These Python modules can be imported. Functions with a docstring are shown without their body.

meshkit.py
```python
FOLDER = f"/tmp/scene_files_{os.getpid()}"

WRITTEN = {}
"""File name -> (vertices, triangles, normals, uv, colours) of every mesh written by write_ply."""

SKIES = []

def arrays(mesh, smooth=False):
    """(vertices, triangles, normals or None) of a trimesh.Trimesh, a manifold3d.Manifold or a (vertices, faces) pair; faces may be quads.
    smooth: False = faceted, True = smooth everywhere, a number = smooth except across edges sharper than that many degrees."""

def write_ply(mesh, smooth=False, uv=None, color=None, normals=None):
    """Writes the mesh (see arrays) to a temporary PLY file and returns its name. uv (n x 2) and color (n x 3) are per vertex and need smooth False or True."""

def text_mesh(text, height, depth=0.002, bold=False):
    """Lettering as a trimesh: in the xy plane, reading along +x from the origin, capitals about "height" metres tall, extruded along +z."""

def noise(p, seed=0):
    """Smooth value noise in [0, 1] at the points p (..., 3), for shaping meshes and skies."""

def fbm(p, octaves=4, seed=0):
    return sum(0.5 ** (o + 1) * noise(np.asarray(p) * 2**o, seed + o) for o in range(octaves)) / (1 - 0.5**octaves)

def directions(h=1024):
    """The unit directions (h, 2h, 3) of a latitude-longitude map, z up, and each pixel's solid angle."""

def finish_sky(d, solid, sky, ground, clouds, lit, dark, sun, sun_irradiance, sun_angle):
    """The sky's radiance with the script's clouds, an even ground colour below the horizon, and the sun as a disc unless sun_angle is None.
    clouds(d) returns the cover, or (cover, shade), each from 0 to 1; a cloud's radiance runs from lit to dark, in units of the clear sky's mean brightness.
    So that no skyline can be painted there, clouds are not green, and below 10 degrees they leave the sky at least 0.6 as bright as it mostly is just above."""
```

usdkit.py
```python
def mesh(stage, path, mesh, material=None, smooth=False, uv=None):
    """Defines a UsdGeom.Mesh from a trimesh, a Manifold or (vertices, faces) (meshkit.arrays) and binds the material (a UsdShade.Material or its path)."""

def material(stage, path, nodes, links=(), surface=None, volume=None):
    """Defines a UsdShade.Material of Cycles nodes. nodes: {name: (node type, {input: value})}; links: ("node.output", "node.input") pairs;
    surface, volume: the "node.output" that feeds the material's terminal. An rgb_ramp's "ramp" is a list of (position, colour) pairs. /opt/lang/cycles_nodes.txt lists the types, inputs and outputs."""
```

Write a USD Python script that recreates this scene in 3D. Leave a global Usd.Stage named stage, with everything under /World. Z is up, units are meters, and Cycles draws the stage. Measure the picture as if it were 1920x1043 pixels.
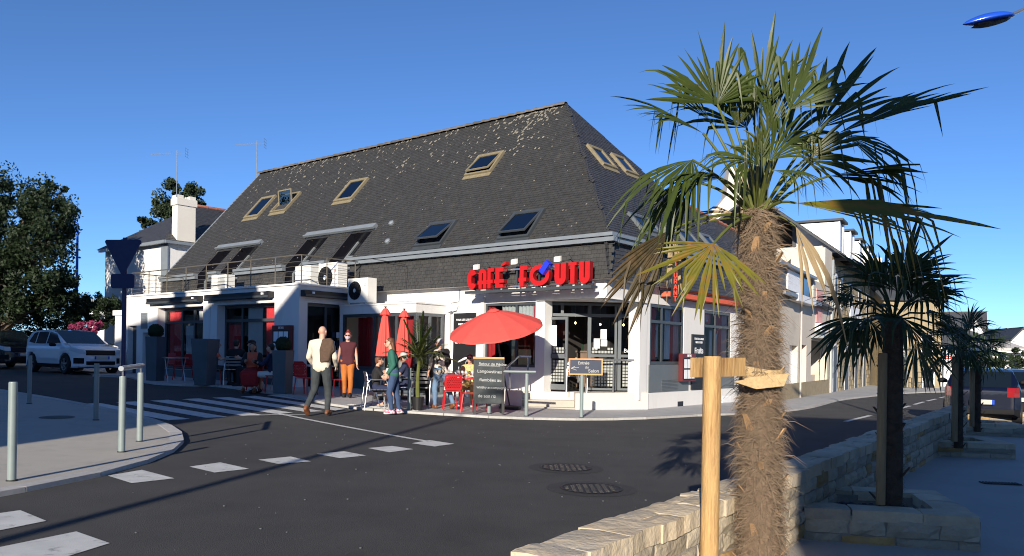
import math, random
import numpy as np, trimesh, usdkit, meshkit, manifold3d
import shapely
from shapely.geometry import Polygon, LineString, Point, box as sbox
from scipy.interpolate import RBFInterpolator
from pxr import Usd, UsdGeom, UsdLux, UsdShade, Gf, Sdf, Vt
Man = manifold3d.Manifold
stage = Usd.Stage.CreateInMemory()
UsdGeom.SetStageUpAxis(stage, 'Z')
UsdGeom.Xform.Define(stage, '/World'); UsdGeom.Scope.Define(stage, '/World/Looks')
stage.SetDefaultPrim(stage.GetPrimAtPath('/World'))
# ---------------- camera, sky, sun, exposure
F, CX, CY, R, EYE = 1480., 960., 665., 0.0148, 1.46      # focal length and principal point in photograph pixels, roll, eye height
EXPOSURE = 0.6
cam = UsdGeom.Camera.Define(stage, '/World/camera')
c_, s_ = math.cos(R), math.sin(R)
cam.AddTransformOp().Set(Gf.Matrix4d(c_, 0, s_, 0, -s_, 0, c_, 0, 0, -1, 0, 0, 0, 0, EYE, 1))
cam.CreateHorizontalApertureAttr(36.); cam.CreateFocalLengthAttr(36. * F / 1920)
cam.CreateVerticalApertureAttr(36. * 1043 / 1920)
cam.CreateVerticalApertureOffsetAttr(36. * (CY - 521.5) / 1920)
cam.CreateClippingRangeAttr(Gf.Vec2f(.1, 5000)); cam.CreateExposureAttr(EXPOSURE)
SUN_EL = math.radians(17.3); SH = np.array([-.22, -.975]); SH /= np.hypot(*SH)   # horizontal direction towards the sun
sun_dir = np.array([SH[0] * math.cos(SUN_EL), SH[1] * math.cos(SUN_EL), math.sin(SUN_EL)])
sun = UsdLux.DistantLight.Define(stage, '/World/sun')
sun.CreateIntensityAttr(1.25); sun.CreateAngleAttr(.5); sun.CreateColorAttr(Gf.Vec3f(1., .90, .76))
sun.GetPrim().CreateAttribute('inputs:normalize', Sdf.ValueTypeNames.Bool).Set(True)
zz = sun_dir; xx = np.cross([0, 0, 1], zz); xx /= np.linalg.norm(xx); yy = np.cross(zz, xx)
sun.AddTransformOp().Set(Gf.Matrix4d(*xx, 0, *yy, 0, *zz, 0, 0, 0, 0, 1))
dome = UsdLux.DomeLight.Define(stage, '/World/sky'); dome.CreateIntensityAttr(1)
sky = usdkit.material(stage, '/World/Looks/sky_look', {
    's': ('sky_texture', {'sky_type': 'single_scattering', 'sun_disc': False, 'sun_elevation': SUN_EL, 'sun_rotation': math.atan2(SH[0], SH[1]) % (2 * math.pi),
                          'altitude': 0., 'air_density': .62, 'aerosol_density': 0., 'ozone_density': 6.}),
    'b': ('background_shader', {'strength': .112})}, [('s.color', 'b.color')], surface='b.background')
UsdShade.MaterialBindingAPI.Apply(dome.GetPrim()).Bind(sky)
dome.GetPrim().SetCustomDataByKey('kind', 'structure')

# ---------------- helpers: pixels to places, ground height
_C = np.array([(-4.8,7.6,-1.40),(-3.9,16.2,-1.31),(-6.2,22,-1.10),(-16.5,29,-.93),(2,18,-1.46),(0,0,-1.46),(11.8,19.8,-1.58),(15,38,-1.57),(5,8,-1.47),(-20,10,-1.15),(-12,18,-1.12),(35,65,-1.65),(-40,60,-.7),(-10,0,-1.3),(22,0,-1.65),(-30,-12,-1.0),(0,-12,-1.4),(30,-12,-1.6)])
_rbf = RBFInterpolator(_C[:, :2], _C[:, 2] + 1.46, smoothing=.05, kernel='thin_plate_spline')
def Gv(xy):
    xy = np.asarray(xy, float); return _rbf(np.stack([np.clip(xy[:, 0], -45, 45), np.clip(xy[:, 1], -14, 75)], 1))
def G(x, y): return float(Gv([[x, y]])[0])
def ray(px, py):
    dx, dy = px - CX, py - CY; c, s = math.cos(R), math.sin(R)
    return np.array([(dx * c + dy * s) / F, 1., -(-dx * s + dy * c) / F])
def at(px, py, d):
    p = ray(px, py) * d; p[2] += EYE; return p
def gr(px, py, dz=0):
    d = ray(px, py); y = 10.
    for _ in range(40): y = .5 * y + .5 * min(max(-(EYE - G(d[0] * y, y) - dz) / d[2], 1), 150)
    return at(px, py, y)
def hit(px, py, P, u):
    n = np.array([-u[1], u[0], 0]); d = ray(px, py); q = d * ((n @ P) / (n @ d)); return (q - P) @ u, q[2] + EYE
V = lambda *a: np.array(a, float)
unit = lambda v: np.asarray(v, float) / np.linalg.norm(v)
uA = unit([-.78, .626, 0]); uB = V(-uA[1], uA[0], 0) * -1
uB = V(uA[1], -uA[0], 0)
O = V(2.32, 19.42, 0)
class Fr:
    """Vertical plane: s along u, n outward, z up."""
    def __init__(self, o, u, n): self.o, self.u, self.n = np.array(o, float), np.array(u, float), np.array(n, float)
    def p(self, s, n, z): return self.o + self.u * s + self.n * n + V(0, 0, z)
    def hit(self, px, py, n=0): return hit(px, py, self.o + self.n * n, self.u)
    def box(self, mb, s0, s1, n0, n1, z0, z1):
        a = self.p(s0, n0, z0); mb.obox(a, self.u * (s1 - s0), self.n * (n1 - n0), V(0, 0, z1 - z0))

class MB:
    def __init__(self): self.v, self.f, self.n = [], [], 0
    def raw(self, v, f):
        v, f = np.asarray(v, float), np.asarray(f, int)
        if f.shape[1] == 4: f = np.vstack([f[:, [0, 1, 2]], f[:, [0, 2, 3]]])
        self.v.append(v); self.f.append(f + self.n); self.n += len(v); return self
    def add(self, m):
        if hasattr(m, 'to_mesh'):
            m = m.to_mesh(); return self.raw(m.vert_properties[:, :3], m.tri_verts)
        return self.raw(m.vertices, m.faces)
    def obox(self, a, x, y, z):
        a, x, y, z = (np.asarray(q, float) for q in (a, x, y, z))
        if np.dot(np.cross(x, y), z) < 0: a = a + x; x = -x
        v = [a, a + x, a + x + y, a + y, a + z, a + x + z, a + x + y + z, a + y + z]
        return self.raw(v, [(3, 2, 1, 0), (4, 5, 6, 7), (0, 1, 5, 4), (1, 2, 6, 5), (2, 3, 7, 6), (3, 0, 4, 7)])
    def box(self, c, s, rz=0):
        x, y = V(math.cos(rz), math.sin(rz), 0), V(-math.sin(rz), math.cos(rz), 0)
        return self.obox(np.asarray(c, float) - x * s[0] / 2 - y * s[1] / 2 - V(0, 0, s[2] / 2), x * s[0], y * s[1], V(0, 0, s[2]))
    def tube(self, pts, r, n=8, caps=True):
        pts = np.asarray(pts, float); k = len(pts); r = np.broadcast_to(np.asarray(r, float), (k,))
        tg = np.gradient(pts, axis=0); tg /= np.maximum(np.linalg.norm(tg, axis=1, keepdims=True), 1e-9)
        up = V(0, 0, 1) if abs(tg[0][2]) < .9 else V(1, 0, 0); vs = []
        a = np.arange(n) / n * 2 * math.pi
        for i in range(k):
            x = np.cross(tg[i], up); x /= max(np.linalg.norm(x), 1e-9); y = np.cross(tg[i], x); up = -np.cross(tg[i], x) if False else up
            vs.append(pts[i] + r[i] * (np.cos(a)[:, None] * x + np.sin(a)[:, None] * y))
        f = []
        for i in range(k - 1):
            for j in range(n):
                j2 = (j + 1) % n; f.append((i * n + j, i * n + j2, (i + 1) * n + j2, (i + 1) * n + j))
        v = np.vstack(vs); self.raw(v, f)
        if caps:
            for i, rev in ((0, False), (k - 1, True)):
                c = np.vstack([vs[i], pts[i][None]]); t = [(j, n, (j + 1) % n) if not rev else (j, (j + 1) % n, n) for j in range(n)]
                self.raw(c, t)
        return self
    def lathe(self, prof, c=(0, 0, 0), n=16):
        prof = np.asarray(prof, float); a = np.arange(n) / n * 2 * math.pi; k = len(prof)
        v = np.stack([prof[:, 0, None] * np.cos(a), prof[:, 0, None] * np.sin(a), np.broadcast_to(prof[:, 1, None], (k, n))], -1).reshape(-1, 3) + np.asarray(c, float)
        f = [(i * n + j, i * n + (j + 1) % n, (i + 1) * n + (j + 1) % n, (i + 1) * n + j) for i in range(k - 1) for j in range(n)]
        return self.raw(v, f)
    def sph(self, c, r, sub=2):
        m = trimesh.creation.icosphere(sub, 1.0); return self.raw(m.vertices * np.asarray(r) + np.asarray(c, float), m.faces)
    def poly(self, pg, o, x, y, depth=0.):
        """shapely polygon(s) put into the plane o + x*a + y*b, extruded by depth along x cross y (0: one sheet)"""
        o, x, y = (np.asarray(q, float) for q in (o, x, y)); nn = np.cross(x, y)
        for g in getattr(pg, 'geoms', [pg]):
            if g.is_empty or g.geom_type != 'Polygon' or g.area < 1e-7: continue
            if depth:
                m = trimesh.creation.extrude_polygon(g, depth, engine='earcut'); vv = m.vertices
                self.raw(o + vv[:, :1] * x + vv[:, 1:2] * y + vv[:, 2:] * nn, m.faces)
            else:
                vv, ff = trimesh.creation.triangulate_polygon(g, engine='earcut')
                if len(ff): 
                    vv = np.asarray(vv); a = vv[ff[0]]; 
                    ff = np.asarray(ff); ar = np.cross(vv[ff[:, 1]] - vv[ff[:, 0]], vv[ff[:, 2]] - vv[ff[:, 0]]); ff[ar < 0] = ff[ar < 0][:, ::-1]
                    self.raw(o + vv[:, :1] * x + vv[:, 1:2] * y, ff)
        return self
    def text(self, t, h, o, right, up, depth=.004, bold=False, center=None):
        m = meshkit.text_mesh(t, h, depth, bold); v = m.vertices.copy(); w = v[:, 0].max() - v[:, 0].min(); v[:, 0] -= v[:, 0].min()
        if center is not None: v[:, 0] += -w / 2
        nn = np.cross(right, up); return self.raw(np.asarray(o, float) + v[:, :1] * right + v[:, 1:2] * up + v[:, 2:] * nn, m.faces)
    def arr(self): return np.vstack(self.v), np.vstack(self.f)
    def moved(self, M, t):
        v, f = self.arr(); return MB().raw(v @ np.asarray(M).T + t, f)

_used = {}
def _num(par, name):
    k = _used.get((par, name), 0); _used[(par, name)] = k + 1
    return f'{par}/{name}' + (f'_{k:03d}' if k else '')
def _data(prim, **kw):
    for k, v in kw.items():
        if v: prim.SetCustomDataByKey(k, v)
class Part:
    def __init__(self, path, off): self.path, self.off = path, off
    def part(self, name, mb, m, smooth=False, label=None, kind=None):
        v, f = mb.arr() if isinstance(mb, MB) else mb
        path = _num(self.path, name)
        q = usdkit.mesh(stage, path, (v - self.off, f), m, smooth=smooth); _data(q.GetPrim(), label=label, kind=kind)
        return Part(path, self.off)
class Thing(Part):
    pass
def thing(name, label, cat, loc=(0, 0, 0), rz=0, group=None, local=False, kind=None):
    """An Xform at the thing's base. Its parts are given in world coordinates unless local."""
    path = _num('/World', name); x = UsdGeom.Xform.Define(stage, path)
    x.AddTranslateOp().Set(Gf.Vec3d(*map(float, loc))); x.AddRotateZOp().Set(math.degrees(rz))
    _data(x.GetPrim(), label=label, category=cat, group=group, kind=kind)
    return Thing(path, np.zeros(3) if local else np.asarray(loc, float))
def move(t, loc, rz):
    x = UsdGeom.Xformable(stage.GetPrimAtPath(t.path)); a, b = x.GetOrderedXformOps(); a.Set(Gf.Vec3d(*map(float, loc))); b.Set(math.degrees(rz))
def copy(t, loc, rz, label, group=None):
    src = stage.GetPrimAtPath(t.path); was = src.GetCustomData(); base = t.path.split('/')[-1]
    base = base[:-4] if base[-4:-3] == '_' and base[-3:].isdigit() else base
    path = _num('/World', base); x = UsdGeom.Xform.Define(stage, path); p = x.GetPrim()
    p.GetReferences().AddInternalReference(src.GetPath()); p.SetInstanceable(True)
    p.GetAttribute('xformOp:translate').Set(Gf.Vec3d(*map(float, loc))); p.GetAttribute('xformOp:rotateZ').Set(math.degrees(rz))
    _data(p, label=label, category=was.get('category'), group=group or was.get('group'))
    return Thing(path, np.zeros(3))
def single(name, mb, m, label, cat, group=None, kind=None, smooth=False):
    v, f = mb.arr(); path = _num('/World', name); q = usdkit.mesh(stage, path, (v, f), m, smooth=smooth)
    _data(q.GetPrim(), label=label, category=cat, group=group, kind=kind); return Part(path, np.zeros(3))
def struct(name, mb, m, smooth=False): return single(name, mb, m, None, None, kind='structure', smooth=smooth)

# ---------------- materials
M = {}
def mat(name, col, rough=.6, var=.12, scale=6., bump=0., bscale=40., metal=0., isl=0., rnd=0., tint=None, tscale=1.5, tcut=(.5, .65), coat=0., spec=.5, trans=0., sheen=0., stretch=None):
    """Principled look with noise in its colour (var), a second tone in patches (tint), piece by piece variation (isl: per island, rnd: per object) and a fine relief."""
    col = V(*col); n = {'g': ('geometry', {}), 'p': ('principled_bsdf', {'roughness': rough, 'metallic': metal, 'coat_weight': coat, 'specular_ior_level': spec, 'sheen_weight': sheen})}; l = []
    src = 'g.position'
    if stretch is not None:
        n['mp'] = ('mapping', {'scale': stretch}); l.append(('g.position', 'mp.vector')); src = 'mp.vector'
    n['no'] = ('noise_texture', {'scale': scale, 'detail': 6., 'roughness': .6}); l.append((src, 'no.vector'))
    n['r'] = ('rgb_ramp', {'ramp': [(.25, tuple(col * (1 - var))), (.5, tuple(col)), (.75, tuple(np.minimum(col * (1 + var), .95)))]}); l.append(('no.fac', 'r.fac'))
    out = 'r.color'
    if tint is not None:
        n['n2'] = ('noise_texture', {'scale': tscale, 'detail': 8., 'roughness': .7}); l.append((src, 'n2.vector'))
        n['m2'] = ('map_range', {'from_min': tcut[0], 'from_max': tcut[1], 'clamp': True}); l.append(('n2.fac', 'm2.value'))
        n['x2'] = ('mix', {'color2': tint}); l += [('m2.result', 'x2.fac'), (out, 'x2.color1')]; out = 'x2.color'
    if isl or rnd:
        if isl: n['v0'] = ('map_range', {'from_min': 0., 'from_max': 1., 'to_min': 1 - isl, 'to_max': 1 + isl}); l.append(('g.random_per_island', 'v0.value'))
        else:
            n['oi'] = ('object_info', {}); n['v0'] = ('map_range', {'from_min': 0., 'from_max': 1., 'to_min': 1 - rnd, 'to_max': 1 + rnd}); l.append(('oi.random', 'v0.value'))
        n['h'] = ('hsv', {}); l += [('v0.result', 'h.value'), (out, 'h.color')]; out = 'h.color'
    l.append((out, 'p.base_color'))
    if bump:
        n['bn'] = ('noise_texture', {'scale': bscale, 'detail': 5.}); n['bu'] = ('bump', {'strength': bump, 'distance': .02})
        l += [(src, 'bn.vector'), ('bn.fac', 'bu.height'), ('bu.normal', 'p.normal')]
    surf = 'p.BSDF'
    if trans:
        n['tr'] = ('translucent_bsdf', {}); n['mx'] = ('mix_closure', {'fac': trans}); l += [(out, 'tr.color'), ('p.BSDF', 'mx.closure1'), ('tr.BSDF', 'mx.closure2')]; surf = 'mx.closure'
    M[name] = usdkit.material(stage, '/World/Looks/' + name, n, l, surface=surf); return M[name]
def glassmat(name, tint=(.75, .8, .8), ior=1.5, rough=0.0):
    M[name] = usdkit.material(stage, '/World/Looks/' + name, {'f': ('fresnel', {'IOR': ior}), 't': ('transparent_bsdf', {'color': tint}), 'g': ('glossy_bsdf', {'color': (.95, .95, .95), 'roughness': rough}), 'm': ('mix_closure', {})},
        [('f.fac', 'm.fac'), ('t.BSDF', 'm.closure1'), ('g.BSDF', 'm.closure2')], surface='m.closure')
def emit(name, col, st):
    M[name] = usdkit.material(stage, '/World/Looks/' + name, {'e': ('emission', {'color': col, 'strength': st})}, [], surface='e.emission')
mat('asphalt', (.041, .040, .039), .88, .28, 1.3, .6, 160., tint=(.058, .056, .053), tscale=.45, tcut=(.42, .72))
mat('asphalt_patch', (.030, .030, .031), .9, .3, 9., .6, 120.)
mat('pavement', (.41, .385, .335), .85, .13, 1.1, .3, 120., tint=(.29, .27, .235), tscale=1.1, tcut=(.5, .75))
mat('pavement_grey', (.36, .36, .36), .85, .1, 1.3, .25, 120., tint=(.28, .28, .285), tscale=.7, tcut=(.5, .75))
mat('plaza', (.40, .38, .35), .85, .10, 1.2, .25, 120., tint=(.32, .305, .28), tscale=.6, tcut=(.5, .75))
mat('kerb', (.40, .39, .37), .8, .16, 14., .3, 90., rnd=.12)
mat('paint', (.58, .58, .55), .6, .14, 5., .3, 140., tint=(.22, .22, .21), tscale=7., tcut=(.57, .70))
mat('dirt', (.10, .075, .05), .95, .3, 12., .6, 40.)
mat('white_wall', (.70, .69, .67), .8, .04, 1.6, .12, 60., tint=(.55, .53, .49), tscale=1.6, tcut=(.52, .85), stretch=(1.3, 1.3, .22))
mat('cream_wall', (.66, .62, .54), .8, .04, 1.2, .12, 60., tint=(.66, .61, .52), tscale=.7, tcut=(.5, .8))
mat('beige_wall', (.58, .52, .435), .85, .05, 1.5, .2, 50., tint=(.44, .38, .30), tscale=.8, tcut=(.55, .8))
mat('fascia_grey', (.50, .47, .44), .8, .06, 2., .1, 60.)
mat('stone_wall', (.42, .34, .21), .9, .2, 5., .5, 30., isl=.3)
mat('mortar', (.30, .27, .23), .95, .2, 8., .5, 40.)
mat('roof_base', (.030, .030, .032), .9, .2, 3.)
mat('slate', (.076, .075, .072), .62, .3, 5., .35, 60., isl=.45, tint=(.15, .14, .12), tscale=2.2, tcut=(.58, .78))
mat('slate_b', (.066, .067, .072), .5, .25, 5., .35, 60., isl=.30, tint=(.12, .115, .11), tscale=1.1, tcut=(.62, .8))
mat('old_frame', (.21, .175, .105), .7, .25, 12.)
mat('lichen', (.34, .31, .24), .9, .3, 20., isl=.3)
mat('ridge_tile', (.11, .095, .08), .8, .3, 6., .4, 40., rnd=.3)
mat('red_tile', (.36, .13, .08), .8, .25, 6., .4, 40., rnd=.25)
mat('zinc', (.25, .28, .30), .45, .10, 3., .05, 40., metal=.35)
mat('dark_frame', (.050, .058, .066), .4, .1, 4.)
mat('grey_frame', (.115, .13, .14), .4, .08, 4.)
mat('black', (.012, .012, .014), .5, .2, 6.)
mat('black_gloss', (.010, .010, .014), .15, .1, 6.)
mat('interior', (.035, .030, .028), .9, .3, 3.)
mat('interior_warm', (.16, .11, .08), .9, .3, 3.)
mat('wood_frame', (.40, .27, .13), .6, .25, 14., .2, 60., stretch=(1, 1, 8))
mat('post_wood', (.46, .285, .115), .65, .34, 12., .4, 60., stretch=(7, 7, .5), tint=(.27, .135, .045), tscale=3.2, tcut=(.52, .66))
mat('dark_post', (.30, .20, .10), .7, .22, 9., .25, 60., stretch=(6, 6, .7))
mat('burlap', (.52, .37, .19), .9, .25, 60., .5, 300.)
mat('red_curtain', (.58, .030, .038), .8, .15, 8.)
mat('white_curtain', (.74, .75, .76), .8, .05, 8., trans=.2)
mat('pink_curtain', (.70, .36, .33), .8, .1, 8.)
mat('parasol', (.78, .10, .08), .75, .06, 5., .15, 300., trans=.25)
mat('letter_red', (.44, .006, .006), .5, .12, 4., coat=.1)
mat('letter_side', (.24, .004, .004), .45, .05, 4.)
mat('letter_blue', (.02, .035, .62), .25, .05, 4., coat=.4)
mat('sign_red', (.75, .06, .035), .5, .05, 4.)
mat('red_plastic', (.42, .012, .018), .35, .08, 5.)
mat('red_metal', (.55, .02, .025), .35, .08, 5.)
mat('aluminium', (.62, .63, .65), .28, .06, 6., metal=.9)
mat('steel', (.52, .53, .54), .25, .06, 6., metal=.9)
mat('bollard', (.20, .245, .245), .38, .08, 5., coat=.2)
mat('sign_blue', (.010, .018, .085), .5, .1, 5.)
mat('lamp_blue', (.012, .07, .50), .25, .06, 4., coat=.5)
mat('lamp_grey', (.22, .26, .32), .4, .06, 4.)
mat('chalkboard', (.028, .036, .040), .7, .35, 6., tint=(.06, .068, .072), tscale=5., tcut=(.5, .75))
mat('navy_board', (.014, .024, .055), .5, .2, 6.)
mat('chalk', (.50, .50, .49), .9, .35, 60.)
mat('orange_wood', (.60, .28, .10), .55, .15, 12.)
mat('paper', (.78, .80, .82), .7, .03, 4.)
mat('burgundy', (.12, .018, .02), .4, .1, 4.)
mat('white_paint', (.80, .80, .80), .5, .03, 4.)
mat('ac_white', (.72, .71, .66), .5, .04, 4.)
mat('planter_grey', (.075, .095, .115), .55, .12, 3., .1, 80.)
mat('box_leaf', (.018, .050, .012), .7, .4, 20., isl=.4, trans=.2)
mat('tile_white', (.34, .36, .34), .4, .05, 4.)
mat('cap_stone', (.52, .43, .30), .85, .20, 3.5, .55, 26., rnd=.16, tint=(.36, .33, .28), tscale=2.5, tcut=(.52, .72))
mat('face_stone', (.42, .36, .26), .9, .24, 6., .7, 24., rnd=.24, tint=(.27, .24, .20), tscale=3., tcut=(.5, .72))
mat('rust_stone', (.42, .27, .11), .9, .28, 6., .7, 24., rnd=.2)
mat('pebble', (.16, .17, .19), .8, .3, 20., isl=.5)
mat('cast_iron', (.035, .034, .033), .55, .3, 30., .4, 80., metal=.4)
mat('trunk_fibre', (.34, .245, .165), .95, .35, 25., isl=.45)
mat('trunk_core', (.19, .125, .08), .95, .4, 16., .8, 40., stretch=(1, 1, 3))
mat('leaf_stub', (.36, .22, .11), .8, .3, 14., rnd=.3)
mat('stub_cut', (.62, .50, .36), .9, .2, 14.)
mat('frond', (.074, .108, .017), .48, .38, 5., isl=.35, trans=.28, tint=(.17, .15, .025), tscale=3., tcut=(.55, .75))
mat('frond_yellow', (.25, .235, .025), .45, .30, 5., isl=.35, trans=.35, tint=(.42, .22, .03), tscale=6., tcut=(.5, .62))
mat('frond_brown', (.085, .062, .020), .55, .35, 6., isl=.4, trans=.2, tint=(.20, .12, .05), tscale=6., tcut=(.5, .65))
mat('frond_straw', (.52, .39, .22), .7, .25, 6., isl=.3, trans=.25)
mat('petiole', (.10, .115, .025), .5, .25, 8.)
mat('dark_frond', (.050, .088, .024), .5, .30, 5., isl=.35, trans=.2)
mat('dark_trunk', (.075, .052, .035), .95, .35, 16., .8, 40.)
mat('tree_leaf', (.028, .058, .015), .65, .35, .8, isl=.45, trans=.25)
mat('conifer_leaf', (.045, .075, .028), .7, .35, .8, isl=.45, trans=.15)
mat('cap_leaf', (.06, .09, .03), .7, .3, 2.)
mat('hedge_leaf', (.035, .070, .018), .7, .35, .8, isl=.45, trans=.25)
mat('bright_leaf', (.085, .15, .025), .65, .35, .8, isl=.45, trans=.35)
mat('flower_pink', (.55, .07, .20), .7, .3, 4., isl=.35, trans=.3)
mat('bark', (.09, .07, .05), .95, .3, 8., .6, 30.)
mat('car_white', (.72, .73, .75), .22, .02, 3., coat=1.)
mat('car_black', (.010, .011, .013), .2, .05, 3., coat=1.)
mat('car_blue', (.002, .004, .016), .25, .05, 3., coat=.4)
mat('car_glass', (.006, .010, .014), .06, .05, 3., coat=.6)
mat('tyre', (.016, .016, .017), .85, .1, 20.)
mat('rim', (.40, .41, .43), .3, .05, 6., metal=.8)
mat('plastic_black', (.010, .010, .011), .7, .1, 20., spec=.2)
mat('lamp_glass', (.55, .60, .65), .08, .05, 4., coat=1.)
mat('tail_red', (.28, .008, .008), .15, .05, 4., coat=1.)
mat('plate', (.46, .46, .40), .5, .03, 4.)
mat('skin', (.56, .31, .22), .55, .06, 14.)
mat('skin_dark', (.36, .19, .12), .55, .06, 14.)
mat('shirt_cream', (.56, .50, .41), .85, .06, 8., .2, 60.)
mat('sweater_brown', (.085, .052, .034), .95, .2, 20., .4, 80.)
mat('jeans_dark', (.035, .042, .046), .9, .3, 7., .2, 200.)
mat('jeans_blue', (.035, .065, .14), .9, .25, 7., .2, 200.)
mat('jeans_light', (.115, .19, .30), .9, .25, 7., .2, 200.)
mat('leather_brown', (.16, .058, .022), .45, .2, 10.)
mat('top_green', (.022, .115, .085), .85, .1, 10., .2, 60.)
mat('top_burgundy', (.060, .008, .014), .85, .1, 10.)
mat('trousers_orange', (.42, .13, .022), .85, .12, 8.)
mat('cloth_black', (.012, .012, .014), .85, .15, 8.)
mat('cloth_navy', (.012, .018, .055), .85, .15, 8.)
mat('cloth_white', (.62, .60, .56), .85, .1, 8.)
mat('cloth_red', (.30, .010, .013), .85, .12, 8.)
mat('cloth_coral', (.62, .11, .055), .85, .12, 8.)
mat('floral', (.50, .50, .16), .85, .2, 8., tint=(.62, .30, .18), tscale=16., tcut=(.48, .54))
mat('stripes', (.70, .62, .52), .85, .1, 8., tint=(.03, .03, .03), tscale=14., tcut=(.49, .53), stretch=(1, 1, .35))
mat('pink_shoe', (.52, .14, .22), .6, .2, 20., tint=(.75, .70, .70), tscale=22., tcut=(.5, .56))
mat('sole', (.68, .66, .64), .7, .1, 8.)
mat('hair_brown', (.12, .042, .018), .6, .3, 40.)
mat('hair_red', (.14, .018, .014), .6, .3, 40.)
mat('hair_dark', (.018, .012, .010), .6, .3, 40.)
mat('hair_grey', (.42, .42, .40), .7, .2, 40.)
mat('mask_pink', (.52, .42, .48), .8, .05, 8.)
mat('ruby_bag', (.35, .02, .01), .4, .3, 8.)
mat('terracotta', (.42, .17, .09), .8, .15, 6.)
mat('rail_wire', (.17, .15, .115), .45, .1, 6., metal=.4)
mat('bottle_glass', (.02, .05, .03), .1, .1, 6.)
mat('grey_roof_far', (.055, .06, .068), .7, .2, 2.)
mat('lamp_globe', (.55, .58, .60), .3, .1, 5.)
glassmat('pane_clear', (.92, .93, .93), 1.12); glassmat('pane', (.82, .86, .86), 1.4); glassmat('pane_sky', (.22, .30, .34), 2.4); glassmat('pane_dark', (.6, .64, .64), 1.45)
emit('bulb', (1., .55, .18), 9.)
# ================= ground, road, pavements
rng = np.random.default_rng(7)
def tri_grid(xs, ys):
    X, Y = np.meshgrid(xs, ys, indexing='ij'); v = np.stack([X.ravel(), Y.ravel()], 1); nx, ny = len(xs), len(ys)
    i, j = np.meshgrid(np.arange(nx - 1), np.arange(ny - 1), indexing='ij'); a = (i * ny + j).ravel()
    return v, np.stack([a, a + ny, a + ny + 1, a + 1], 1)
gx = np.unique(np.r_[np.linspace(-400, -40, 10), np.arange(-40, 44.1, 1.), np.linspace(44, 400, 10)])
gy = np.unique(np.r_[np.linspace(-120, -16, 5), np.arange(-16, 76.1, 1.), np.linspace(76, 700, 12)])
v2, q = tri_grid(gx, gy); ground = MB().raw(np.c_[v2, Gv(v2)], q)
struct('road', ground, M['asphalt'], smooth=True)
def sheet(pg, dz, step=1.0):
    mb = MB(); x0, y0, x1, y1 = pg.bounds; vs, fs, n = [], [], 0
    for x in np.arange(math.floor(x0), x1, step):
        for y in np.arange(math.floor(y0), y1, step):
            c = pg.intersection(sbox(x, y, x + step, y + step))
            for g in getattr(c, 'geoms', [c]):
                if g.geom_type != 'Polygon' or g.area < 1e-5: continue
                vv, ff = trimesh.creation.triangulate_polygon(g, engine='earcut'); vv, ff = np.asarray(vv), np.asarray(ff)
                if not len(ff): continue
                ar = np.cross(vv[ff[:, 1]] - vv[ff[:, 0]], vv[ff[:, 2]] - vv[ff[:, 0]]); ff[ar < 0] = ff[ar < 0][:, ::-1]
                vs.append(vv[:, :2]); fs.append(ff + n); n += len(vv)
    v = np.vstack(vs); mb.raw(np.c_[v, Gv(v) + dz], np.vstack(fs)); return mb
def gpts(*pp, dz=0): return [gr(x, y, dz)[:2] for x, y in pp]
def smoothline(p, k=8):
    from scipy.interpolate import splprep, splev
    p = np.asarray(p); tck, _ = splprep(p.T, s=.02, k=3); return np.array(splev(np.linspace(0, 1, len(p) * k), tck)).T
KH = .045
lk = smoothline(gpts((0,932),(161,902.5),(252,874.5),(307,858),(349,836.5),(350.5,817.5),(335,807.5),(297,796),(260,781),(185,766),(110,751),(30,738)))
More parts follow.
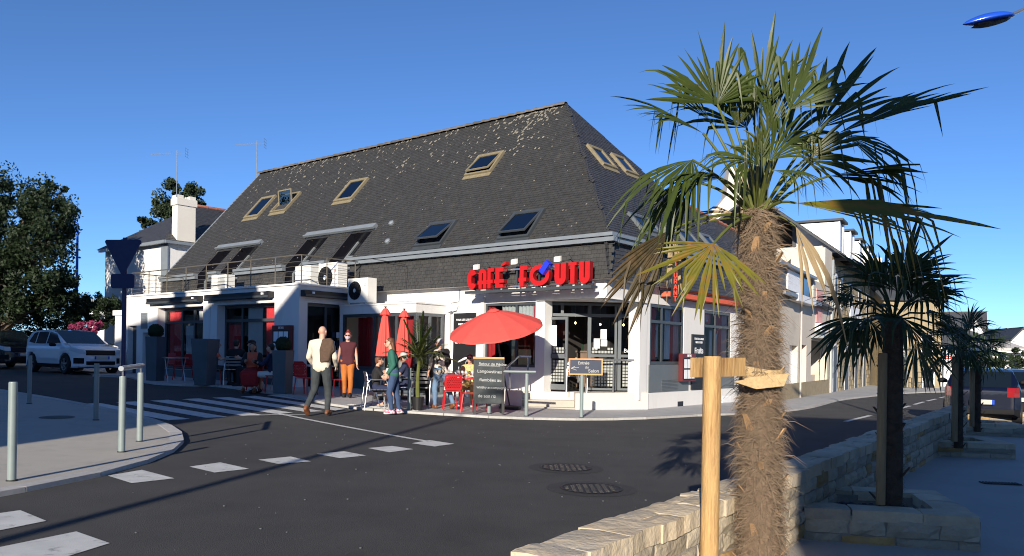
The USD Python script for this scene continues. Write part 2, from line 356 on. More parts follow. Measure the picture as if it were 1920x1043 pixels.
lk = np.vstack([lk[0] + (lk[0] - lk[6]) * 4, lk, lk[-1] + (lk[-1] - lk[-6]) * 6])
left_poly = Polygon(np.vstack([lk, [[-45, 26], [-45, -10], [lk[0][0] - .4, -10]]])).buffer(0)
ck = smoothline(gpts((180,706),(270,718.5),(337,724.6),(398,725.3),(460,734),(541,744),(640,765),(712,772),(780,775.7),(884,783),(998,787.5),(1097,789),(1177,787.5),(1240,785.5),(1316,780.5),(1384,778.7),(1473,772.6),(1568,753.6),(1638,744),(1698,738.7),(1776,736)))
cafe_poly = Polygon(np.vstack([ck, [[30, 45], [30, 62], [-12, 44], [-19, 33]]])).buffer(0)
def pavement(name, line, poly, m, kerb=True):
    inner = poly.buffer(-.001)
    strip = LineString(line).buffer(.20).intersection(poly)
    base = thing(name, None, None, (0, 0, 0), kind='structure')
    base.part('paving', sheet(inner.difference(strip), KH), m)
    ls = LineString(line); L = ls.length; d = 0
    while d < L - .3:
        e = min(d + 1.0, L); a, b = np.array(ls.interpolate(d + .006).coords[0]), np.array(ls.interpolate(e - .006).coords[0])
        t = unit(np.r_[b - a, 0])[:2]; nn = np.array([-t[1], t[0]])
        if not poly.contains(Point((a + b) / 2 + nn * .1)): nn = -nn
        za, zb = G(*a) + KH + .006, G(*b) + KH + .006; mb = MB(); w = .20
        q = [(*a, za - .2), (*b, zb - .2), (*(b + nn * w), zb - .2), (*(a + nn * w), za - .2), (*(a + nn * .012), za), (*(b + nn * .012), zb), (*(b + nn * w), zb), (*(a + nn * w), za)]
        ff = [(0, 1, 5, 4), (1, 2, 6, 5), (2, 3, 7, 6), (3, 0, 4, 7), (4, 5, 6, 7)]
        if np.cross(b - a, nn) < 0: ff = [x[::-1] for x in ff]
        mb.raw(np.array(q), ff); base.part('kerb_stone', mb, M['kerb']); d = e
    return base
pav_l = pavement('left_pavement', lk, left_poly, M['pavement'])
pav_c = pavement('cafe_pavement', ck, cafe_poly, M['pavement_grey'])
# tactile strip at the crossing
mb = MB(); a, b = gr(640, 760, KH), gr(735, 769, KH); t = unit(b - a); nn = V(-t[1], t[0], 0)
for i in range(30):
    for j in range(6):
        p = a + t * (i * .062) + nn * (j * .062 + .08); mb.lathe([(.024, G(*p[:2]) + KH), (.020, G(*p[:2]) + KH + .006), (0, G(*p[:2]) + KH + .006)], (p[0], p[1], 0), 6)
pav_c.part('tactile_studs', mb, M['paint'], kind='stuff')
# ================= road markings
def marking(name, pts, label, group=None, m='paint'):
    pg = Polygon(pts).buffer(0); c = pg.centroid
    single(name, sheet(pg, .006), M[m], label, 'road marking', group)
for i, q in enumerate([((202,893),(266,882),(327,898),(247,907)), ((355,876),(413,868),(467,880),(402,887)), ((484,863),(545,857),(583,866),(522,871)), ((594,852),(645,847),(687,855),(637,860)), ((690,841),(735,837),(775,843),(730,849)), ((772,832),(805,826),(852,833),(815,838)),
                       ((-60,972),(38,958),(87,978),(-60,1008)), ((-120,1052),(143,998),(206,1020),(30,1075))]):
    marking('give_way_dash', gpts(*q), ['white painted dash nearest to the left kerb', 'second white dash from the left kerb', 'third white dash from the left kerb', 'fourth dash in the broken line, before the smaller two', 'small white dash just before the end of the broken line', 'last small dash touching the end of the thin white line', 'short white bar cut by the left edge of the photo', 'large white bar in the bottom left corner'][i], 'broken white give way line')
a, b = gr(497, 771)[:2], gr(812, 830)[:2]; t = unit(b - a); nn = np.array([-t[1], t[0]]) * .05
marking('stop_line', [a - nn, b - nn, b + nn, a + nn], 'thin white line running from the crossing to the last dash')
# zebra crossing: bars parallel to the cafe front
zo = gr(286, 753)[:2]; ua, ub = -uA[:2], uB[:2]
for i in range(-2, 7):
    p = zo + ub * (i * .76 + .02); q = [p - ua * .15, p + ua * 3.55, p + ua * 3.55 + ub * .42, p - ua * .15 + ub * .42]
    pg = Polygon(q).difference(left_poly.buffer(.05)).difference(cafe_poly.buffer(.05))
    if pg.area > .2:
        lab = ['first zebra bar, beside the left kerb', 'second zebra bar from the left kerb', 'third zebra bar from the left kerb', 'fourth zebra bar from the left kerb', 'fifth zebra bar, in the middle of the crossing', 'sixth zebra bar from the left kerb, near the bald man', 'zebra bar under the bald man, third from the cafe kerb', 'zebra bar behind the bald man, second from the cafe kerb', 'last zebra bar beside the cafe kerb'][i + 2]
        single('crossing_stripe', sheet(pg, .006), M['paint'], 'white ' + lab, 'road marking', 'zebra crossing bars')
a, b = gr(452, 779.5)[:2], gr(573, 777.5)[:2]; t = unit(b - a); nn = np.array([-t[1], t[0]]) * .04
marking('edge_line', [a - nn, b - nn, b + nn, a + nn], 'thin white line along the near ends of the zebra bars')
for i, (p, q) in enumerate([((1585,791),(1632,779.5)), ((1688,766.5),(1706,761.5)), ((1714,759),(1732,754)), ((1738,752.5),(1755,748.5)), ((1762,746.5),(1776,743.5))]):
    a, b = gr(*p)[:2], gr(*q)[:2]; t = unit(b - a); nn = np.array([-t[1], t[0]]) * .06
    marking('centre_dash', [a - nn, b - nn, b + nn, a + nn], ['nearest dash of the centre line on the right hand street, beside the palm trunk', 'second dash of the centre line in the right hand street', 'third dash of the centre line in the right hand street', 'fourth dash of the centre line in the right hand street', 'farthest dash of the centre line, by the blue car'][i], 'centre line dashes of the right hand street')
# manholes
for i, (px, py, r) in enumerate(((1061, 878, .33), (1109, 917, .34))):
    p = gr(px, py); k = thing('manhole', ['farther round iron manhole cover in the asphalt', 'nearer round iron manhole cover in the asphalt'][i], 'manhole cover', p, 0, 'manhole covers in the road')
    k.part('patch', MB().lathe([(.0, p[2] + .004), (r * 1.5, p[2] + .004)], (p[0], p[1], 0), 40).moved(np.diag([1, 1, 1]), (0, 0, 0)) if False else sheet(Point(p[0], p[1]).buffer(r * 1.45), .004), M['asphalt_patch'])
    k.part('cover', sheet(Point(p[0], p[1]).buffer(r), .009), M['cast_iron'])
    k.part('rim', sheet(Point(p[0], p[1]).buffer(r).difference(Point(p[0], p[1]).buffer(r * .93)), .014), M['cast_iron'])
    sp = MB()
    for a in np.arange(-r, r, .07):
        for b in np.arange(-r, r, .07):
            if a * a + b * b < (r * .85) ** 2: sp.box((p[0] + a, p[1] + b, G(p[0] + a, p[1] + b) + .012), (.04, .04, .008))
    k.part('tread_studs', sp, M['cast_iron'], kind='stuff')
p = gr(107, 783, KH); single('drain_cover', sheet(Point(p[0], p[1]).buffer(.28), KH + .006), M['cast_iron'], 'round dark cover in the shaded left pavement', 'manhole cover')
# small litter and stones on the asphalt
mb = MB()
for _ in range(160):
    x, y = rng.uniform(-4, 5), rng.uniform(4, 16); s = rng.uniform(.004, .014); mb.sph((x, y, G(x, y) + s * .4), (s, s * .8, s * .6), 0)
single('gravel', mb, M['pebble'], 'tiny stones scattered over the dark asphalt', 'gravel', kind='stuff')
# ================= low stone wall and plaza
def onz(px, py, z):
    d = ray(px, py); return at(px, py, (z - EYE) / d[2])
WZ = .60
L0, L1, I0, I1 = onz(957, 1029, WZ), onz(1780, 760, WZ), onz(1310, 961, WZ), onz(1780, 771, WZ)
wd = unit(L1 - L0); wn = V(wd[1], -wd[0], 0); wth = float(np.mean([(I0 - L0) @ wn, (I1 - L0) @ wn])); wlen = float((L1 - L0) @ wd) + .2
print('wall', L0, wd, wn, wth, wlen)
plaza_poly = Polygon([(L0 + wn * .1 - wd * 8)[:2], (L0 + wn * .1 + wd * (wlen + 25))[:2], (L0 + wn * 30 + wd * (wlen + 25))[:2], (L0 + wn * 30 - wd * 8)[:2]])
struct('plaza', sheet(plaza_poly, .03), M['plaza'])
PZ = .03
def stone(o, x, y, proud, rg, nx=4, ny=3, back=.07, rim=.35):
    o, x, y = (np.asarray(k, float) for k in (o, x, y)); nn = unit(np.cross(x, y)); mb = MB(); v = []
    jit = rg.uniform(-.008, .008, (nx + 1, ny + 1, 2))
    for i in range(nx + 1):
        for j in range(ny + 1):
            b = i in (0, nx) or j in (0, ny); c = (i in (0, nx)) and (j in (0, ny))
            h = proud * (rim if b else 1.) * ((1 + rim) / 2 * .8 if c else 1) + rg.uniform(-.006, .006) * (1 if rim < .5 else .5)
            v.append(o + x * (i / nx) + y * (j / ny) + unit(x) * jit[i, j, 0] + unit(y) * jit[i, j, 1] + nn * h)
    k = len(v); f = [(i * (ny + 1) + j, (i + 1) * (ny + 1) + j, (i + 1) * (ny + 1) + j + 1, i * (ny + 1) + j + 1) for i in range(nx) for j in range(ny)]
    ring = [(i, 0) for i in range(nx)] + [(nx, j) for j in range(ny)] + [(i, ny) for i in range(nx, 0, -1)] + [(0, j) for j in range(ny, 0, -1)]
    for i, j in ring: v.append(v[i * (ny + 1) + j] - nn * (back + proud))
    m = len(ring)
    for a in range(m):
        b = (a + 1) % m; ia, ib = ring[a][0] * (ny + 1) + ring[a][1], ring[b][0] * (ny + 1) + ring[b][1]; f.append((ib, ia, k + a, k + b))
    return mb.raw(np.array(v), f)
rg = np.random.default_rng(3)
up = V(0, 0, 1)
sw = thing('stone_wall', 'long low wall of pale rubble stone running along the road', 'wall', L0 * V(1, 1, 0))
core = MB(); a = L0 + wn * .02; a[2] = -.3
core.obox(a, wd * (wlen - .02), wn * (wth - .04), V(0, 0, WZ - .07 + .3)); sw.part('core', core, M['mortar'])
d = 0.
while d < wlen - .1:                                              # cap stones, one or two across
    ln = min(rg.uniform(.18, .44) if d < 7 else rg.uniform(.35, .7), wlen - d); nacr = rg.choice([1, 2, 2, 3]); cut = rg.uniform(.35, .65); e0, e1 = rg.uniform(-.025, .02), rg.uniform(-.02, .025)
    parts = [(e0, wth + e1)] if nacr == 1 else [(e0, wth * cut), (wth * cut, wth + e1)] if nacr == 2 else [(e0, wth * cut * .6), (wth * cut * .6, wth * .72), (wth * .72, wth + e1)]
    for (w0, w1) in parts:
        g = .002; z = WZ - .02 + rg.uniform(-.006, .005); o = L0 + wd * (d + g) + wn * (w1 - g); o[2] = z
        sw.part('cap_stone', stone(o, wd * (ln - 2 * g), -wn * (w1 - w0 - 2 * g), .018, rg, 4, 3, .08) if False else stone(L0 * V(1, 1, 0) + V(0, 0, z) + wd * (d + g) + wn * (w1 - g), wd * (ln - 2 * g), -wn * (w1 - w0 - 2 * g), .018, rg, 4, 3, .08, .72), M['cap_stone'])
    d += ln
def courses(th, o, x, length, z0, z1, n, hs, lens, name='stone', proud=.025, cap=300):
    """o: start on the face at z 0; x: direction; n: outward (x cross up)."""
    z = z0; k = 0
    while z < z1 - .05:
        h = min(rg.uniform(*hs), z1 - z)
        if z1 - z - h < .05: h = z1 - z
        d = -rg.uniform(0, .1); 
        while d < length:
            ln = rg.uniform(*lens); a, b = max(d, 0), min(d + ln, length)
            if b - a > .05:
                g = .007; m = 'rust_stone' if rg.random() < .12 else 'face_stone'
                th.part(name, stone(o + x * (a + g) + V(0, 0, z + g) - n * .02, x * (b - a - 2 * g), up * (h - 2 * g), proud * rg.uniform(.7, 1.2), rg), M[m]); k += 1
            d += ln
        z += h
    return k
o = (L0 + wn * wth) * V(1, 1, 0)
zb = G(*(L0 + wd * 3)[:2]) - .1
courses(sw, o, wd, wlen * .62, zb, WZ - .085, wn, (.085, .15), (.16, .42))
courses(sw, o + wd * wlen * .62, wd, wlen * .38, zb, WZ - .085, wn, (.15, .19), (.4, .8))
courses(sw, L0 * V(1, 1, 0), wn, wth, zb, WZ - .085, -wd, (.13, .17), (.16, .3))           # end face
courses(sw, (L0 + wd * wlen) * V(1, 1, 0), -wd, wlen, zb, WZ - .085, -wn, (.26, .28), (.9, 1.4))   # road side
# planters, each holding a palm
PL = []
plab = ['large stone planter in the shade, nearest, with a border of cut stone', 'second shaded stone planter from the camera', 'third shaded stone planter, just in front of the blue car', 'far stone planter in front of the parked cars']
for i, (fl, fr_, dep, hgt) in enumerate([((1508,1012),(1840,1036),1.25,.27), ((1724,854),(1905,862),1.25,.24), ((1786,815),(1925,821),1.2,.26), ((1815,795),(1950,800),1.15,.30)]):
    a, b = gr(*fl, PZ), gr(*fr_, PZ); t = unit((b - a) * V(1, 1, 0)); nb = V(-t[1], t[0], 0); w = float((b - a) @ t)
    z0 = min(a[2], b[2]) - .06; z1 = (a[2] + b[2]) / 2 + hgt; th = .26 if i == 0 else .3
    k = thing('stone_planter', plab[i], 'planter', a, 0, 'stone planters along the wall'); A0 = a * V(1, 1, 0)
    c = MB()
    for (oo, x, y) in ((A0 + nb * .02, t * w, nb * (th - .03)), (A0 + nb * (dep - th), t * w, nb * (th - .02)), (A0 + t * (w - th) + nb * th, t * (th - .02), nb * (dep - 2 * th))):
        c.obox(oo + V(0, 0, z0 - .1), x, y, V(0, 0, z1 - .05 - z0 + .1))
    k.part('core', c, M['mortar'])
    ls = (.22, .45) if i == 0 else (.4, .7)
    courses(k, A0, t, w, z0, z1 - .055, -nb, (.11, .14), ls); courses(k, A0 + t * w, nb, dep, z0, z1 - .055, t, (.11, .14), ls)
    for (oo, x, y, L) in ((A0, t, nb, w), (A0 + nb * (dep - th), t, nb, w), (A0 + t * (w - th) + nb * th, nb, None, dep - 2 * th)):
        d = 0
        while d < L - .02:
            ln = min(rg.uniform(.3, .55), L - d)
            if L - d - ln < .12: ln = L - d
            if y is None: st = stone(oo + x * (d + .004) + t * (th) + V(0, 0, z1 - .02), x * (ln - .008), -t * th, .014, rg, 3, 3, rim=.7)
            else: st = stone(oo + x * (d + .004) + V(0, 0, z1 - .02), x * (ln - .008), y * th, .014, rg, 3, 3, rim=.7)
            k.part('coping_stone', st, M['cap_stone']); d += ln
    soil = MB(); o = A0 + nb * th * .9 - t * .3 + V(0, 0, z1 - .13); soil.raw(np.array([o, o + t * (w + .3 - th * .9), o + t * (w + .3 - th * .9) + nb * (dep - 1.8 * th), o + nb * (dep - 1.8 * th)]), [(0, 1, 2, 3)])
    k.part('soil', soil, M['dirt'])
    pb = MB()
    for _ in range(500 if i == 0 else 120):
        q = A0 + t * rg.uniform(-.1, w - th) + nb * rg.uniform(th, dep - th); s = rg.uniform(.012, .032); pb.sph(q + V(0, 0, z1 - .125), (s, s * .8, s * .5), 0)
    k.part('pebble_mulch', pb, M['pebble'], kind='stuff'); PL.append((A0, t, nb, w, dep, z1))
# plaza drain grate
a, b = gr(1846, 908, PZ), gr(1913, 911, PZ); t = unit((b - a) * V(1, 1, 0)); nb = V(-t[1], t[0], 0)
k = thing('drain_grate', 'rectangular iron drain grate in the shaded plaza paving', 'grate', a)
k.part('tray', MB().obox(a + V(0, 0, .002), t * .42, nb * .16, V(0, 0, .004)), M['black'])
g = MB()
for i in range(12): g.obox(a + t * (i * .036) + V(0, 0, .007), t * .014, nb * .16, V(0, 0, .006))
k.part('bars', g, M['cast_iron'])
# ================= the cafe building
FA, FB = Fr(O, uA, -uB), Fr(O, uB, -uA)
P1, P2 = O + uA * 2.25, O + uB * 2.12
uC = unit(P2 - P1); FC = Fr(P1, uC, V(uC[1], -uC[0], 0)); LC = float(np.linalg.norm(P2 - P1))
FS = Fr(O + uA * 8.85, uB, -uA)                                   # side of the extension
def wallh(mb, fr, s0, s1, z0, z1, n0, n1, holes=()):
    xs = sorted({s0, s1, *[h[0] for h in holes], *[h[1] for h in holes]}); xs = [x for x in xs if s0 <= x <= s1]
    for a, b in zip(xs[:-1], xs[1:]):
        hs = sorted([(h[2], h[3]) for h in holes if h[0] <= a + 1e-6 and h[1] >= b - 1e-6]); z = z0
        for c, d in hs:
            if c > z: fr.box(mb, a, b, n0, n1, z, c)
            z = max(z, d)
        if z < z1: fr.box(mb, a, b, n0, n1, z, z1)
def window(th, fr, s0, s1, z0, z1, n, vb=(), hb=(), fm='dark_frame', gm='pane', w=.06, name='window', label=None, d=.07, edge=True):
    mb = MB()
    if edge:
        fr.box(mb, s0, s0 + w, n - d, n, z0, z1); fr.box(mb, s1 - w, s1, n - d, n, z0, z1)
        fr.box(mb, s0 + w, s1 - w, n - d, n, z1 - w, z1); fr.box(mb, s0 + w, s1 - w, n - d, n, z0, z0 + w)
    for b in vb: fr.box(mb, b - w / 2, b + w / 2, n - d, n - .003, z0 + w, z1 - w)
    for b in hb: fr.box(mb, s0 + w, s1 - w, n - d, n + .004, b - w / 2, b + w / 2)
    p = th.part(name, mb, M[fm], label=label)
    g = MB(); a = fr.p(s0 + w * .5, n - d * .5, z0 + w * .5); b = fr.u * (s1 - s0 - w); c = up * (z1 - z0 - w); g.raw(np.array([a, a + b, a + b + c, a + c]), [(0, 1, 2, 3) if np.dot(np.cross(b, c), fr.n) > 0 else (3, 2, 1, 0)])
    p.part('pane', g, M[gm]); return p
def curtain(th, fr, s0, s1, z0, z1, n, m, amp=.025, k=9, gather=0.):
    c = int(max(12, abs(s1 - s0) * 40)); xs = np.linspace(0, 1, c); zs = np.linspace(0, 1, 7); v = []
    for z in zs:
        g = gather * math.sin(z * math.pi)
        for x in xs:
            s = s0 + (s1 - s0) * (x * (1 - g)); v.append(fr.p(s, n + amp * math.sin(x * k * 6.28 + z), z0 + (z1 - z0) * z))
    f = [(i * c + j, i * c + j + 1, (i + 1) * c + j + 1, (i + 1) * c + j) for i in range(6) for j in range(c - 1)]
    th.part('curtain', MB().raw(np.array(v), f), M[m], smooth=True)
cf = thing('cafe_building', 'white corner cafe under a huge steep slate roof with red letters above its door', 'building', O * V(1, 1, 0))
WN = -.10
# ---- walls
w = MB()
wallh(w, FA, 2.25, 9.0, -.3, 3.42, WN - .3, WN, [(2.25, 4.05, 1.12, 2.87)])
FA.box(w, 1.95, 2.249, WN - .3, WN + .03, .4, 3.0)                            # left column of the entrance
FA.box(w, 4.05, 4.17, WN, WN + .05, 0, 3.05)
wallh(w, FB, 2.12, 9.06, -.4, 3.42, WN - .3, WN, [(2.36, 4.36, 1.24, 2.90), (5.70, 7.68, 1.24, 2.90)])
FB.box(w, 1.74, 2.119, WN - .3, WN + .04, .3, 3.0)
FA.box(w, 9.0, 21.7, WN - .3, WN, -.3, 3.0)
wl = Fr(O + uA * 21.7, uB, uA)
pg = Polygon([(0, -.3), (9.06, -.3), (9.06, 4.4), (4.53, 9.55), (0, 4.4)]); w.poly(pg, wl.p(0, .001, 0), uB, up); 
w.poly(Polygon([(0, -.3), (21.7, -.3), (21.7, 4.4), (0, 4.4)]), O + uB * 9.05, uA, up)
wp = cf.part('wall', w, M['white_wall'])
# fascia between the openings and the slates, over the chamfered corner too
fs = MB(); FA.box(fs, .10, 2.24, WN - .02, WN + .02, 2.90, 3.40); FB.box(fs, .1, 2.11, WN - .02, WN + .02, 2.84, 3.40)
fs.poly(Polygon([(0, 0), (2.25, 0), (0, 2.12)]), O + V(0, 0, 2.885) , uA, uB); 
cf.part('fascia', fs, M['white_wall'])
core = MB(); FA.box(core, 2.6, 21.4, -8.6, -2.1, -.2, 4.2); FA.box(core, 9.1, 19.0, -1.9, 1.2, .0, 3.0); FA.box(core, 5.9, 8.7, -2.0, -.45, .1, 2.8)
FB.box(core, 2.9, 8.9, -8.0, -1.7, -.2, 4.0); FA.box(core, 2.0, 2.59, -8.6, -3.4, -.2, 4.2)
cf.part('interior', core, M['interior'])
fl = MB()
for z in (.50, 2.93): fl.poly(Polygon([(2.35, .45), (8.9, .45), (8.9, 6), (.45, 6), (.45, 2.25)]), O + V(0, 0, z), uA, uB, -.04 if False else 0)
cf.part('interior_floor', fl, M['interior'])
# grey base panels and plinth
b = MB(); FB.box(b, 5.72, 7.95, WN, WN + .03, .48, 1.24); cf.part('base_panel', b, M['grey_frame'])
b = MB(); FB.box(b, 2.30, 4.66, WN, WN + .03, .48, 1.24)
bp = cf.part('base_panel', b, M['grey_frame'])
g = MB()
for i in range(8): FB.box(g, 3.0, 3.95, WN + .03, WN + .045, .53 + i * .04, .545 + i * .04)
bp.part('vent_grille', g, M['grey_frame'])
pl = MB(); FB.box(pl, 2.06, 9.06, WN, WN + .06, -.5, .478); cf.part('plinth', pl, M['white_wall'])
g = MB(); FB.box(g, 3.92, 4.26, WN + .06, WN + .064, .0, .19); cf.part('vent_opening', g, M['black'])
g = MB(); FB.box(g, 6.95, 7.6, WN + .06, WN + .07, .0, .24)
for i in range(6): FB.box(g, 6.98, 7.57, WN + .07, WN + .08, .02 + i * .036, .035 + i * .036)
cf.part('vent_grille', g, M['white_paint'])
# ---- windows of the two fronts
window(cf, FA, 2.26, 4.04, 1.13, 2.86, -.13, vb=(2.95,), hb=(2.34,), gm='pane_dark')
curtain(cf, FA, 3.75, 4.0, 1.2, 2.8, -.225, 'red_curtain'); curtain(cf, FA, 2.4, 3.5, 2.38, 2.8, -.225, 'white_curtain'); curtain(cf, FA, 2.27, 2.42, 2.38, 2.8, -.225, 'red_curtain')
window(cf, FB, 2.37, 4.35, 1.25, 2.89, -.115, vb=(3.07,), hb=(2.42,), w=.08, gm='pane_clear')
curtain(cf, FB, 2.46, 2.95, 1.3, 2.36, -.225, 'red_curtain', gather=.15); curtain(cf, FB, 2.86, 3.0, 1.45, 2.36, -.225, 'white_curtain'); curtain(cf, FB, 2.46, 2.9, 2.48, 2.8, -.225, 'red_curtain')
curtain(cf, FB, 3.4, 3.72, 1.4, 2.8, -.225, 'white_curtain'); curtain(cf, FB, 3.73, 3.9, 1.3, 2.8, -.225, 'red_curtain'); curtain(cf, FB, 3.9, 4.22, 1.3, 2.8, -.225, 'pink_curtain')
window(cf, FB, 5.71, 7.67, 1.25, 2.89, -.115, vb=(6.55,), hb=(2.42,), w=.08, gm='pane_clear')
curtain(cf, FB, 6.32, 6.5, 1.4, 2.3, -.225, 'white_curtain'); curtain(cf, FB, 6.62, 6.9, 1.4, 2.3, -.225, 'white_curtain', gather=.2); curtain(cf, FB, 6.8, 7.2, 1.3, 2.8, -.225, 'red_curtain'); curtain(cf, FB, 7.2, 7.6, 1.3, 2.8, -.225, 'pink_curtain')
g = MB(); FB.box(g, 5.85, 6.35, -.21, -.20, 2.50, 2.82); r_ = cf.part('hanging_sign', g, M['sign_red']); g = MB(); g.text('U', .2, FB.p(6.1, -.198, 2.57), FB.u, up, center=1, bold=True); r_.part('lettering', g, M['white_paint'])
# lamp on the sill
g = MB(); p = FB.p(3.28, -.55, 1.3); g.lathe([(.07, 0), (.05, .03), (.02, .06), (.03, .2), (.015, .36)], p, 10); lp = cf.part('table_lamp', g, M['wood_frame']); g = MB(); g.lathe([(.10, .34), (.07, .52)], p, 12); lp.part('lamp_shade', g, M['white_curtain'])
# ---- entrance: chamfered glass front with an open door leaf
D0 = -.16; LCe = LC - .06
f = MB()
for a, b_ in ((.20, .27), (.345, .40), (1.47, 1.56), (2.20, 2.26), (2.29, 2.38), (2.80, LCe)): FC.box(f, a, b_, D0 - .07, D0, .54, 2.86)
FC.box(f, .2, LCe, D0 - .075, D0 + .004, 2.50, 2.58); FC.box(f, .2, LCe, D0 - .075, D0 + .004, 2.80, 2.865)
for a, b_ in ((1.56, 2.20), (2.38, 2.80)):
    FC.box(f, a, b_, D0 - .07, D0 - .004, .54, .60); FC.box(f, a, b_, D0 - .07, D0 - .004, 1.43, 1.50)
FC.box(f, .74, .82, D0 - .07, D0 - .004, 2.58, 2.80)
ent = cf.part('entrance_frame', f, M['grey_frame'])
g = MB()
for a, b_, c, d in ((.27, .345, .54, 2.5), (1.56, 2.2, .6, 2.5), (2.38, 2.8, .6, 2.5), (.27, 2.8, 2.58, 2.8)):
    q = FC.p(a, D0 - .035, c); g.raw(np.array([q, q + FC.u * (b_ - a), q + FC.u * (b_ - a) + up * (d - c), q + up * (d - c)]), [(0, 1, 2, 3)])
ent.part('pane', g, M['pane'])
def grid(mb, fr, a, b, c, d, n, sz=.062, gap=.022, skip=None):
    na, nb = int((b - a) / (sz + gap)), int((d - c) / (sz + gap)); oa, ob = (b - a - na * (sz + gap) + gap) / 2, (d - c - nb * (sz + gap) + gap) / 2
    for i in range(na):
        for j in range(nb):
            s, z = a + oa + i * (sz + gap), c + ob + j * (sz + gap)
            if skip and skip[0] < s + sz / 2 < skip[1] and skip[2] < z + sz / 2 < skip[3]: continue
            q = fr.p(s, n, z); mb.raw(np.array([q, q + fr.u * sz, q + fr.u * sz + up * sz, q + up * sz]), [(0, 1, 2, 3)])
g = MB(); N = D0 - .025
grid(g, FC, .27, .345, .62, 1.70, N); grid(g, FC, 1.58, 2.18, .62, 1.41, N); grid(g, FC, 1.58, 2.18, 1.51, 1.70, N, skip=(1.75, 1.98, 1.59, 1.8)); grid(g, FC, 2.40, 2.78, .62, 1.41, N); grid(g, FC, 2.40, 2.78, 1.51, 1.70, N, skip=(2.44, 2.74, 1.56, 1.66))
ent.part('glass_squares', g, M['tile_white'], kind='stuff')
g = MB(); g.text('BAR', .10, FC.p(2.59, N + .004, 1.56), FC.u, up, center=1); ent.part('bar_lettering', g, M['paper'])
for a, z, ww, hh in ((1.82, 1.90, .17, .27), (1.64, 1.66, .165, .26), (1.83, 1.72, .17, .16)):
    g = MB(); FC.box(g, a, a + ww, D0 - .02, D0 - .015, z, z + hh); ent.part('paper_notice', g, M['paper'])
# open leaf, swung outwards about its left edge
ang = math.radians(-52); ld = FC.u * math.cos(ang) + FC.n * -math.sin(ang) * .0 + FC.n * abs(math.sin(ang)) * .55; ld = unit(ld); FD = Fr(FC.p(.36, D0 + .02, 0), ld, V(ld[1], -ld[0], 0))
f = MB(); W = .62
for a, b_, c, d in ((0, .07, .55, 2.47), (W - .07, W, .55, 2.47), (.07, W - .07, .55, .70), (.07, W - .07, 1.38, 1.50), (.07, W - .07, 2.40, 2.47)): FD.box(f, a, b_, -.045, 0, c, d)
dl = cf.part('door', f, M['grey_frame'], label='open glazed entrance door leaf')
g = MB()
for c, d in ((.70, 1.38), (1.50, 2.40)):
    q = FD.p(.07, -.02, c); g.raw(np.array([q, q + ld * (W - .14), q + ld * (W - .14) + up * (d - c), q + up * (d - c)]), [(0, 1, 2, 3)])
dl.part('pane', g, M['pane'])
g = MB(); grid(g, FD, .09, W - .09, .74, 1.35, -.012); grid(g, FD, .09, W - .09, 1.51, 1.68, -.012); dl.part('glass_squares', g, M['tile_white'], kind='stuff')
g = MB(); FD.box(g, .14, .30, -.012, -.008, 1.70, 2.25); dl.part('paper_notice', g, M['paper'])
g = MB(); g.tube([FD.p(W - .05, .0, 1.45), FD.p(W - .05, .05, 1.45), FD.p(W - .05, .05, 1.62), FD.p(W - .05, 0, 1.62)], .012, 6); dl.part('handle', g, M['steel'])
# bar inside: warm bulbs, counter
for s in (.55, 1.25, 1.95, 2.6):
    g = MB(); q = FC.p(s, -.9, 2.36 - .03 * (s > 1.5)); g.sph(q, (.022, .022, .038), 1); bb = cf.part('pendant_bulb', g, M['bulb']); g = MB(); g.tube([q + up * .04, q + up * .6], .008, 5); bb.part('flex', g, M['black'])
g = MB(); FC.box(g, .9, 2.9, -2.6, -2.1, .54, 1.55); FC.box(g, .85, 2.95, -2.65, -2.05, 1.55, 1.60); ct = cf.part('bar_counter', g, M['interior_warm'])
g = MB()
for i in range(10): g.lathe([(.03, 0), (.03, .16), (.01, .2), (.01, .26)], FC.p(1.0 + i * .17, -2.3, 1.6), 7)
ct.part('bottles', g, M['bottle_glass'], kind='stuff')
g = MB(); FC.box(g, 1.12, 1.5, -2.08, -2.045, 1.0, 1.4); ct.part('front_panel', g, M['tile_white'])
# platform, steps and ramp wall
g = MB(); zt = .50
X0 = P1[0] - .62; g.poly(Polygon([(P1[0] - .65, 20.62), (1.62, 20.62), (1.62, 19.98), (3.64, 21.02), (3.64, 21.4), (P1[0] - .2, 21.2), (P1[0] - .65, 21.2)]), V(0, 0, -.3), V(1, 0, 0), V(0, 1, 0), zt + .3)
cf.part('platform', g, M['cream_wall'])
g = MB(); g.obox((.28, 20.30, -.2), (1.335, 0, 0), (0, .318, 0), (0, 0, .50)); st_ = cf.part('step', g, M['pavement'])
g = MB(); g.obox((.28, 20.02, -.2), (1.335, 0, 0), (0, .276, 0), (0, 0, .33)); cf.part('step', g, M['pavement'])
g = MB(); g.obox((-.16, 20.10, -.2), (.43, 0, 0), (0, .515, 0), (0, 0, .735)); cf.part('step_wall', g, M['cream_wall'])
def rail(pts, posts, label):
    t = thing('handrail', label, 'handrail', pts[0] * V(1, 1, 0), 0)
    g = MB(); g.tube(pts, .027, 8); t.part('rail', g, M['steel'])
    for a, z in posts: g = MB(); g.tube([a, V(a[0], a[1], z)], .024, 8); t.part('post', g, M['steel'])
rail([V(1.70, 20.05, .78), V(1.69, 20.02, .98), V(2.02, 20.62, 1.30), V(2.1, 20.70, 1.36), V(3.35, 20.95, 1.36)], [(V(1.75, 20.12, 1.0), .4), (V(2.68, 20.80, 1.36), .4)], 'steel handrail right of the cafe steps, ending at the BAR panel')
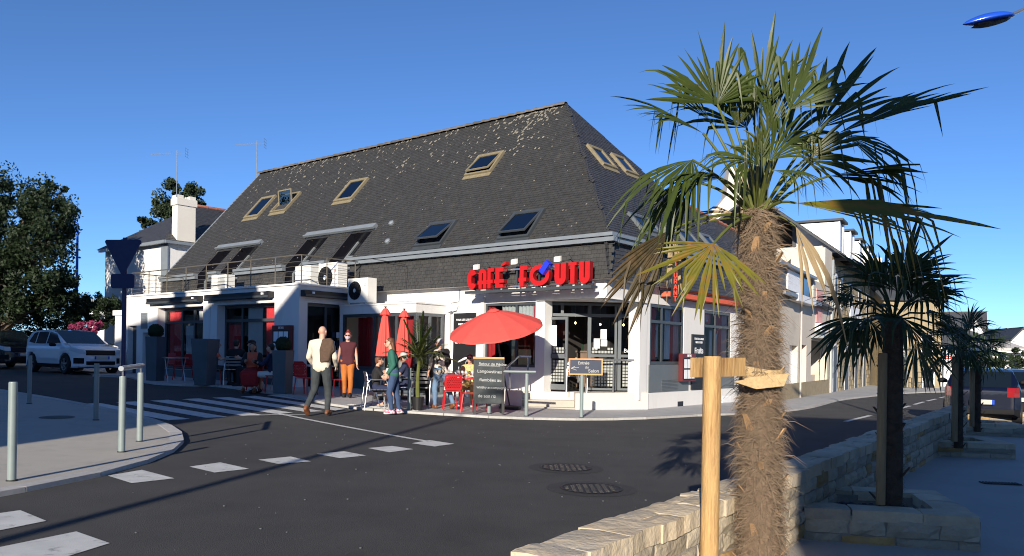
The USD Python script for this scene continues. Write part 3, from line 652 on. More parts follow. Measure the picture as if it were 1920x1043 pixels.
rail([V(-.18, 20.12, 1.0), V(-.15, 20.1, 1.12), V(.16, 20.5, 1.40), V(.22, 20.55, 1.42), V(.5, 20.6, 1.42)], [(V(-.05, 20.2, 1.2), .5), (V(.42, 20.62, 1.42), .5)], 'steel handrail left of the cafe steps, behind the chalkboard')
# ---- extension with two big windows, dark side window, parapet
w = MB(); NE = 2.6
h1 = (14.05, 17.08, .78, 2.92); h2 = (10.05, 13.2, .78, 2.92); d1 = (18.62, 19.3, .3, 2.32); d2 = (17.72, 18.15, .3, 2.06)
wallh(w, FA, 8.85, 19.55, -.2, 3.40, NE - .3, NE, [h1, h2, d1, d2])
wallh(w, FS, -2.3, -.0, -.2, 3.40, -.3, 0, [(-2.3, -.86, .3, 2.9)]); FS.box(w, -2.6, -2.301, -.301, 0, -.2, 3.4) if False else None
FA.box(w, 19.25, 19.549, -.1, NE - .301, -.2, 3.4)
FA.box(w, 8.86, 19.5, -.1, NE - .32, 2.98, 3.04)
FA.box(w, 19.55, 21.65, NE - .9, NE - .6, -.2, 2.78)                    # low wall at the far left
FA.box(w, 19.56, 21.75, NE - .95, NE - .55, 2.782, 2.98)
for a in (13.62, 17.62): FA.box(w, a - .02, a + .02, NE, NE + .02, .3, 3.38)
ext = cf.part('extension_wall', w, M['white_wall'])
c = MB(); FA.box(c, 8.80, 19.6, NE - .36, NE + .05, 3.40, 3.45); FS.box(c, -2.24, -.0, -.36, .05, 3.40, 3.45); ext.part('coping', c, M['white_paint'])
window(cf, FA, *h1[:2], .80, 2.91, NE - .28, vb=(15.1, 15.9), hb=(2.42,), w=.09)
window(cf, FA, *h2[:2], .80, 2.91, NE - .28, vb=(12.2,), hb=(2.42,), w=.09)
curtain(cf, FA, 15.95, 16.9, .9, 2.85, NE - .39, 'red_curtain'); curtain(cf, FA, 15.2, 15.8, 1.0, 2.3, NE - .39, 'white_curtain'); curtain(cf, FA, 14.1, 14.7, .9, 2.85, NE - .39, 'red_curtain'); curtain(cf, FA, 14.7, 14.95, 2.45, 2.85, NE - .39, 'white_curtain')
curtain(cf, FA, 11.2, 12.0, 1.0, 2.85, NE - .39, 'white_curtain'); curtain(cf, FA, 10.1, 11.0, .9, 2.85, NE - .39, 'red_curtain'); curtain(cf, FA, 12.3, 13.1, .9, 2.3, NE - .39, 'red_curtain')
for h_ in (h1, h2): g = MB(); FA.box(g, h_[0], h_[1], NE - .05, NE + .01, .30, .78); cf.part('base_panel', g, M['planter_grey'])
for d in (d1, d2):
    g = MB(); FA.box(g, d[0], d[1], NE - .34, NE - .2, d[2], d[3]); cf.part('service_door', g, M['dark_frame'])
g = MB(); FA.box(g, 17.80, 18.24, NE, NE + .03, 2.2, 2.78)
for i in range(9): FA.box(g, 17.83, 18.21, NE + .03, NE + .045, 2.23 + i * .06, 2.26 + i * .06)
cf.part('wall_vent', g, M['zinc'])
window(cf, FS, -2.29, -.87, .32, 2.89, -.1, vb=(-1.55,), gm='pane_dark', w=.09)
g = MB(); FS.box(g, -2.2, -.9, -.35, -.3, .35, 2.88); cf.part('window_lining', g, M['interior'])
for i in range(9):
    g = MB(); s = -1.35 + (i % 3) * .17; z = 1.35 + (i // 3) * .27; FS.box(g, s, s + .12, -.062, -.058, z, z + .17); cf.part('window_notice', g, M['paper'] if i % 2 else M['navy_board'])
for (fr, a, b_, n, lab) in ((FA, 14.06, 17.52, NE, 'closed black awning over the left window'), (FA, 10.08, 13.66, NE, 'closed black awning over the middle window'), (FS, -2.55, -.66, 0, 'closed black awning over the side window')):
    g = MB(); fr.box(g, a, b_, n + .004, n + .20, 3.06, 3.25); aw = cf.part('awning_case', g, M['black'], label=lab)
    g = MB(); fr.box(g, a + .02, b_ - .02, n + .2, n + .23, 3.07, 3.13); aw.part('front_bar', g, M['dark_frame'])
    g = MB(); fr.box(g, a + .25, a + .33, n + .2, n + .24, 3.15, 3.21); aw.part('sensor', g, M['white_paint'])
# ---- glazed porch between extension and entrance
w = MB(); NV = 1.12
FA.box(w, 5.53, 8.84, -.1, NV, 2.60, 2.85); FA.box(w, 8.70, 8.845, NV - .15, NV - .01, .2, 2.6); FA.box(w, 5.5, 8.84, WN, NV + .03, 2.85, 2.89)
vr = cf.part('porch_roof', w, M['white_wall'])
FP = Fr(O + uA * 5.53, uB, -uA)
window(cf, FA, 5.54, 8.7, .25, 2.6, NV - .02, vb=(6.35, 7.3), hb=(1.0,), gm='pane_dark', w=.09)
window(cf, FP, -NV + .02, -.0, .25, 2.6, .0, vb=(-.55,), hb=(), fm='grey_frame', gm='pane_dark', w=.09)
g = MB(); FA.box(g, 5.55, 8.69, NV - .10, NV - .03, .2, .98); cf.part('base_panel', g, M['planter_grey'])
curtain(cf, FA, 7.5, 8.3, .9, 2.5, NV - .3, 'red_curtain'); curtain(cf, FA, 7.2, 7.4, .9, 2.5, NV - .3, 'white_curtain'); curtain(cf, FA, 5.9, 6.3, .9, 2.5, NV - .3, 'red_curtain')
# ---- roof
RS, RN, RZ0, RZ1, HS = 21.7, 4.53, 4.44, 9.66, 4.49
oA = FA.p(RS, .06, RZ0); xA = -uA; yA = uB * (RN + .06) + up * (RZ1 - RZ0); LA = float(np.linalg.norm(yA)); yA = yA / LA; nA = np.cross(xA, yA)
oB = FB.p(0, .06, RZ0); xB = uB; yB = uA * (HS + .06) + up * (RZ1 - RZ0); LB = float(np.linalg.norm(yB)); yB = yB / LB; nB = np.cross(xB, yB)
polyA = Polygon([(0, 0), (RS + .06, 0), (RS - HS, LA), (0, LA)]); polyB = Polygon([(-.06, 0), (9.12, 0), (RN, LB)])
def hitp(px, py, o, x, y):
    d = ray(px, py); n = np.cross(x, y); k = (n @ (o - V(0, 0, EYE))) / (n @ d); q = d * k + V(0, 0, EYE) - o; return q @ x, q @ y
def rect(q, o, x, y):
    h = np.array([hitp(*p, o, x, y) for p in q]); return (h[[0, 3], 0].mean(), h[[1, 2], 0].mean(), h[[2, 3], 1].mean(), h[[0, 1], 1].mean())
def slates(th, o, x, y, pg, m, ex=.105, wd=.165, seed=0, holes=(), name='roof_slates', lift=.0):
    r = np.random.default_rng(seed); n = np.cross(x, y); x0, y0, x1, y1 = pg.bounds; row = 0; vs = []
    b = y0
    A, B = [], []
    while b < y1:
        a = np.arange(x0 - wd * (row % 2) * .5, x1, wd); A.append(a); B.append(np.full(len(a), b)); b += ex; row += 1
    A, B = np.concatenate(A), np.concatenate(B); c = shapely.contains_xy(pg, A + wd / 2, np.minimum(B + ex * .5, y1 - .01))
    for h in holes: c &= ~((A + wd > h[0]) & (A < h[1]) & (B + ex * .9 > h[2]) & (B < h[3]))
    A, B = A[c], B[c]; k = len(A); w_ = wd * r.uniform(.90, .985, k); l = ex * 1.35; dz = r.uniform(0, .006, k); sk = r.uniform(-.006, .006, k)
    def P(a, b, c): return o + a[:, None] * x + b[:, None] * y + c[:, None] * n
    top = np.stack([P(A, B + sk, .018 + dz + lift), P(A + w_, B - sk, .018 + dz + lift), P(A + w_, B + l, .004 + 0 * A + lift), P(A, B + l, .004 + 0 * A + lift)], 1)
    bot = np.stack([P(A, B + sk, .006 + dz + lift), P(A + w_, B - sk, .006 + dz + lift)], 1)
    v = np.concatenate([top, bot], 1).reshape(-1, 3); i = np.arange(k)[:, None] * 6
    f = np.concatenate([i + [[0, 1, 2, 3]], i + [[4, 5, 1, 0]], ], 0); f3 = np.concatenate([i + [[4, 0, 3]], i + [[1, 5, 2]]], 0)
    mb = MB(); mb.raw(v, f); mb.f.append(f3); return th.part(name, mb, M[m], kind='stuff')
holesA, holesB = [], []
sky_q = [((903,293),(945,287.6),(919.5,327.7),(872,329.5)), ((658.8,340.4),(689.8,337.5),(660.6,376.9),(629.6,378.7)), ((489,373),(514.7,370),(487.4,407.9),(463.7,409.7)), ((536.6,366.7),(563,363),(536.6,398),(511,398.8)), ((810,421.4),(857.5,416),(826.5,462.6),(779,462.6)), ((965,400.6),(1023.3,395.8),(990.5,448),(935.9,450.5))]
sky_b = [((1099,272.8),(1127.6,285.4),(1152.9,318),(1129.7,312.8)), ((1143.4,289.6),(1168.7,300),(1192,329.7),(1173,326.5)), ((1171,400),(1207,410),(1243,440),(1208,438)), ((1263,430),(1291,437),(1316,471),(1292,468)), ((1311,440),(1330,446),(1352,478),(1336,476))]
cut_q = [((572.5,450),(607.5,446),(560,522),(520,522)), ((655,439),(694,434),(650,500),(612,500)), ((412,472),(436,469),(395,512),(372,512)), ((452,466),(482,462),(446,510),(416,510))]
rA = [rect(q, oA, xA, yA) for q in sky_q]; rB = [rect(q, oB, xB, yB) for q in sky_b]; rC = [(r[0], r[1], -.1, r[3]) for r in (rect(q, oA, xA, yA) for q in cut_q)]
print('sky', np.round(rA, 2).tolist(), np.round(rB, 2).tolist(), np.round(rC, 2).tolist())
base = MB(); pA = polyA
for r in rC: pA = pA.difference(sbox(*[r[0], r[2], r[1], r[3]]))
base.poly(pA, oA, xA, yA); base.poly(polyB, oB, xB, yB)
nb_ = 9.06
base.poly(Polygon([(0, 0), (RS, 0), (RS, LA), (HS, LA)]), FA.p(0, -nb_ - .06, RZ0), uA, unit(-uB * (nb_ - RN) + up * (RZ1 - RZ0)))
roof = cf.part('roof', base, M['roof_base'])
slates(roof, oA, xA, yA, polyA, 'slate', seed=1, holes=rA + rC); slates(roof, oB, xB, yB, polyB, 'slate_b', seed=2, holes=rB)
# skirt of slates below the zinc band
oSA = FA.p(RS, .17, 3.36); ySA = unit(up * .92 - (-uB) * .13); LSA = .93
cs = [(RS - (RS - r[0]), r[1]) for r in rC]
skA = sbox(0, 0, RS - .0, LSA); 
oSB = FB.p(0, .17, 3.36); ySB = unit(up * .92 + uA * .13)
sb = MB()
pk = sbox(0, 0, RS + .17, LSA)
for r in rC: pk = pk.difference(sbox(r[0], -.1, r[1], 2))
sb.poly(pk, oSA, xA, ySA); sb.poly(sbox(-.17, 0, 9.1, LSA), oSB, xB, ySB); 
skb = cf.part('slate_skirt', sb, M['roof_base'])
slates(skb, oSA, xA, ySA, sbox(0, 0, RS + .17, LSA - .05), 'slate', seed=3, holes=[(r[0], r[1], -1, 5) for r in rC]); slates(skb, oSB, xB, ySB, sbox(-.17, 0, 9.1, LSA - .05), 'slate_b', seed=4)
so = MB(); so.poly(Polygon([(0 - .17, 0 - .17), (RS, -.17), (RS, .3), (.3, .3), (.3, 9.1), (-.17, 9.1)]), O + V(0, 0, 3.355), uA, uB); cf.part('soffit', so, M['fascia_grey'])
# zinc gutter band
z = MB()
sp = sorted([(RS - r[1], RS - r[0]) for r in rC]); s = -.28
for a, b_ in sp + [(RS, RS)]:
    if a - s > .1:
        FA.box(z, s, a, .02, .20, 4.26, 4.38); FA.box(z, s, a, .0, .26, 4.383, 4.47)
    s = b_
FB.box(z, -.0, 9.1, .02, .20, 4.26, 4.38); FB.box(z, -.0, 9.1, .0, .26, 4.383, 4.47)
cf.part('gutter', z, M['zinc'])
# ridge tiles and verge
n = 44
for i in range(n):
    a = HS + (RS - HS) * i / n; b_ = HS + (RS - HS) * (i + 1) / n + .05; g = MB(); q0, q1 = FA.p(a, -RN, RZ1), FA.p(b_, -RN, RZ1 + .015); dd = q1 - q0; v = []
    for q, r in ((q0, .105), (q1, .125)):
        for t in np.linspace(0, math.pi, 6): v.append(q - uB * r * math.cos(t) * 1.25 + up * (r * math.sin(t) - .03))
    g.raw(np.array(v), [(j, j + 1, 7 + j, 6 + j) for j in range(5)] + [(6, 7, 8, 9)]); roof.part('ridge_tile', g, M['ridge_tile'])
g = MB(); g.tube([oA + xA * .02 + yA * 0, oA + xA * .02 + yA * LA], .035, 6); roof.part('verge', g, M['zinc'])
li = MB(); r_ = np.random.default_rng(9)
for _ in range(420):
    e = r_.random() ** 2.2; a = r_.uniform(.5, RS - HS) if r_.random() < .75 else RS - HS + r_.normal(0, .5) - 1.0; b_ = LA * (1 - e * .35) - .1; s = r_.uniform(.02, .055)
    if polyA.contains(Point(a, b_)): li.raw(np.array([oA + xA * (a + s * math.cos(t) * r_.uniform(.6, 1.2)) + yA * (b_ + s * math.sin(t) * 1.3) + nA * .026 for t in np.linspace(0, 6.28, 7)[:-1]]), [(0, 1, 2, 3), (0, 3, 4, 5)])
for _ in range(260):
    a, b_ = r_.uniform(.2, RS - .5), r_.uniform(.1, LA - .2); s = r_.uniform(.012, .03)
    if polyA.contains(Point(a, b_)): li.raw(np.array([oA + xA * (a + s * math.cos(t)) + yA * (b_ + s * math.sin(t)) + nA * .026 for t in np.linspace(0, 6.28, 6)[:-1]]), [(0, 1, 2, 3), (0, 3, 4, 4)])
roof.part('lichen', li, M['lichen'], kind='stuff')
def skylight(r, o, x, y, fm, opened=0., label=None):
    n = np.cross(x, y); a, b_, c, d = r; w = .07; f = MB(); P = lambda s, t, h: o + x * s + y * t + n * h
    for (s0, s1, t0, t1) in ((a, b_, c, c + w), (a, b_, d - w, d), (a, a + w, c + w, d - w), (b_ - w, b_, c + w, d - w)): f.obox(P(s0, t0, -.02), x * (s1 - s0), y * (t1 - t0), n * .11)
    f.obox(P(a - .03, c - .16, .02), x * (b_ - a + .06), y * .16, n * .012)
    p = roof.part('skylight', f, M[fm], label=label)
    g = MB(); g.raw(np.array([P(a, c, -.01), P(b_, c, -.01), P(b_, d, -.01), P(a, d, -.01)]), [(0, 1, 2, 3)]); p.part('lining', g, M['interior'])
    sh = MB(); pv = P((a + b_) / 2, (c + d) / 2 if opened > .3 else d - w, .06); yy = unit(y * math.cos(opened) + n * math.sin(opened) * (1 if opened > .3 else -1) * (-1 if opened <= .3 else 1)); 
    hl = (d - c) / 2 - w if opened > .3 else (d - c) - 2 * w; y0 = -hl; y1 = hl if opened > .3 else 0
    if opened <= .3: yy = unit(y * math.cos(opened) - n * math.sin(opened)); 
    q = pv - x * ((b_ - a) / 2 - w) + yy * y0; xx_ = x * (b_ - a - 2 * w); yl = yy * (y1 - y0)
    sh.raw(np.array([q, q + xx_, q + xx_ + yl, q + yl]), [(0, 1, 2, 3)]); p.part('pane', sh, M['pane_sky'])
    fr2 = MB(); nn = np.cross(x, yy); e = .045
    for (u0, u1, t0, t1) in ((0, 1, 0, e), (0, 1, 1, -e), (0, e, 0, 1), (1, -e, 0, 1)):
        pass
    L_ = float(np.linalg.norm(yl)); W_ = float(np.linalg.norm(xx_))
    for (s0, sl, t0, tl) in ((0, W_, 0, e), (0, W_, L_ - e, e), (0, e, e, L_ - 2 * e), (W_ - e, e, e, L_ - 2 * e)): fr2.obox(q + x * s0 + yy * t0 - nn * .02, x * sl, yy * tl, nn * .045)
    p.part('sash', fr2, M[fm])
for i, r in enumerate(rA): skylight(r, oA, xA, yA, 'old_frame' if i < 4 else 'dark_frame', opened=(.12, 0, 0, .8, .22, .16)[i])
for i, r in enumerate(rB): skylight(r, oB, xB, yB, 'old_frame' if i < 2 else 'grey_frame')
# recessed tall roof windows with zinc shutter boxes above
for r in rC:
    a, b_, c, d = r; dep = .42; P = lambda s, t, h: oA + xA * s + yA * t + nA * h
    g = MB(); bot = V(0, 0, -1.4)
    for s in (a, b_):
        q = [P(s, d, .0), P(s, 0, 0), P(s, 0, 0) + bot, P(s, 0, -dep) + bot, P(s, 0, -dep), P(s, d, -dep)]; g.raw(np.array(q), [(0, 1, 4, 5), (1, 2, 3, 4)])
    g.raw(np.array([P(a, d, 0), P(b_, d, 0), P(b_, d, -dep), P(a, d, -dep)]), [(0, 1, 2, 3)])
    rw = roof.part('roof_window', g, M['black_gloss'])
    g = MB(); g.raw(np.array([P(a, 0, -dep), P(b_, 0, -dep), P(b_, d, -dep), P(a, d, -dep)]), [(0, 1, 2, 3)]); g.raw(np.array([P(a, 0, -dep) + bot, P(b_, 0, -dep) + bot, P(b_, 0, -dep), P(a, 0, -dep)]), [(0, 1, 2, 3)]); rw.part('pane', g, M['black_gloss'])
    f = MB(); e = .07
    for s in (a + .01, b_ - e - .01): f.obox(P(s, 0, -dep + .01), xA * e, yA * d, nA * .05); f.obox(P(s, 0, -dep + .01) + bot, xA * e, -bot, nA * .05)
    f.obox(P(a + e, d * .42, -dep + .01), xA * (b_ - a - 2 * e), yA * e, nA * .05); f.obox(P(a + e, 0, -dep + .01), xA * (b_ - a - 2 * e), yA * e, nA * .05)
    rw.part('sash', f, M['zinc'])
for pair in ((1, 0), (3, 2)):
    a = min(rC[pair[0]][0], rC[pair[1]][0]) - .1; b_ = max(rC[pair[0]][1], rC[pair[1]][1]) + .15; d = np.mean([rC[k][3] for k in pair])
    g = MB(); g.obox(oA + xA * a + yA * (d + .03) + nA * .02, xA * (b_ - a), yA * .20, nA * .13); g.obox(oA + xA * (a - .03) + yA * (d + .0) + nA * .10, xA * (b_ - a + .06), yA * .06, nA * .08); roof.part('shutter_box', g, M['zinc'])
for px, py in ((735, 420), (728, 454)):
    a, b_ = hitp(px, py, oA, xA, yA); g = MB(); q = oA + xA * a + yA * b_; g.tube([q, q + nA * .07, q + nA * .10], [.10, .10, .05], 10); roof.part('roof_vent', g, M['zinc'])
# aerials
def aerial(px, pyb, pyt, d, label, arm, flip=1):
    b_ = at(px, pyb, d); t_ = at(px, pyt, d); t_[:2] = b_[:2]; k = thing('tv_aerial', label, 'aerial', b_)
    g = MB(); g.tube([b_ - up * .3, t_ + up * .15], .02, 6); k.part('mast', g, M['zinc'])
    g = MB(); x = V(1, .12, .08) * flip; g.tube([t_ - x * arm * .7, t_ + x * arm * .3], .011, 5)
    for i in np.linspace(-.68, .1, 13): g.tube([t_ + x * arm * i - up * .09, t_ + x * arm * i + up * .09], .005, 4)
    for a in (-.12, .12): 
        for q in np.linspace(-.2, .2, 4): g.tube([t_ + x * arm * .26 + up * q - V(0, .2, 0), t_ + x * arm * .26 + up * q + V(0, .2, 0)], .005, 4); g.tube([t_ + x * arm * .26 + up * -.2 + V(0, a, 0), t_ + x * arm * .26 + up * .2 + V(0, a, 0)], .005, 4)
    k.part('antenna', g, M['zinc'])
aerial(481, 326, 270, 36.5, 'thin television aerial standing on the left end of the slate ridge', 1.4)
aerial(331, 358, 288, 37.5, 'television aerial on the tall cream chimney', 1.7)
# terrace railing
tr = thing('terrace_railing', 'thin brown metal railing with wires along the flat roof terrace', 'railing', FA.p(12, NE, 3.4))
NR = NE - .18; ztop = 4.30
print('rail', FA.hit(243.6, 517.8, NR), FA.hit(430.5, 494.1, NR), FA.hit(570, 481, NR), FS.hit(690, 497.5))
cr = FA.p(9.0, NR, ztop); en = FA.p(9.0, .3, ztop); lf = FA.p(19.4, NR, ztop); lb = FA.p(19.4, .4, ztop)
g = MB(); g.tube([lb, lf, cr, en], .020, 8); tr.part('top_rail', g, M['rail_wire'])
for i in range(5):
    z = 3.55 + i * .14; g = MB(); dz = V(0, 0, z - ztop); g.tube([lb + dz, lf + dz, cr + dz, en + dz], .0065, 5); tr.part('wire', g, M['rail_wire'])
for s in list(np.linspace(9.0, 19.4, 9)): g = MB(); q = FA.p(s, NR, 3.4); g.tube([q, q + up * (ztop - 3.4)], .017, 6); tr.part('post', g, M['rail_wire'])
for n_ in (.4, 1.5):
    for s in (9.0, 19.4): g = MB(); q = FA.p(s, n_, 3.4); g.tube([q, q + up * (ztop - 3.4)], .017, 6); tr.part('post', g, M['rail_wire'])
for (s, n_, rx) in ((13.0, NE - .75, .9), (9.75, NE - .7, .75), (15.6, NE - .75, .9)):
    g = MB(); q = FA.p(s, n_, 3.04); m = trimesh.creation.icosphere(2, 1.); v = m.vertices.copy(); v[:, 2] = np.maximum(v[:, 2], 0); g.raw(q + v[:, :1] * uA * rx + v[:, 1:2] * uB * .55 + v[:, 2:] * up * .55, m.faces); cf.part('roof_dome', g, M['ac_white'], smooth=True)
# air conditioners
def ac(o, x, n, w, h, d, label, fan=True, back=False):
    t = thing('air_conditioner', label, 'air conditioner', o, 0, 'outdoor air conditioning units')
    g = MB(); g.obox(o, x * w, n * -d, up * h); c = t.part('casing', g, M['ac_white'])
    if fan:
        q = o + x * (w * .36) + up * (h * .5) + n * .004; g = MB(); R_ = h * .38; v = [q] + [q + x * math.cos(a) * R_ + up * math.sin(a) * R_ for a in np.linspace(0, 6.28, 25)]; g.raw(np.array(v), [(0, i, i + 1) for i in range(1, 25)]); t.part('fan_opening', g, M['black'])
        g = MB()
        for rr in (.2, .45, .7, .97): g.tube([q + n * .012 + x * math.cos(a) * R_ * rr + up * math.sin(a) * R_ * rr for a in np.linspace(0, 6.28, 20)], .006, 4, False)
        for a in np.arange(0, 6.28, .52): g.tube([q + n * .012, q + n * .012 + x * math.cos(a) * R_ + up * math.sin(a) * R_], .005, 4)
        t.part('fan_guard', g, M['plastic_black']); g = MB(); v = [q + n * .02] + [q + n * .02 + x * math.cos(a) * R_ * .22 + up * math.sin(a) * R_ * .22 for a in np.linspace(0, 6.28, 13)]; g.raw(np.array(v), [(0, i, i + 1) for i in range(1, 13)]); t.part('fan_hub', g, M['ac_white'])
        g = MB(); q = o + x * w * .86 + n * .006 + up * h * .72
        for k in range(3): b = q + x * .035 * math.cos(k * 2.094 + 1.57) + up * (.035 * math.sin(k * 2.094 + 1.57)); g.raw(np.array([b + up * .022, b + x * .016, b - up * .022, b - x * .016]), [(0, 1, 2, 3)])
        t.part('red_emblem', g, M['sign_red'])
    if back:
        g = MB()
        for i in range(7): g.obox(o + n * .004 + x * (w * .45 + i * w * .075) + up * h * .1, x * .02, n * .01, up * h * .8)
        for i in range(5): g.obox(o + n * .016 + x * w * .43 + up * h * (.15 + i * .17), x * w * .53, n * .008, up * .012)
        t.part('grille', g, M['zinc'])
    g = MB()
    for a in (.12, .8): g.obox(o + x * w * a - up * .05, x * .06, n * -d, up * .05)
    t.part('feet', g, M['zinc'])
q = FA.p(8.62, 1.0, 2.95); ac(q, -uA, -uB, .92, .74, .34, 'white air conditioner on the porch roof, its fan half in sun')
q = FA.p(9.15 + .9, .95, 3.15); ac(FA.p(10.05, 1.0, 3.32), -uA, -uB, .95, .92, .36, 'white air conditioner with a round fan behind the corner of the terrace railing')
ac(FA.p(11.4, .9, 3.32), -uA, -uB, .8, .92, .36, 'plain white air conditioner beside the one with a fan on the terrace', fan=False)
ac(FA.p(16.3, 1.0, 3.48), -uA, -uB, .98, .70, .34, 'grilled white air conditioner at the left end of the terrace', fan=False, back=True)
# awning box of the right hand front
g = MB(); FB.box(g, 2.9, 8.1, -.06, .20, 3.12, 3.25); aw = cf.part('awning_case', g, M['cloth_coral'], label='closed red awning along the right hand front'); g = MB(); FB.box(g, 2.9, 8.1, WN, -.062, 3.10, 3.30); aw.part('bracket', g, M['dark_frame'])
# gutter clutter on the porch roof
g = MB(); 
for s, l in ((6.3, 1.2), (6.0, 1.0)): FA.box(g, s, s + l, .25, .5, 2.89, 2.99)
cf.part('stored_boards', g, M['ac_white'])

for s_ in (5.42, 2.2):
    pass
g = MB(); q = FA.p(5.35, WN + .06, .1); g.tube([q, q + up * 2.55, FA.p(5.35, WN + .06, 2.72) - uA * .25, FA.p(5.35, WN + .06, 2.85) - uA * .30], .035, 8); cf.part('downpipe', g, M['white_paint'])
g = MB(); g.tube([FA.p(5.0, WN + .015, 3.3), FA.p(5.02, WN + .015, 2.95), FA.p(5.35, WN + .015, 2.92)], .008, 5); g.tube([FA.p(8.6, .2, 4.4), FA.p(6.9, .24, 4.1), FA.p(6.85, .30, 3.38)], .008, 5); cf.part('cable', g, M['black'])
g = MB(); q = FA.p(5.3, WN + .2, 2.75); g.obox(q, -uA * .16 - uB * .05, -uB * .08, up * -.05); cf.part('wall_lamp', g, M['white_paint'])
# ================= signs on the cafe
def stroke(pts, w, cap=2): return LineString(pts).buffer(w / 2, cap_style=cap, join_style=2)
def letter(ch, w, h, t):
    """art deco capitals from strokes; t: stroke width"""
    if ch == 'C':
        a = np.linspace(.62, 2 * math.pi - .62, 28); rx, ry = (w - t) / 2, (h - t) / 2; return stroke([(w / 2 + rx * math.cos(x), h / 2 + ry * math.sin(x)) for x in a], t)
    if ch == 'O':
        e = Point(0, 0).buffer(1, 24); from shapely import affinity as af
        return af.translate(af.scale(e, w / 2, h / 2), w / 2, h / 2).difference(af.translate(af.scale(e, w / 2 - t, h / 2 - t), w / 2, h / 2))
    if ch == 'A':
        a = np.linspace(math.pi, 0, 14); r = (w - t) / 2; return shapely.union_all([stroke([(t / 2, 0), (t / 2, h - r - t / 2)] + [(w / 2 + r * math.cos(x), h - r - t / 2 + r * math.sin(x)) for x in a] + [(w - t / 2, 0)], t), sbox(-t * .3, h * .22, w + t * .3, h * .42)])
    if ch == 'F': return shapely.union_all([sbox(0, 0, t * 1.15, h), sbox(0, h - t, w, h), sbox(-t * .35, h * .24, w * .85, h * .44)])
    if ch == 'E': return shapely.union_all([sbox(0, 0, t * 1.15, h), sbox(0, h - t * .9, w, h), sbox(0, 0, w * .95, t * .8), sbox(-t * .3, h * .24, w * 1.05, h * .44)])
    if ch == 'T': return shapely.union_all([sbox(w / 2 - t * .6, 0, w / 2 + t * .6, h), sbox(0, h - t * .8, w, h)])
    if ch == 'U':
        r = (w - t) / 2; a = np.linspace(math.pi, 2 * math.pi, 14); return stroke([(t / 2, h), (t / 2, r + t / 2)] + [(w / 2 + r * math.cos(x), r + t / 2 + r * math.sin(x)) for x in a] + [(w - t / 2, h)], t)
sg = thing('cafe_sign', 'big red three dimensional cafe letters on a steel frame over the entrance', 'sign', FA.p(2.5, .4, 3.3))
NS = .42; right = -uA
sL, zb0 = FA.hit(877, 545, NS); sR, zb1 = FA.hit(1110, 531, NS)
print('sign', sL, zb0, sR, zb1, FA.hit(877, 505, NS), FA.hit(1108, 488, NS))
HL = .545
for ch, x0, x1, t in (('C', 875, 893, .15), ('A', 896, 911, .125), ('F', 912.5, 925, .13), ('E', 927, 943, .14), ('F', 973, 988, .14), ('O', 991, 1029, .13), ('U', 1038, 1060, .19), ('T', 1064, 1080, .17), ('U', 1084, 1105, .19)):
    a, b = FA.hit(x0, 538, NS + .22)[0], FA.hit(x1, 538, NS + .22)[0]; w = a - b; zz_ = 3.12 + .02
    pg = letter(ch, w, HL, min(t, w * .46)); g = MB(); g.poly(pg, FA.p(a, NS, zb0 + (zb1 - zb0) * .5 + .0), right, up, -.001) if False else None
    g = MB(); g.poly(pg.buffer(-.006).buffer(.0), FA.p(a, NS + .06, zb0), right, up, .14); lt = sg.part('letter', g, M['letter_side'])
    g = MB(); g.poly(pg.buffer(-.006), FA.p(a, NS + .2015, zb0), right, up); lt.part('face', g, M['letter_red'])
g = MB(); a = FA.hit(940, 500, NS + .2)[0]; g.obox(FA.p(a + .03, NS + .02, zb0 + HL + .02), right * .16 + up * .05, -uB * .16, up * .07); sg.part('accent', g, M['letter_red'])
# blue apostrophe block
g = MB(); c = FA.p(FA.hit(1024, 502, NS + .25)[0], NS + .26, FA.hit(1024, 502, NS + .25)[1]); ax = unit(right * .62 + up * .75); sx = unit(right * .75 - up * .62)
g.obox(c - ax * .17 - sx * .075 + uB * .08, ax * .34, sx * .15, -uB * .16); sg.part('blue_block', g, M['letter_blue'])
for z in (zb0 + .05, zb0 + HL - .05):
    g = MB(); FA.box(g, sR + .0, sL - .05, NS - .06, NS - .02, z - .02, z + .02); sg.part('frame_rail', g, M['aluminium'])
for s in np.linspace(sR + .2, sL - .2, 6):
    g = MB(); FA.box(g, s - .015, s + .015, .22, NS - .06, zb0 + .05, zb0 + .08); FA.box(g, s - .015, s + .015, NS - .10, NS - .062, zb0, zb0 + HL); sg.part('bracket', g, M['dark_frame'])
g = MB(); FA.box(g, sR - .05, sL, .24, NS + .12, zb0 - .10, zb0 - .03); sg.part('tray', g, M['dark_frame'])
for px, py in ((896, 500), (967, 490), (1048, 485)):
    s, z = FA.hit(px, py, NS + .1); g = MB(); q = FA.p(s, NS + .12, z); g.obox(q - right * .09 - up * .06, right * .18, -uB * .07 - up * .03, up * .12); fl_ = sg.part('floodlight', g, M['ac_white'])
    g = MB(); g.tube([FA.p(s, NS + .1, z + .05), FA.p(s, NS + .1, z + .11), FA.p(s - .22, NS + .0, z + .12), FA.p(s - .22, .2, z - .05)], .010, 5); fl_.part('arm', g, M['dark_frame'])
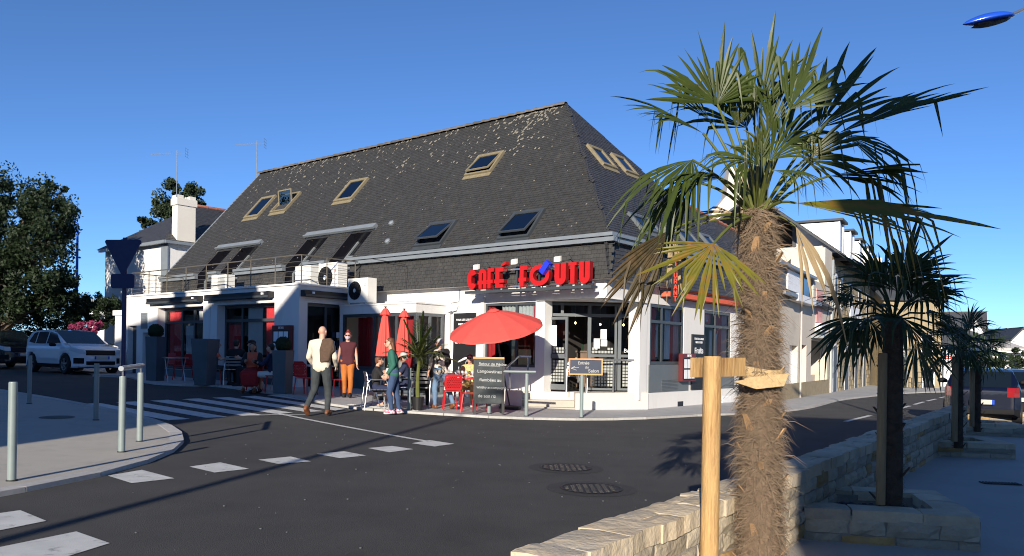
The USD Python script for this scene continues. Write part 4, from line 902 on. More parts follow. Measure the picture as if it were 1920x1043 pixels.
# vertical blade sign
bs = thing('blade_sign', 'tall dark blade sign with red stacked letters spelling restaurant', 'sign', FB.p(2.9, .2, 3.0)); g = MB(); FB.box(g, 2.92, 2.98, .22, .50, 2.93, 4.58); bs.part('panel', g, M['black'])
for i, ch in enumerate('RESTAURANT'):
    g = MB(); g.text(ch, .125, FB.p(2.915, .36, 4.42 - i * .16), FB.n, up, depth=.02, bold=True, center=1); bs.part('letter', g, M['sign_red'])
for z in (3.1, 4.4): g = MB(); FB.box(g, 2.935, 2.965, .0, .219, z, z + .03); bs.part('bracket', g, M['dark_frame'])
def lines(t, fr, s, n, z, rows, right, m='paper', bold=False):
    for txt, h, dz in rows:
        g = MB(); g.text(txt, h, fr.p(s, n, z + dz), right, up, depth=.003, center=1, bold=bold); t.part('lettering', g, M[m])
t = thing('menu_poster', 'black poster panel on the white pillar of the right hand front, offering seafood', 'poster', FB.p(5.2, 0, .5)); g = MB(); FB.box(g, 4.84, 5.70, WN + .002, WN + .05, .50, 2.14); t.part('panel', g, M['black'])
lines(t, FB, 5.27, WN + .051, 0, [('TOUS LES JOURS', .055, 1.98), ('MIDI & SOIR', .055, 1.88)], FB.u, 'paper', True); lines(t, FB, 5.27, WN + .051, 0, [('Fruits', .16, 1.58), ('de mer', .16, 1.33)], FB.u, 'paper', True)
t = thing('menu_poster', 'black poster panel on the white wall left of the red parasol', 'poster', FA.p(4.8, 0, .7)); g = MB(); FA.box(g, 4.36, 5.2, WN + .002, WN + .04, .7, 2.62); t.part('panel', g, M['black'])
lines(t, FA, 4.78, WN + .041, 0, [('TOUS LES JOURS', .055, 2.40), ('MIDI & SOIR', .055, 2.28)], -uA, 'paper', True); lines(t, FA, 4.78, WN + .041, 0, [('Fruits', .16, 2.0), ('de mer', .16, 1.76)], -uA, 'paper', True)
g = MB(); g.tube([FA.p(5.0, WN + .045, 1.22), FA.p(4.75, WN + .045, 1.32), FA.p(4.5, WN + .045, 1.38)], [.02, .035, .01], 6); t.part('knife_drawing', g, M['paper']); g = MB(); g.tube([FA.p(4.6 + .12 * math.cos(a), WN + .045, 1.12 + .17 * math.sin(a)) for a in np.linspace(0, 6.28, 24)], .006, 4, False); t.part('plate_drawing', g, M['paper'])
def menubox(fr, s0, s1, n, z0, z1, right, label):
    t = thing('menu_case', label, 'menu case', fr.p((s0 + s1) / 2, n, z0), 0); g = MB(); fr.box(g, s0, s1, n + .002, n + .13, z0, z1); t.part('case', g, M['burgundy'])
    w, h = s1 - s0, z1 - z0; g = MB(); fr.box(g, s0 + .05 * w, s1 - .05 * w, n + .13, n + .134, z0 + .05 * h, z1 - .16 * h); t.part('door', g, M['black'])
    for j in range(2):
        for i in range(3): g = MB(); a = s0 + w * (.10 + i * .28); fr.box(g, a, a + w * .24, n + .1345, n + .137, z0 + h * (.10 + j * .38), z0 + h * (.42 + j * .38)); t.part('menu_sheet', g, M['paper'])
    g = MB(); g.text('MENU', .07, fr.p((s0 + s1) / 2, n + .131, z1 - .115 * h), right, up, center=1); t.part('lettering', g, M['paper'])
menubox(FA, 9.08, 9.97, NE, 1.31, 2.22, -uA, 'dark menu case on the shaded white pillar of the extension'); menubox(FB, 3.98, 4.82, WN + .04, .76, 1.56, FB.u, 'reddish menu case on the sunny right hand front, beside the seafood poster')
# ================= street furniture
def bollard(base, h=1.0, r=.040, label='', bar=None):
    t = thing('bollard', label, 'bollard', base, 0, 'grey green metal bollards along the kerbs'); g = MB(); g.lathe([(0, -.1), (r, -.1), (r, h - .012), (r * .86, h), (0, h)], base, 16); t.part('tube', g, M['bollard'], smooth=40)
    g = MB(); g.lathe([(r * 1.25, -.02), (r * 1.25, .012), (r, .014)], base, 14); t.part('collar', g, M['cast_iron']); return t
b1 = gr(22, 902, KH); bollard(b1, 1.0, .042, 'sunlit bollard nearest to the camera at the left edge')
bollard(gr(55, 757, KH), .98, .042, 'dark bollard in the shade before the parked cars, far left'); bollard(gr(180, 788, KH), .98, .042, 'dark bollard in the shade below the white car')
pa, pb = gr(228, 848, KH), gr(262, 828, KH)
for q, l in ((pa, 'nearer of the two sunlit bollards that carry a steel bar'), (pb, 'farther of the two sunlit bollards that carry a steel bar')):
    t = bollard(q, .98, .042, l); g = MB(); g.tube([q + up * .98, q + up * 1.06], .014, 8); t.part('stem', g, M['steel'])
g = MB(); d = unit(pb - pa); g.tube([pa + up * 1.08 - d * .10, pb + up * 1.08 + d * .12], .033, 12); single('barrier_bar', g, M['steel'], 'polished steel bar lying across the two sunlit bollards', 'barrier bar', smooth=40)
q = gr(986.7, 780.5, KH); t = bollard(q, .95, .042, 'bollard with a crossbar between the chalkboard and the steps'); g = MB(); g.tube([q + up * .99 + V(-.55, .06, 0), q + up * .99 + V(.20, -.02, 0)], .028, 10); t.part('crossbar', g, M['bollard'])
bollard(gr(1090, 783, KH), .97, .042, 'bollard standing before the cream ramp wall'); bollard(gr(917, 776, KH), .9, .042, 'bollard half hidden behind the chalkboard'); bollard(gr(767, 769.5, KH), .95, .042, 'bollard beside the potted palm behind the green jumper')
# give way sign seen from behind
q = at(230, 770, 15.5); q[2] = G(q[0], q[1]) + KH; zt_ = at(230, 448, 15.5)[2]
t = thing('give_way_sign', 'dark back of a triangular give way sign on a blue pole', 'road sign', q); g = MB(); g.tube([q, V(q[0], q[1], zt_ + .02)], .042, 10); t.part('pole', g, M['sign_blue'])
c = at(232, 451, 15.5); w = 76 / 1480 * 15.5; hgt = 68 / 1480 * 15.5; tri = Polygon([(-w / 2, 0), (w / 2, 0), (0, -hgt * 1.02)]).buffer(-.04).buffer(.04)
dx = V(math.cos(-.10), math.sin(-.10), 0); g = MB(); g.poly(tri, V(q[0], q[1] - .065, zt_ - .03), dx, up, .02); t.part('triangle_plate', g, M['sign_blue'])
for dz in (-.06, -.42): g = MB(); g.obox(V(q[0], q[1] - .068, zt_ + dz - .05) - dx * (.36 if dz > -.1 else .14), dx * (.72 if dz > -.1 else .28), V(0, .03, 0), up * .035); t.part('clamp_rail', g, M['sign_blue'])
g = MB(); pl_ = sbox(-.22, -.12, .22, .12).buffer(-.03).buffer(.05); zz_ = at(230, 528, 15.5)[2]; g.poly(pl_, V(q[0], q[1] - .065, zz_), dx, up, .02); t.part('small_plate', g, M['sign_blue'])
# street lamps
q = at(143, 600, 42); q[2] = G(q[0], q[1]); top = at(146, 419, 42)
t = thing('street_lamp', 'tall blue street lamp with a round globe beside the dark tree', 'street lamp', q); g = MB(); g.tube([q, V(q[0], q[1], top[2])], [.10, .055], 8); t.part('pole', g, M['lamp_blue'])
a = V(q[0], q[1], top[2]); b = at(121, 412, 42); g = MB(); g.tube([a, a + (b - a) * .5 + up * .1, b + up * .18], .03, 6); t.part('arm', g, M['lamp_blue']); g = MB(); g.sph(b, (.22, .22, .17), 2); t.part('globe', g, M['lamp_globe'], smooth=True)
def bluelamp(base, h, headdir, label):
    t = thing('street_lamp', label, 'street lamp', base); g = MB(); a = base + up * h; g.tube([base, base + up * h * .5, a], [.09, .075, .05], 10); t.part('pole', g, M['lamp_blue']); hd = unit(headdir)
    g = MB(); b = a + hd * .55 + up * .42; g.tube([a - up * .3, a + up * .12, b], [.045, .042, .03], 8); t.part('arm', g, M['aluminium'])
    return t, a, hd
hc0, hc1 = at(1902, 31, 11.), at(1806, 46, 11.); hd = hc1 - hc0; L_ = float(np.linalg.norm(hd)); hd /= L_; base = V(hc0[0] + 1.05, hc0[1] + .2, 0); base[2] = G(base[0], base[1])
t = thing('street_lamp', 'blue leaf shaped lamp head reaching in at the top right', 'street lamp', base); a = base + up * (hc0[2] - base[2] - .25)
g = MB(); g.tube([base, a], [.09, .05], 10); t.part('pole', g, M['lamp_blue']); g = MB(); g.tube([a, hc0 + V(.35, .07, .22), hc0 + V(-.02, 0, .03)], .024, 8); t.part('arm', g, M['aluminium'], smooth=40)
sd = unit(np.cross(hd, up)); un = np.cross(sd, hd); g = MB(); v = []; K = 14
for i in range(K + 1):
    x = i / K; wv = .155 * math.sin(math.pi * min(max(x, .0), 1) ** .75) ** .8 + .012; hv = .085 * math.sin(math.pi * x) ** .7 + .008
    for a_ in np.linspace(0, 2 * math.pi, 17)[:-1]: v.append(hc0 + hd * L_ * x + sd * wv * math.cos(a_) + un * hv * (math.sin(a_) if math.sin(a_) > 0 else .45 * math.sin(a_)))
g.raw(np.array(v), [(i * 16 + j, i * 16 + (j + 1) % 16, (i + 1) * 16 + (j + 1) % 16, (i + 1) * 16 + j) for i in range(K) for j in range(16)]); h_ = t.part('head', g, M['lamp_blue'], smooth=60)
g = MB(); v = [hc0 + hd * L_ * x + sd * y * .12 * math.sin(math.pi * x) ** .7 - un * (.040 * math.sin(math.pi * x) ** .7 + .014) for x in np.linspace(.12, .8, 8) for y in (-1, 1)]; g.raw(np.array(v), [(2 * i, 2 * i + 1, 2 * i + 3, 2 * i + 2) for i in range(7)]); h_.part('lens', g, M['plastic_black'])
y_ = -6.; x_ = (-4.9 + .2201 * y_) / .9755; base = V(x_, y_, G(x_, y_)); t, a, hd2 = bluelamp(base, 7.5, V(1, .1, .1), 'blue street lamp behind the camera whose thin shadow crosses the road')
g = MB(); g.sph(a + hd2 * .9 + up * .42, (.40, .15, .07), 2); t.part('head', g, M['lamp_blue'], smooth=True)
# ================= terrace furniture
def tall_planter(base, h, w0, w1, label, ball=.0, rz=.5):
    t = thing('tall_planter', label, 'planter', base); g = MB(); v = []
    for z, w in ((0, w0), (h, w1), (h, w1 - .04), (h - .06, w1 - .05)):
        for a in range(4): v.append(base + V(math.cos(rz + a * math.pi / 2) * w * .7071, math.sin(rz + a * math.pi / 2) * w * .7071, z))
    g.raw(np.array(v), [(i * 4 + j, i * 4 + (j + 1) % 4, (i + 1) * 4 + (j + 1) % 4, (i + 1) * 4 + j) for i in range(3) for j in range(4)] + [(12, 13, 14, 15)]); t.part('pot', g, M['planter_grey'])
    if ball:
        b = MB(); c = base + up * (h + ball * .75); b.sph(c, ball * .93, 2); t.part('shrub_core', b, M['box_leaf']); r = np.random.default_rng(5); lf = MB(); k = 1500; d = r.normal(size=(k, 3)); d /= np.linalg.norm(d, axis=1)[:, None]; c_ = c + d * ball * r.uniform(.93, 1.06, (k, 1)); e1 = np.cross(d, r.normal(size=(k, 3))); e1 /= np.linalg.norm(e1, axis=1)[:, None]; e2 = np.cross(d, e1) + d * r.uniform(-.6, .6, (k, 1)); s = .016
        vv = np.stack([c_ - e1 * s, c_ + e2 * s * 1.4, c_ + e1 * s, c_ - e2 * s * 1.4], 1).reshape(-1, 3); lf.raw(vv, np.arange(4 * k).reshape(-1, 4)); t.part('foliage', lf, M['box_leaf'], kind='stuff')
    return t
tall_planter(gr(291, 714, KH), 1.35, .36, .42, 'tall grey planter with a clipped ball at the left end of the terrace', .22)
tall_planter(gr(384, 722, KH), 1.32, .40, .56, 'very dark flared planter between two terrace tables', 0)
tall_planter(gr(530, 738, KH), 1.12, .34, .40, 'tall grey planter with a green clipped ball under the menu case', .20)
def xf(rz): return np.array([[math.cos(rz), -math.sin(rz), 0], [math.sin(rz), math.cos(rz), 0], [0, 0, 1]])
def red_chair():
    t = thing('red_chair', 'x', 'chair', local=True)
    g = MB(); pgn = sbox(-.21, -.20, .21, .22).buffer(-.05).buffer(.05); g.poly(pgn, V(0, 0, .43), V(1, 0, 0), V(0, 1, 0), .025); t.part('seat', g, M['red_plastic'])
    hol = [Point(x + (.02 if j % 2 else 0), z).buffer(.013, 2) for j, z in enumerate(np.arange(.08, .34, .04)) for x in np.arange(-.15, .16, .042)]
    bk = sbox(-.20, .02, .20, .38).buffer(-.05).buffer(.05).difference(shapely.union_all(hol)); g = MB(); g.poly(bk, V(0, -.20, .45), V(1, 0, 0), unit([0, -.16, 1]), .016); t.part('backrest', g, M['red_plastic'])
    for x in (-1, 1):
        for y in (-1, 1): g = MB(); g.tube([V(x * .18, y * .17, .44), V(x * .215, y * .22, 0)], [.02, .014], 6); t.part('leg', g, M['red_plastic'])
    return t
def alu_chair():
    t = thing('aluminium_chair', 'x', 'chair', local=True)
    for x in (-.26, .26):
        g = MB(); g.tube([V(x, .26, 0), V(x, .22, .62), V(x, .18, .67), V(x, -.14, .67), V(x, -.20, .60), V(x, -.27, 0)], .0125, 8); t.part('side_frame', g, M['aluminium'], smooth=40)
    g = MB(); g.tube([V(-.25, -.15, .43), V(-.22, -.22, .80), V(-.19, -.235, .83), V(.19, -.235, .83), V(.22, -.22, .80), V(.25, -.15, .43)], .0125, 8); t.part('back_frame', g, M['aluminium'], smooth=40)
    for i in range(3): g = MB(); z = .55 + i * .09; g.obox(V(-.225, -.19 - i * .012, z), V(.45, 0, 0), V(0, .012, 0), V(0, -.01, .06)); t.part('back_slat', g, M['aluminium'])
    for i in range(5): g = MB(); g.obox(V(-.245, -.16 + i * .08, .44), V(.49, 0, 0), V(0, .062, 0), V(0, 0, .014)); t.part('seat_slat', g, M['aluminium'])
    return t
def cafe_table(top='aluminium', r=.32, square=False, group='terrace tables', name='cafe_table'):
    t = thing(name, 'x', 'table', local=True, group=group); g = MB()
    if square: g.obox(V(-r, -r, .71), V(2 * r, 0, 0), V(0, 2 * r, 0), V(0, 0, .03))
    else: g.lathe([(0, .735), (r, .735), (r, .71), (0, .71)], n=24)
    t.part('tabletop', g, M[top])
    return t
def legs_x(t, m):
    for x in (-.24, .24):
        for s in (-1, 1): g = MB(); g.tube([V(x, s * .26, .71), V(x, -s * .26, 0)], .012, 6); t.part('leg', g, M[m])
tb = cafe_table('aluminium', .32, True); legs_x(tb, 'aluminium')
rt = cafe_table('red_metal', .33, True, name='folding_table'); legs_x(rt, 'red_metal')
place = lambda px, py: gr(px, py, KH)
tabs = [(328, 716, 'bare aluminium table between red chairs left of the dark planter'), (405, 715, 'small table half behind the dark flared planter'), (495, 733, 'table where the woman in the red skirt sits'), (600, 738, 'table behind the bald man'), (722, 762, 'table with a bottle behind the woman in the green jumper')]
tabpos = []
for i, (px, py, l) in enumerate(tabs):
    p = place(px, py); tabpos.append(p)
    if i == 0: move(tb, p, .6); stage.GetPrimAtPath(tb.path).SetCustomDataByKey('label', l)
    else: copy(tb, p, .6 - .3 * (i % 2), l)
p_red = place(872, 768); move(rt, p_red, .25); stage.GetPrimAtPath(rt.path).SetCustomDataByKey('label', 'red folding table with crossed legs under the open parasol'); stage.GetPrimAtPath(rt.path).ClearCustomDataByKey('group')
rc = red_chair(); reds = [(309, 710, 2.6, 'red chair at the far left of the terrace, beside the tall planter'), (343, 713, 1.2, 'red chair between the bare table and the dark planter'), (513, 736, 1.9, 'red chair of the person in navy, left of the planter'), (555, 735, .25, 'perforated red chair seen from behind right of the tall planter'), (573, 741, -.4, 'red chair to the left of the bald man'), (632, 744, -.9, 'red chair between the bald man and the masked woman'), (848, 769, .15, 'red chair holding the bag beside the striped top'), (889, 774, 2.5, 'red chair behind the left leg of the chalkboard')]
for i, (px, py, rz, l) in enumerate(reds):
    p = place(px, py)
    if i == 0: move(rc, p, rz); stage.GetPrimAtPath(rc.path).SetCustomDataByKey('label', l); stage.GetPrimAtPath(rc.path).SetCustomDataByKey('group', 'red terrace chairs')
    else: copy(rc, p, rz, l, 'red terrace chairs')
ac_ = alu_chair(); alus = [(441, 722, .05, 'aluminium chair in the shade, seen from behind under the dark jacket'), (703, 768, -1.25, 'aluminium armchair of the barefoot person, seen from its side'), (790, 762, -.15, 'aluminium chair seen from behind right of the potted palm'), (826, 758, .5, 'aluminium chair hidden behind the striped top')]
for i, (px, py, rz, l) in enumerate(alus):
    p = place(px, py)
    if i == 0: move(ac_, p, rz); stage.GetPrimAtPath(ac_.path).SetCustomDataByKey('label', l); stage.GetPrimAtPath(ac_.path).SetCustomDataByKey('group', 'aluminium terrace chairs')
    else: copy(ac_, p, rz, l, 'aluminium terrace chairs')
# things on tables
def bottle(p, label, m='bottle_glass', h=.3):
    t = thing('bottle', label, 'bottle', p); g = MB(); g.lathe([(0, 0), (.037, 0), (.037, h * .62), (.014, h * .8), (.014, h), (0, h)], p, 10); t.part('body', g, M[m], smooth=40); g = MB(); g.lathe([(.038, h * .2), (.038, h * .5)], p, 10); t.part('paper_label', g, M['paper'])
def glass(p, label):
    t = thing('glass', label, 'glass', p, 0, 'glasses on the table under the parasol'); g = MB(); g.lathe([(.0, 0), (.03, .0), (.006, .012), (.006, .08), (.036, .12), (.034, .17)], p, 10); t.part('bowl', g, M['lamp_glass']); 
bottle(tabpos[4] + V(.05, .05, .74), 'green bottle on the table behind the green jumper')
bottle(p_red + V(-.18, .2, .74), 'bottle at the left of the laid red table', 'lamp_glass', .26)
for i, (a, b) in enumerate(((-.22, -.05), (-.08, .12), (.02, -.12), (.16, .08))): glass(p_red + V(a, b, .74), ['wine glass at the left edge of the red table', 'wine glass farther back on the red table', 'wine glass at the near edge of the red table', 'wine glass before the woman in the floral blouse'][i])
g = MB(); g.lathe([(0, .745), (.07, .745), (.12, .77)], p_red + V(.08, .0, 0), 14); single('plate', g, M['white_paint'], 'white plate on the red folding table', 'plate')
g = MB(); p = tabpos[2]; g.lathe([(0, .745), (.07, .745), (.12, .76)], p + V(.05, -.1, 0), 14); single('plate', g, M['white_paint'], 'white plate on the shaded table of the woman in red', 'plate')
g = MB(); g.obox(tabpos[3] + V(-.3, -.2, .742), V(.2, .05, 0), V(-.05, .2, 0), V(0, 0, .02)); single('folded_paper', g, M['paper'], 'pale folded paper on the table left of the bald man', 'paper')
# parasols
def folded_parasol(px, pyt, pyb, d, label):
    tp = at(px, pyt, d); bt = at(px - 3, pyb, d); base = V(bt[0], bt[1], G(bt[0], bt[1]) + KH); t = thing('closed_parasol', label, 'parasol', base, 0, 'closed red parasols')
    g = MB(); g.tube([base, tp + up * .06], .019, 8); t.part('pole', g, M['dark_frame']); g = MB(); g.lathe([(.28, 0), (.28, .06), (.04, .09), (.03, .3)], base, 16); t.part('base', g, M['cast_iron'])
    H = tp[2] - bt[2]; n = 40; v = []; pr = [(0, .04), (.06, .06), (.14, .07), (.2, .085), (.5, .13), (.8, .165), (1, .185)]
    for f_, r in pr:
        for j in range(n): a = j / n * 6.283; rr = r * (1 + .20 * math.sin(a * 8) * min(1, f_ * 3)); v.append(tp + V(rr * math.cos(a), rr * math.sin(a), -H * f_) + (bt - tp) * V(1, 1, 0) * f_)
    g = MB(); g.raw(np.array(v), [(i * n + j, (i + 1) * n + j, (i + 1) * n + (j + 1) % n, i * n + (j + 1) % n) for i in range(len(pr) - 1) for j in range(n)]); t.part('canopy', g, M['parasol'], smooth=True)
    g = MB(); v = []
    for f_, r in ((-.01, .02), (.0, .05), (.10, .12), (.13, .135)):
        for j in range(n): a = j / n * 6.283; rr = r * (1 + .1 * math.sin(a * 8)); v.append(tp + V(rr * math.cos(a), rr * math.sin(a), -H * f_))
    g.raw(np.array(v), [(i * n + j, (i + 1) * n + j, (i + 1) * n + (j + 1) % n, i * n + (j + 1) % n) for i in range(3) for j in range(n)]); t.part('top_flap', g, M['parasol'], smooth=True)
    g = MB(); g.lathe([(.05, .04), (.05, .055), (0, .06)], tp, 8); t.part('finial', g, M['black'])
folded_parasol(723, 579, 668, 20.2, 'left closed parasol, its lower half in shade'); folded_parasol(758, 583, 672, 20.6, 'right closed parasol in the sun behind the potted palm')
ap = at(925, 584, 18.6); axis = unit(V(-.16, -.30, 1)); ex = unit(np.cross(V(0, 1, 0), axis)); ey = np.cross(axis, ex); base = ap - axis * 2.2; base = V(base[0] + .1, base[1] + .1, 0); base[2] = G(base[0], base[1]) + KH
t = thing('open_parasol', 'large open red parasol shading the table before the entrance', 'parasol', base); n = 24; Rr = 1.13
g = MB(); v = []
for k_, (r, z) in enumerate(((.10, .0), (.42, -.10), (.75, -.24), (.98, -.37), (1.0, -.40))):
    for j in range(n * 4):
        a = j / (n * 4) * 6.2832; sc = abs(math.cos(a * n / 4)); rr = Rr * r * (1 - .018 * sc * (r > .9)); v.append(ap + ex * rr * math.cos(a) + ey * rr * math.sin(a) + axis * (Rr * z - .02 * sc * r))
m_ = n * 4; g.raw(np.array(v), [(i * m_ + j, (i + 1) * m_ + j, (i + 1) * m_ + (j + 1) % m_, i * m_ + (j + 1) % m_) for i in range(4) for j in range(m_)]); t.part('canopy', g, M['parasol'], smooth=12)
g = MB(); v = []
for (r, z) in ((.02, .055), (.06, .05), (.13, .01)):
    for j in range(24): a = j / 24 * 6.283; v.append(ap + (ex * math.cos(a) + ey * math.sin(a)) * r * Rr + axis * (z * Rr))
g.raw(np.array(v), [(i * 24 + j, (i + 1) * 24 + j, (i + 1) * 24 + (j + 1) % 24, i * 24 + (j + 1) % 24) for i in range(2) for j in range(24)]); t.part('top_cap', g, M['parasol'])
for j in range(12): a = j / 12 * 6.283; g = MB(); g.tube([ap - axis * .03, ap + (ex * math.cos(a) + ey * math.sin(a)) * Rr * .97 - axis * .44], .007, 4); t.part('rib', g, M['dark_frame'])
g = MB(); g.tube([base, ap - axis * .9, ap], .02, 8); t.part('pole', g, M['dark_frame']); g = MB(); g.lathe([(.28, 0), (.28, .06), (.04, .09)], base, 16); t.part('base', g, M['cast_iron'])
# chalkboard on two legs
bl, br = gr(889, 777, KH), gr(944, 779, KH); x = unit((br - bl) * V(1, 1, 0)); nf = V(x[1], -x[0], 0); lean = unit(up + V(-nf[0], -nf[1], 0) * .10); W = float(np.linalg.norm((br - bl)[:2]))
t = thing('chalkboard', 'black chalkboard stand on the kerb with a handwritten dish of the day', 'chalkboard', bl)
for s in (-.02, W - .04): g = MB(); g.obox(bl + x * s - up * .0, x * .06, nf * -.03, lean * 1.26); t.part('leg', g, M['black'])
for s in (.0, W - .04): g = MB(); g.obox(bl + x * s - nf * .45, x * .05, nf * -.03, unit(up * 1.2 + nf * .30) * 1.2); t.part('back_leg', g, M['black'])
o = bl + lean * .24 + nf * .005; g = MB(); g.obox(o + x * .02, x * (W - .06), nf * .012, lean * 1.0); t.part('board', g, M['chalkboard'])
g = MB(); g.obox(bl + lean * 1.235 + nf * .02 - x * .03, x * (W + .04), nf * -.04, lean * .045); g2 = t.part('top_bar', g, M['orange_wood'])
for txt, h, s, z in (('Retour de Pêche', .058, .08, .86), ('Langoustines', .064, .05, .69), ('flambées au', .062, .09, .50), ('whisky accompagné', .050, .03, .34), ('de son riz', .064, .06, .14)):
    g = MB(); g.text(txt, h, o + x * (s + .02) + lean * z + nf * .0125, x + lean * -.03, lean, depth=.002); v, f = g.arr(); t.part('handwriting', MB().raw(v, f), M['chalk'])
g = MB(); g.obox(o + x * .09 + lean * .835 + nf * .0125, x * .48, nf * .002, lean * .008); t.part('underline', g, M['chalk'])
# board with an arrow, leaning on a chair on the platform
q = V(1.70, 20.40, .50); ch = copy(ac_, q + V(-.02, .10, -.02), math.pi, 'aluminium chair on the cafe platform behind the arrow board', 'aluminium terrace chairs')
t = thing('arrow_board', 'small framed blackboard with an arrow pointing left, on the cafe platform', 'blackboard', q); c0 = at(1066, 703, 20.0); c1 = at(1130, 704, 20.0); x = unit((c1 - c0) * V(1, 1, 0)); W = float(np.linalg.norm((c1 - c0)[:2])); H = at(1066, 672, 20.)[2] - c0[2]; nf = V(x[1], -x[0], 0); c0[2] = (c0[2] + c1[2]) / 2
g = MB(); g.obox(c0, x * W, -nf * .015, up * H); t.part('board', g, M['navy_board'])
for (a, b, c, d) in ((0, W, 0, .035), (0, W, H - .035, H), (0, .035, .035, H - .035), (W - .035, W, .035, H - .035)): g = MB(); g.obox(c0 + x * a + up * c + nf * .002, x * (b - a), nf * .018, up * (d - c)); t.part('frame_bar', g, M['orange_wood'])
for txt, h, a, z in (('Entrée', .07, .24, .27), ('du', .055, .42, .17), ('Salon', .075, .50, .07)): g = MB(); g.text(txt, h, c0 + x * a + up * z + nf * .001, x, up, depth=.003); t.part('handwriting', g, M['chalk'])
g = MB(); 
for (a, b, c, d) in ((.06, .17, .26, .19), (.06, .16, .16, .22), (.06, .17, .20, .12)): g.tube([c0 + x * a + up * b + nf * .004, c0 + x * c + up * d + nf * .004], .006, 4)
t.part('arrow', g, M['chalk'])
# bags
g = MB(); q = place(481, 733); g.sph(q + up * .16, (.19, .12, .17), 2); t = thing('handbag', 'white bag on the ground under the shaded table', 'bag', q); t.part('body', g, M['cloth_white'], smooth=True); g = MB(); g.tube([q + V(-.08, 0, .3), q + V(0, 0, .42), q + V(.08, 0, .3)], .012, 6); t.part('strap', g, M['cloth_navy'])
q = place(848, 769) + up * .46; g = MB(); g.sph(q + up * .15, (.21, .15, .17), 2); t = thing('handbag', 'shiny red bag lying on a red chair', 'bag', q); t.part('body', g, M['ruby_bag'], smooth=True); g = MB(); g.tube([q + V(-.1, 0, .28), q + V(0, 0, .4), q + V(.1, 0, .28)], .012, 6); t.part('strap', g, M['ruby_bag'])
# ================= palms
def fan(mb, hub, axis, face, L, n=32, spread=150, droop=.25, fuse=.47, wid=None, rg=None, tipdroop=.25, lenvar=.13, curl=.16):
    """one fan of pleated leaflets, joined near the hub"""
    axis = unit(axis); side = unit(np.cross(axis, face)); nn = np.cross(side, axis); n = int(n * .72); A = np.radians(spread) / 2; da = 2 * A / n; tipdroop *= .7
    fs = [0, .2, fuse, .60, .76, .90, 1.0]
    for k in range(n):
        a = -A + da * (k + .5) + rg.normal(0, .04); l = L * (1 - .20 * (abs(a) / max(A, .01)) ** 2) * (1 + rg.normal(0, lenvar)); d = axis * math.cos(a) + side * math.sin(a); pd = -axis * math.sin(a) + side * math.cos(a)
        td = max(0, rg.normal(tipdroop, tipdroop * .6)); bend = rg.uniform(.45, .8) if rg.random() < .26 + tipdroop * .6 else 2; v = []; kick = rg.normal(0, .05); tw = rg.normal(0, .9); w0 = max(math.tan(da / 2), wid or .058) * l * fuse
        for f in fs:
            r = l * f; w = max(math.tan(da / 2), .04) * r * 1.04 if f <= fuse else w0 * max(.0, 1 - ((f - fuse) / (1 - fuse)) ** 2.3) + .0008
            sag = -droop * l * f * f - td * l * max(0, f - fuse) ** 2 * 2.2 - (max(0, f - bend) * l * 1.0 if bend < 1 else 0); x = r if bend > 1 or f < bend else l * bend + (r - l * bend) * .22
            c = hub + d * x + up * sag + pd * (kick * l * max(0, f - fuse)) + nn * (curl * l * math.cos(a * 1.2) * f); t_ = tw * max(0, f - fuse); q = pd * math.cos(t_) + nn * math.sin(t_)
            v += [c - q * w, c + nn * w * .5, c + q * w]
        f_ = []
        for i in range(len(fs) - 1):
            for j in range(2): f_.append((i * 3 + j, i * 3 + j + 1, i * 3 + 4 + j, i * 3 + 3 + j))
        mb.raw(np.array(v), f_)
def frond(th, root, hub, tip, face, spread, droop, m, rg, n=32, pr=.011, label=None, sagp=.04, **kw):
    pr = pr * .8
    mb = MB(); fan(mb, hub, tip - hub, unit(np.asarray(face)) + rg.normal(0, .28, 3), float(np.linalg.norm(tip - hub)), n, spread, droop, rg=rg, **kw)
    p = th.part('frond', mb, M[m], label=label); t = np.linspace(0, 1, 6)[:, None]; pts = root + (hub - root) * t + up * (sagp * np.sin(t * math.pi))
    g = MB(); g.tube(pts, np.linspace(pr * 1.3, pr * .8, 6), 6); p.part('petiole', g, M['petiole' if m != 'dark_frond' else 'dark_frond'])
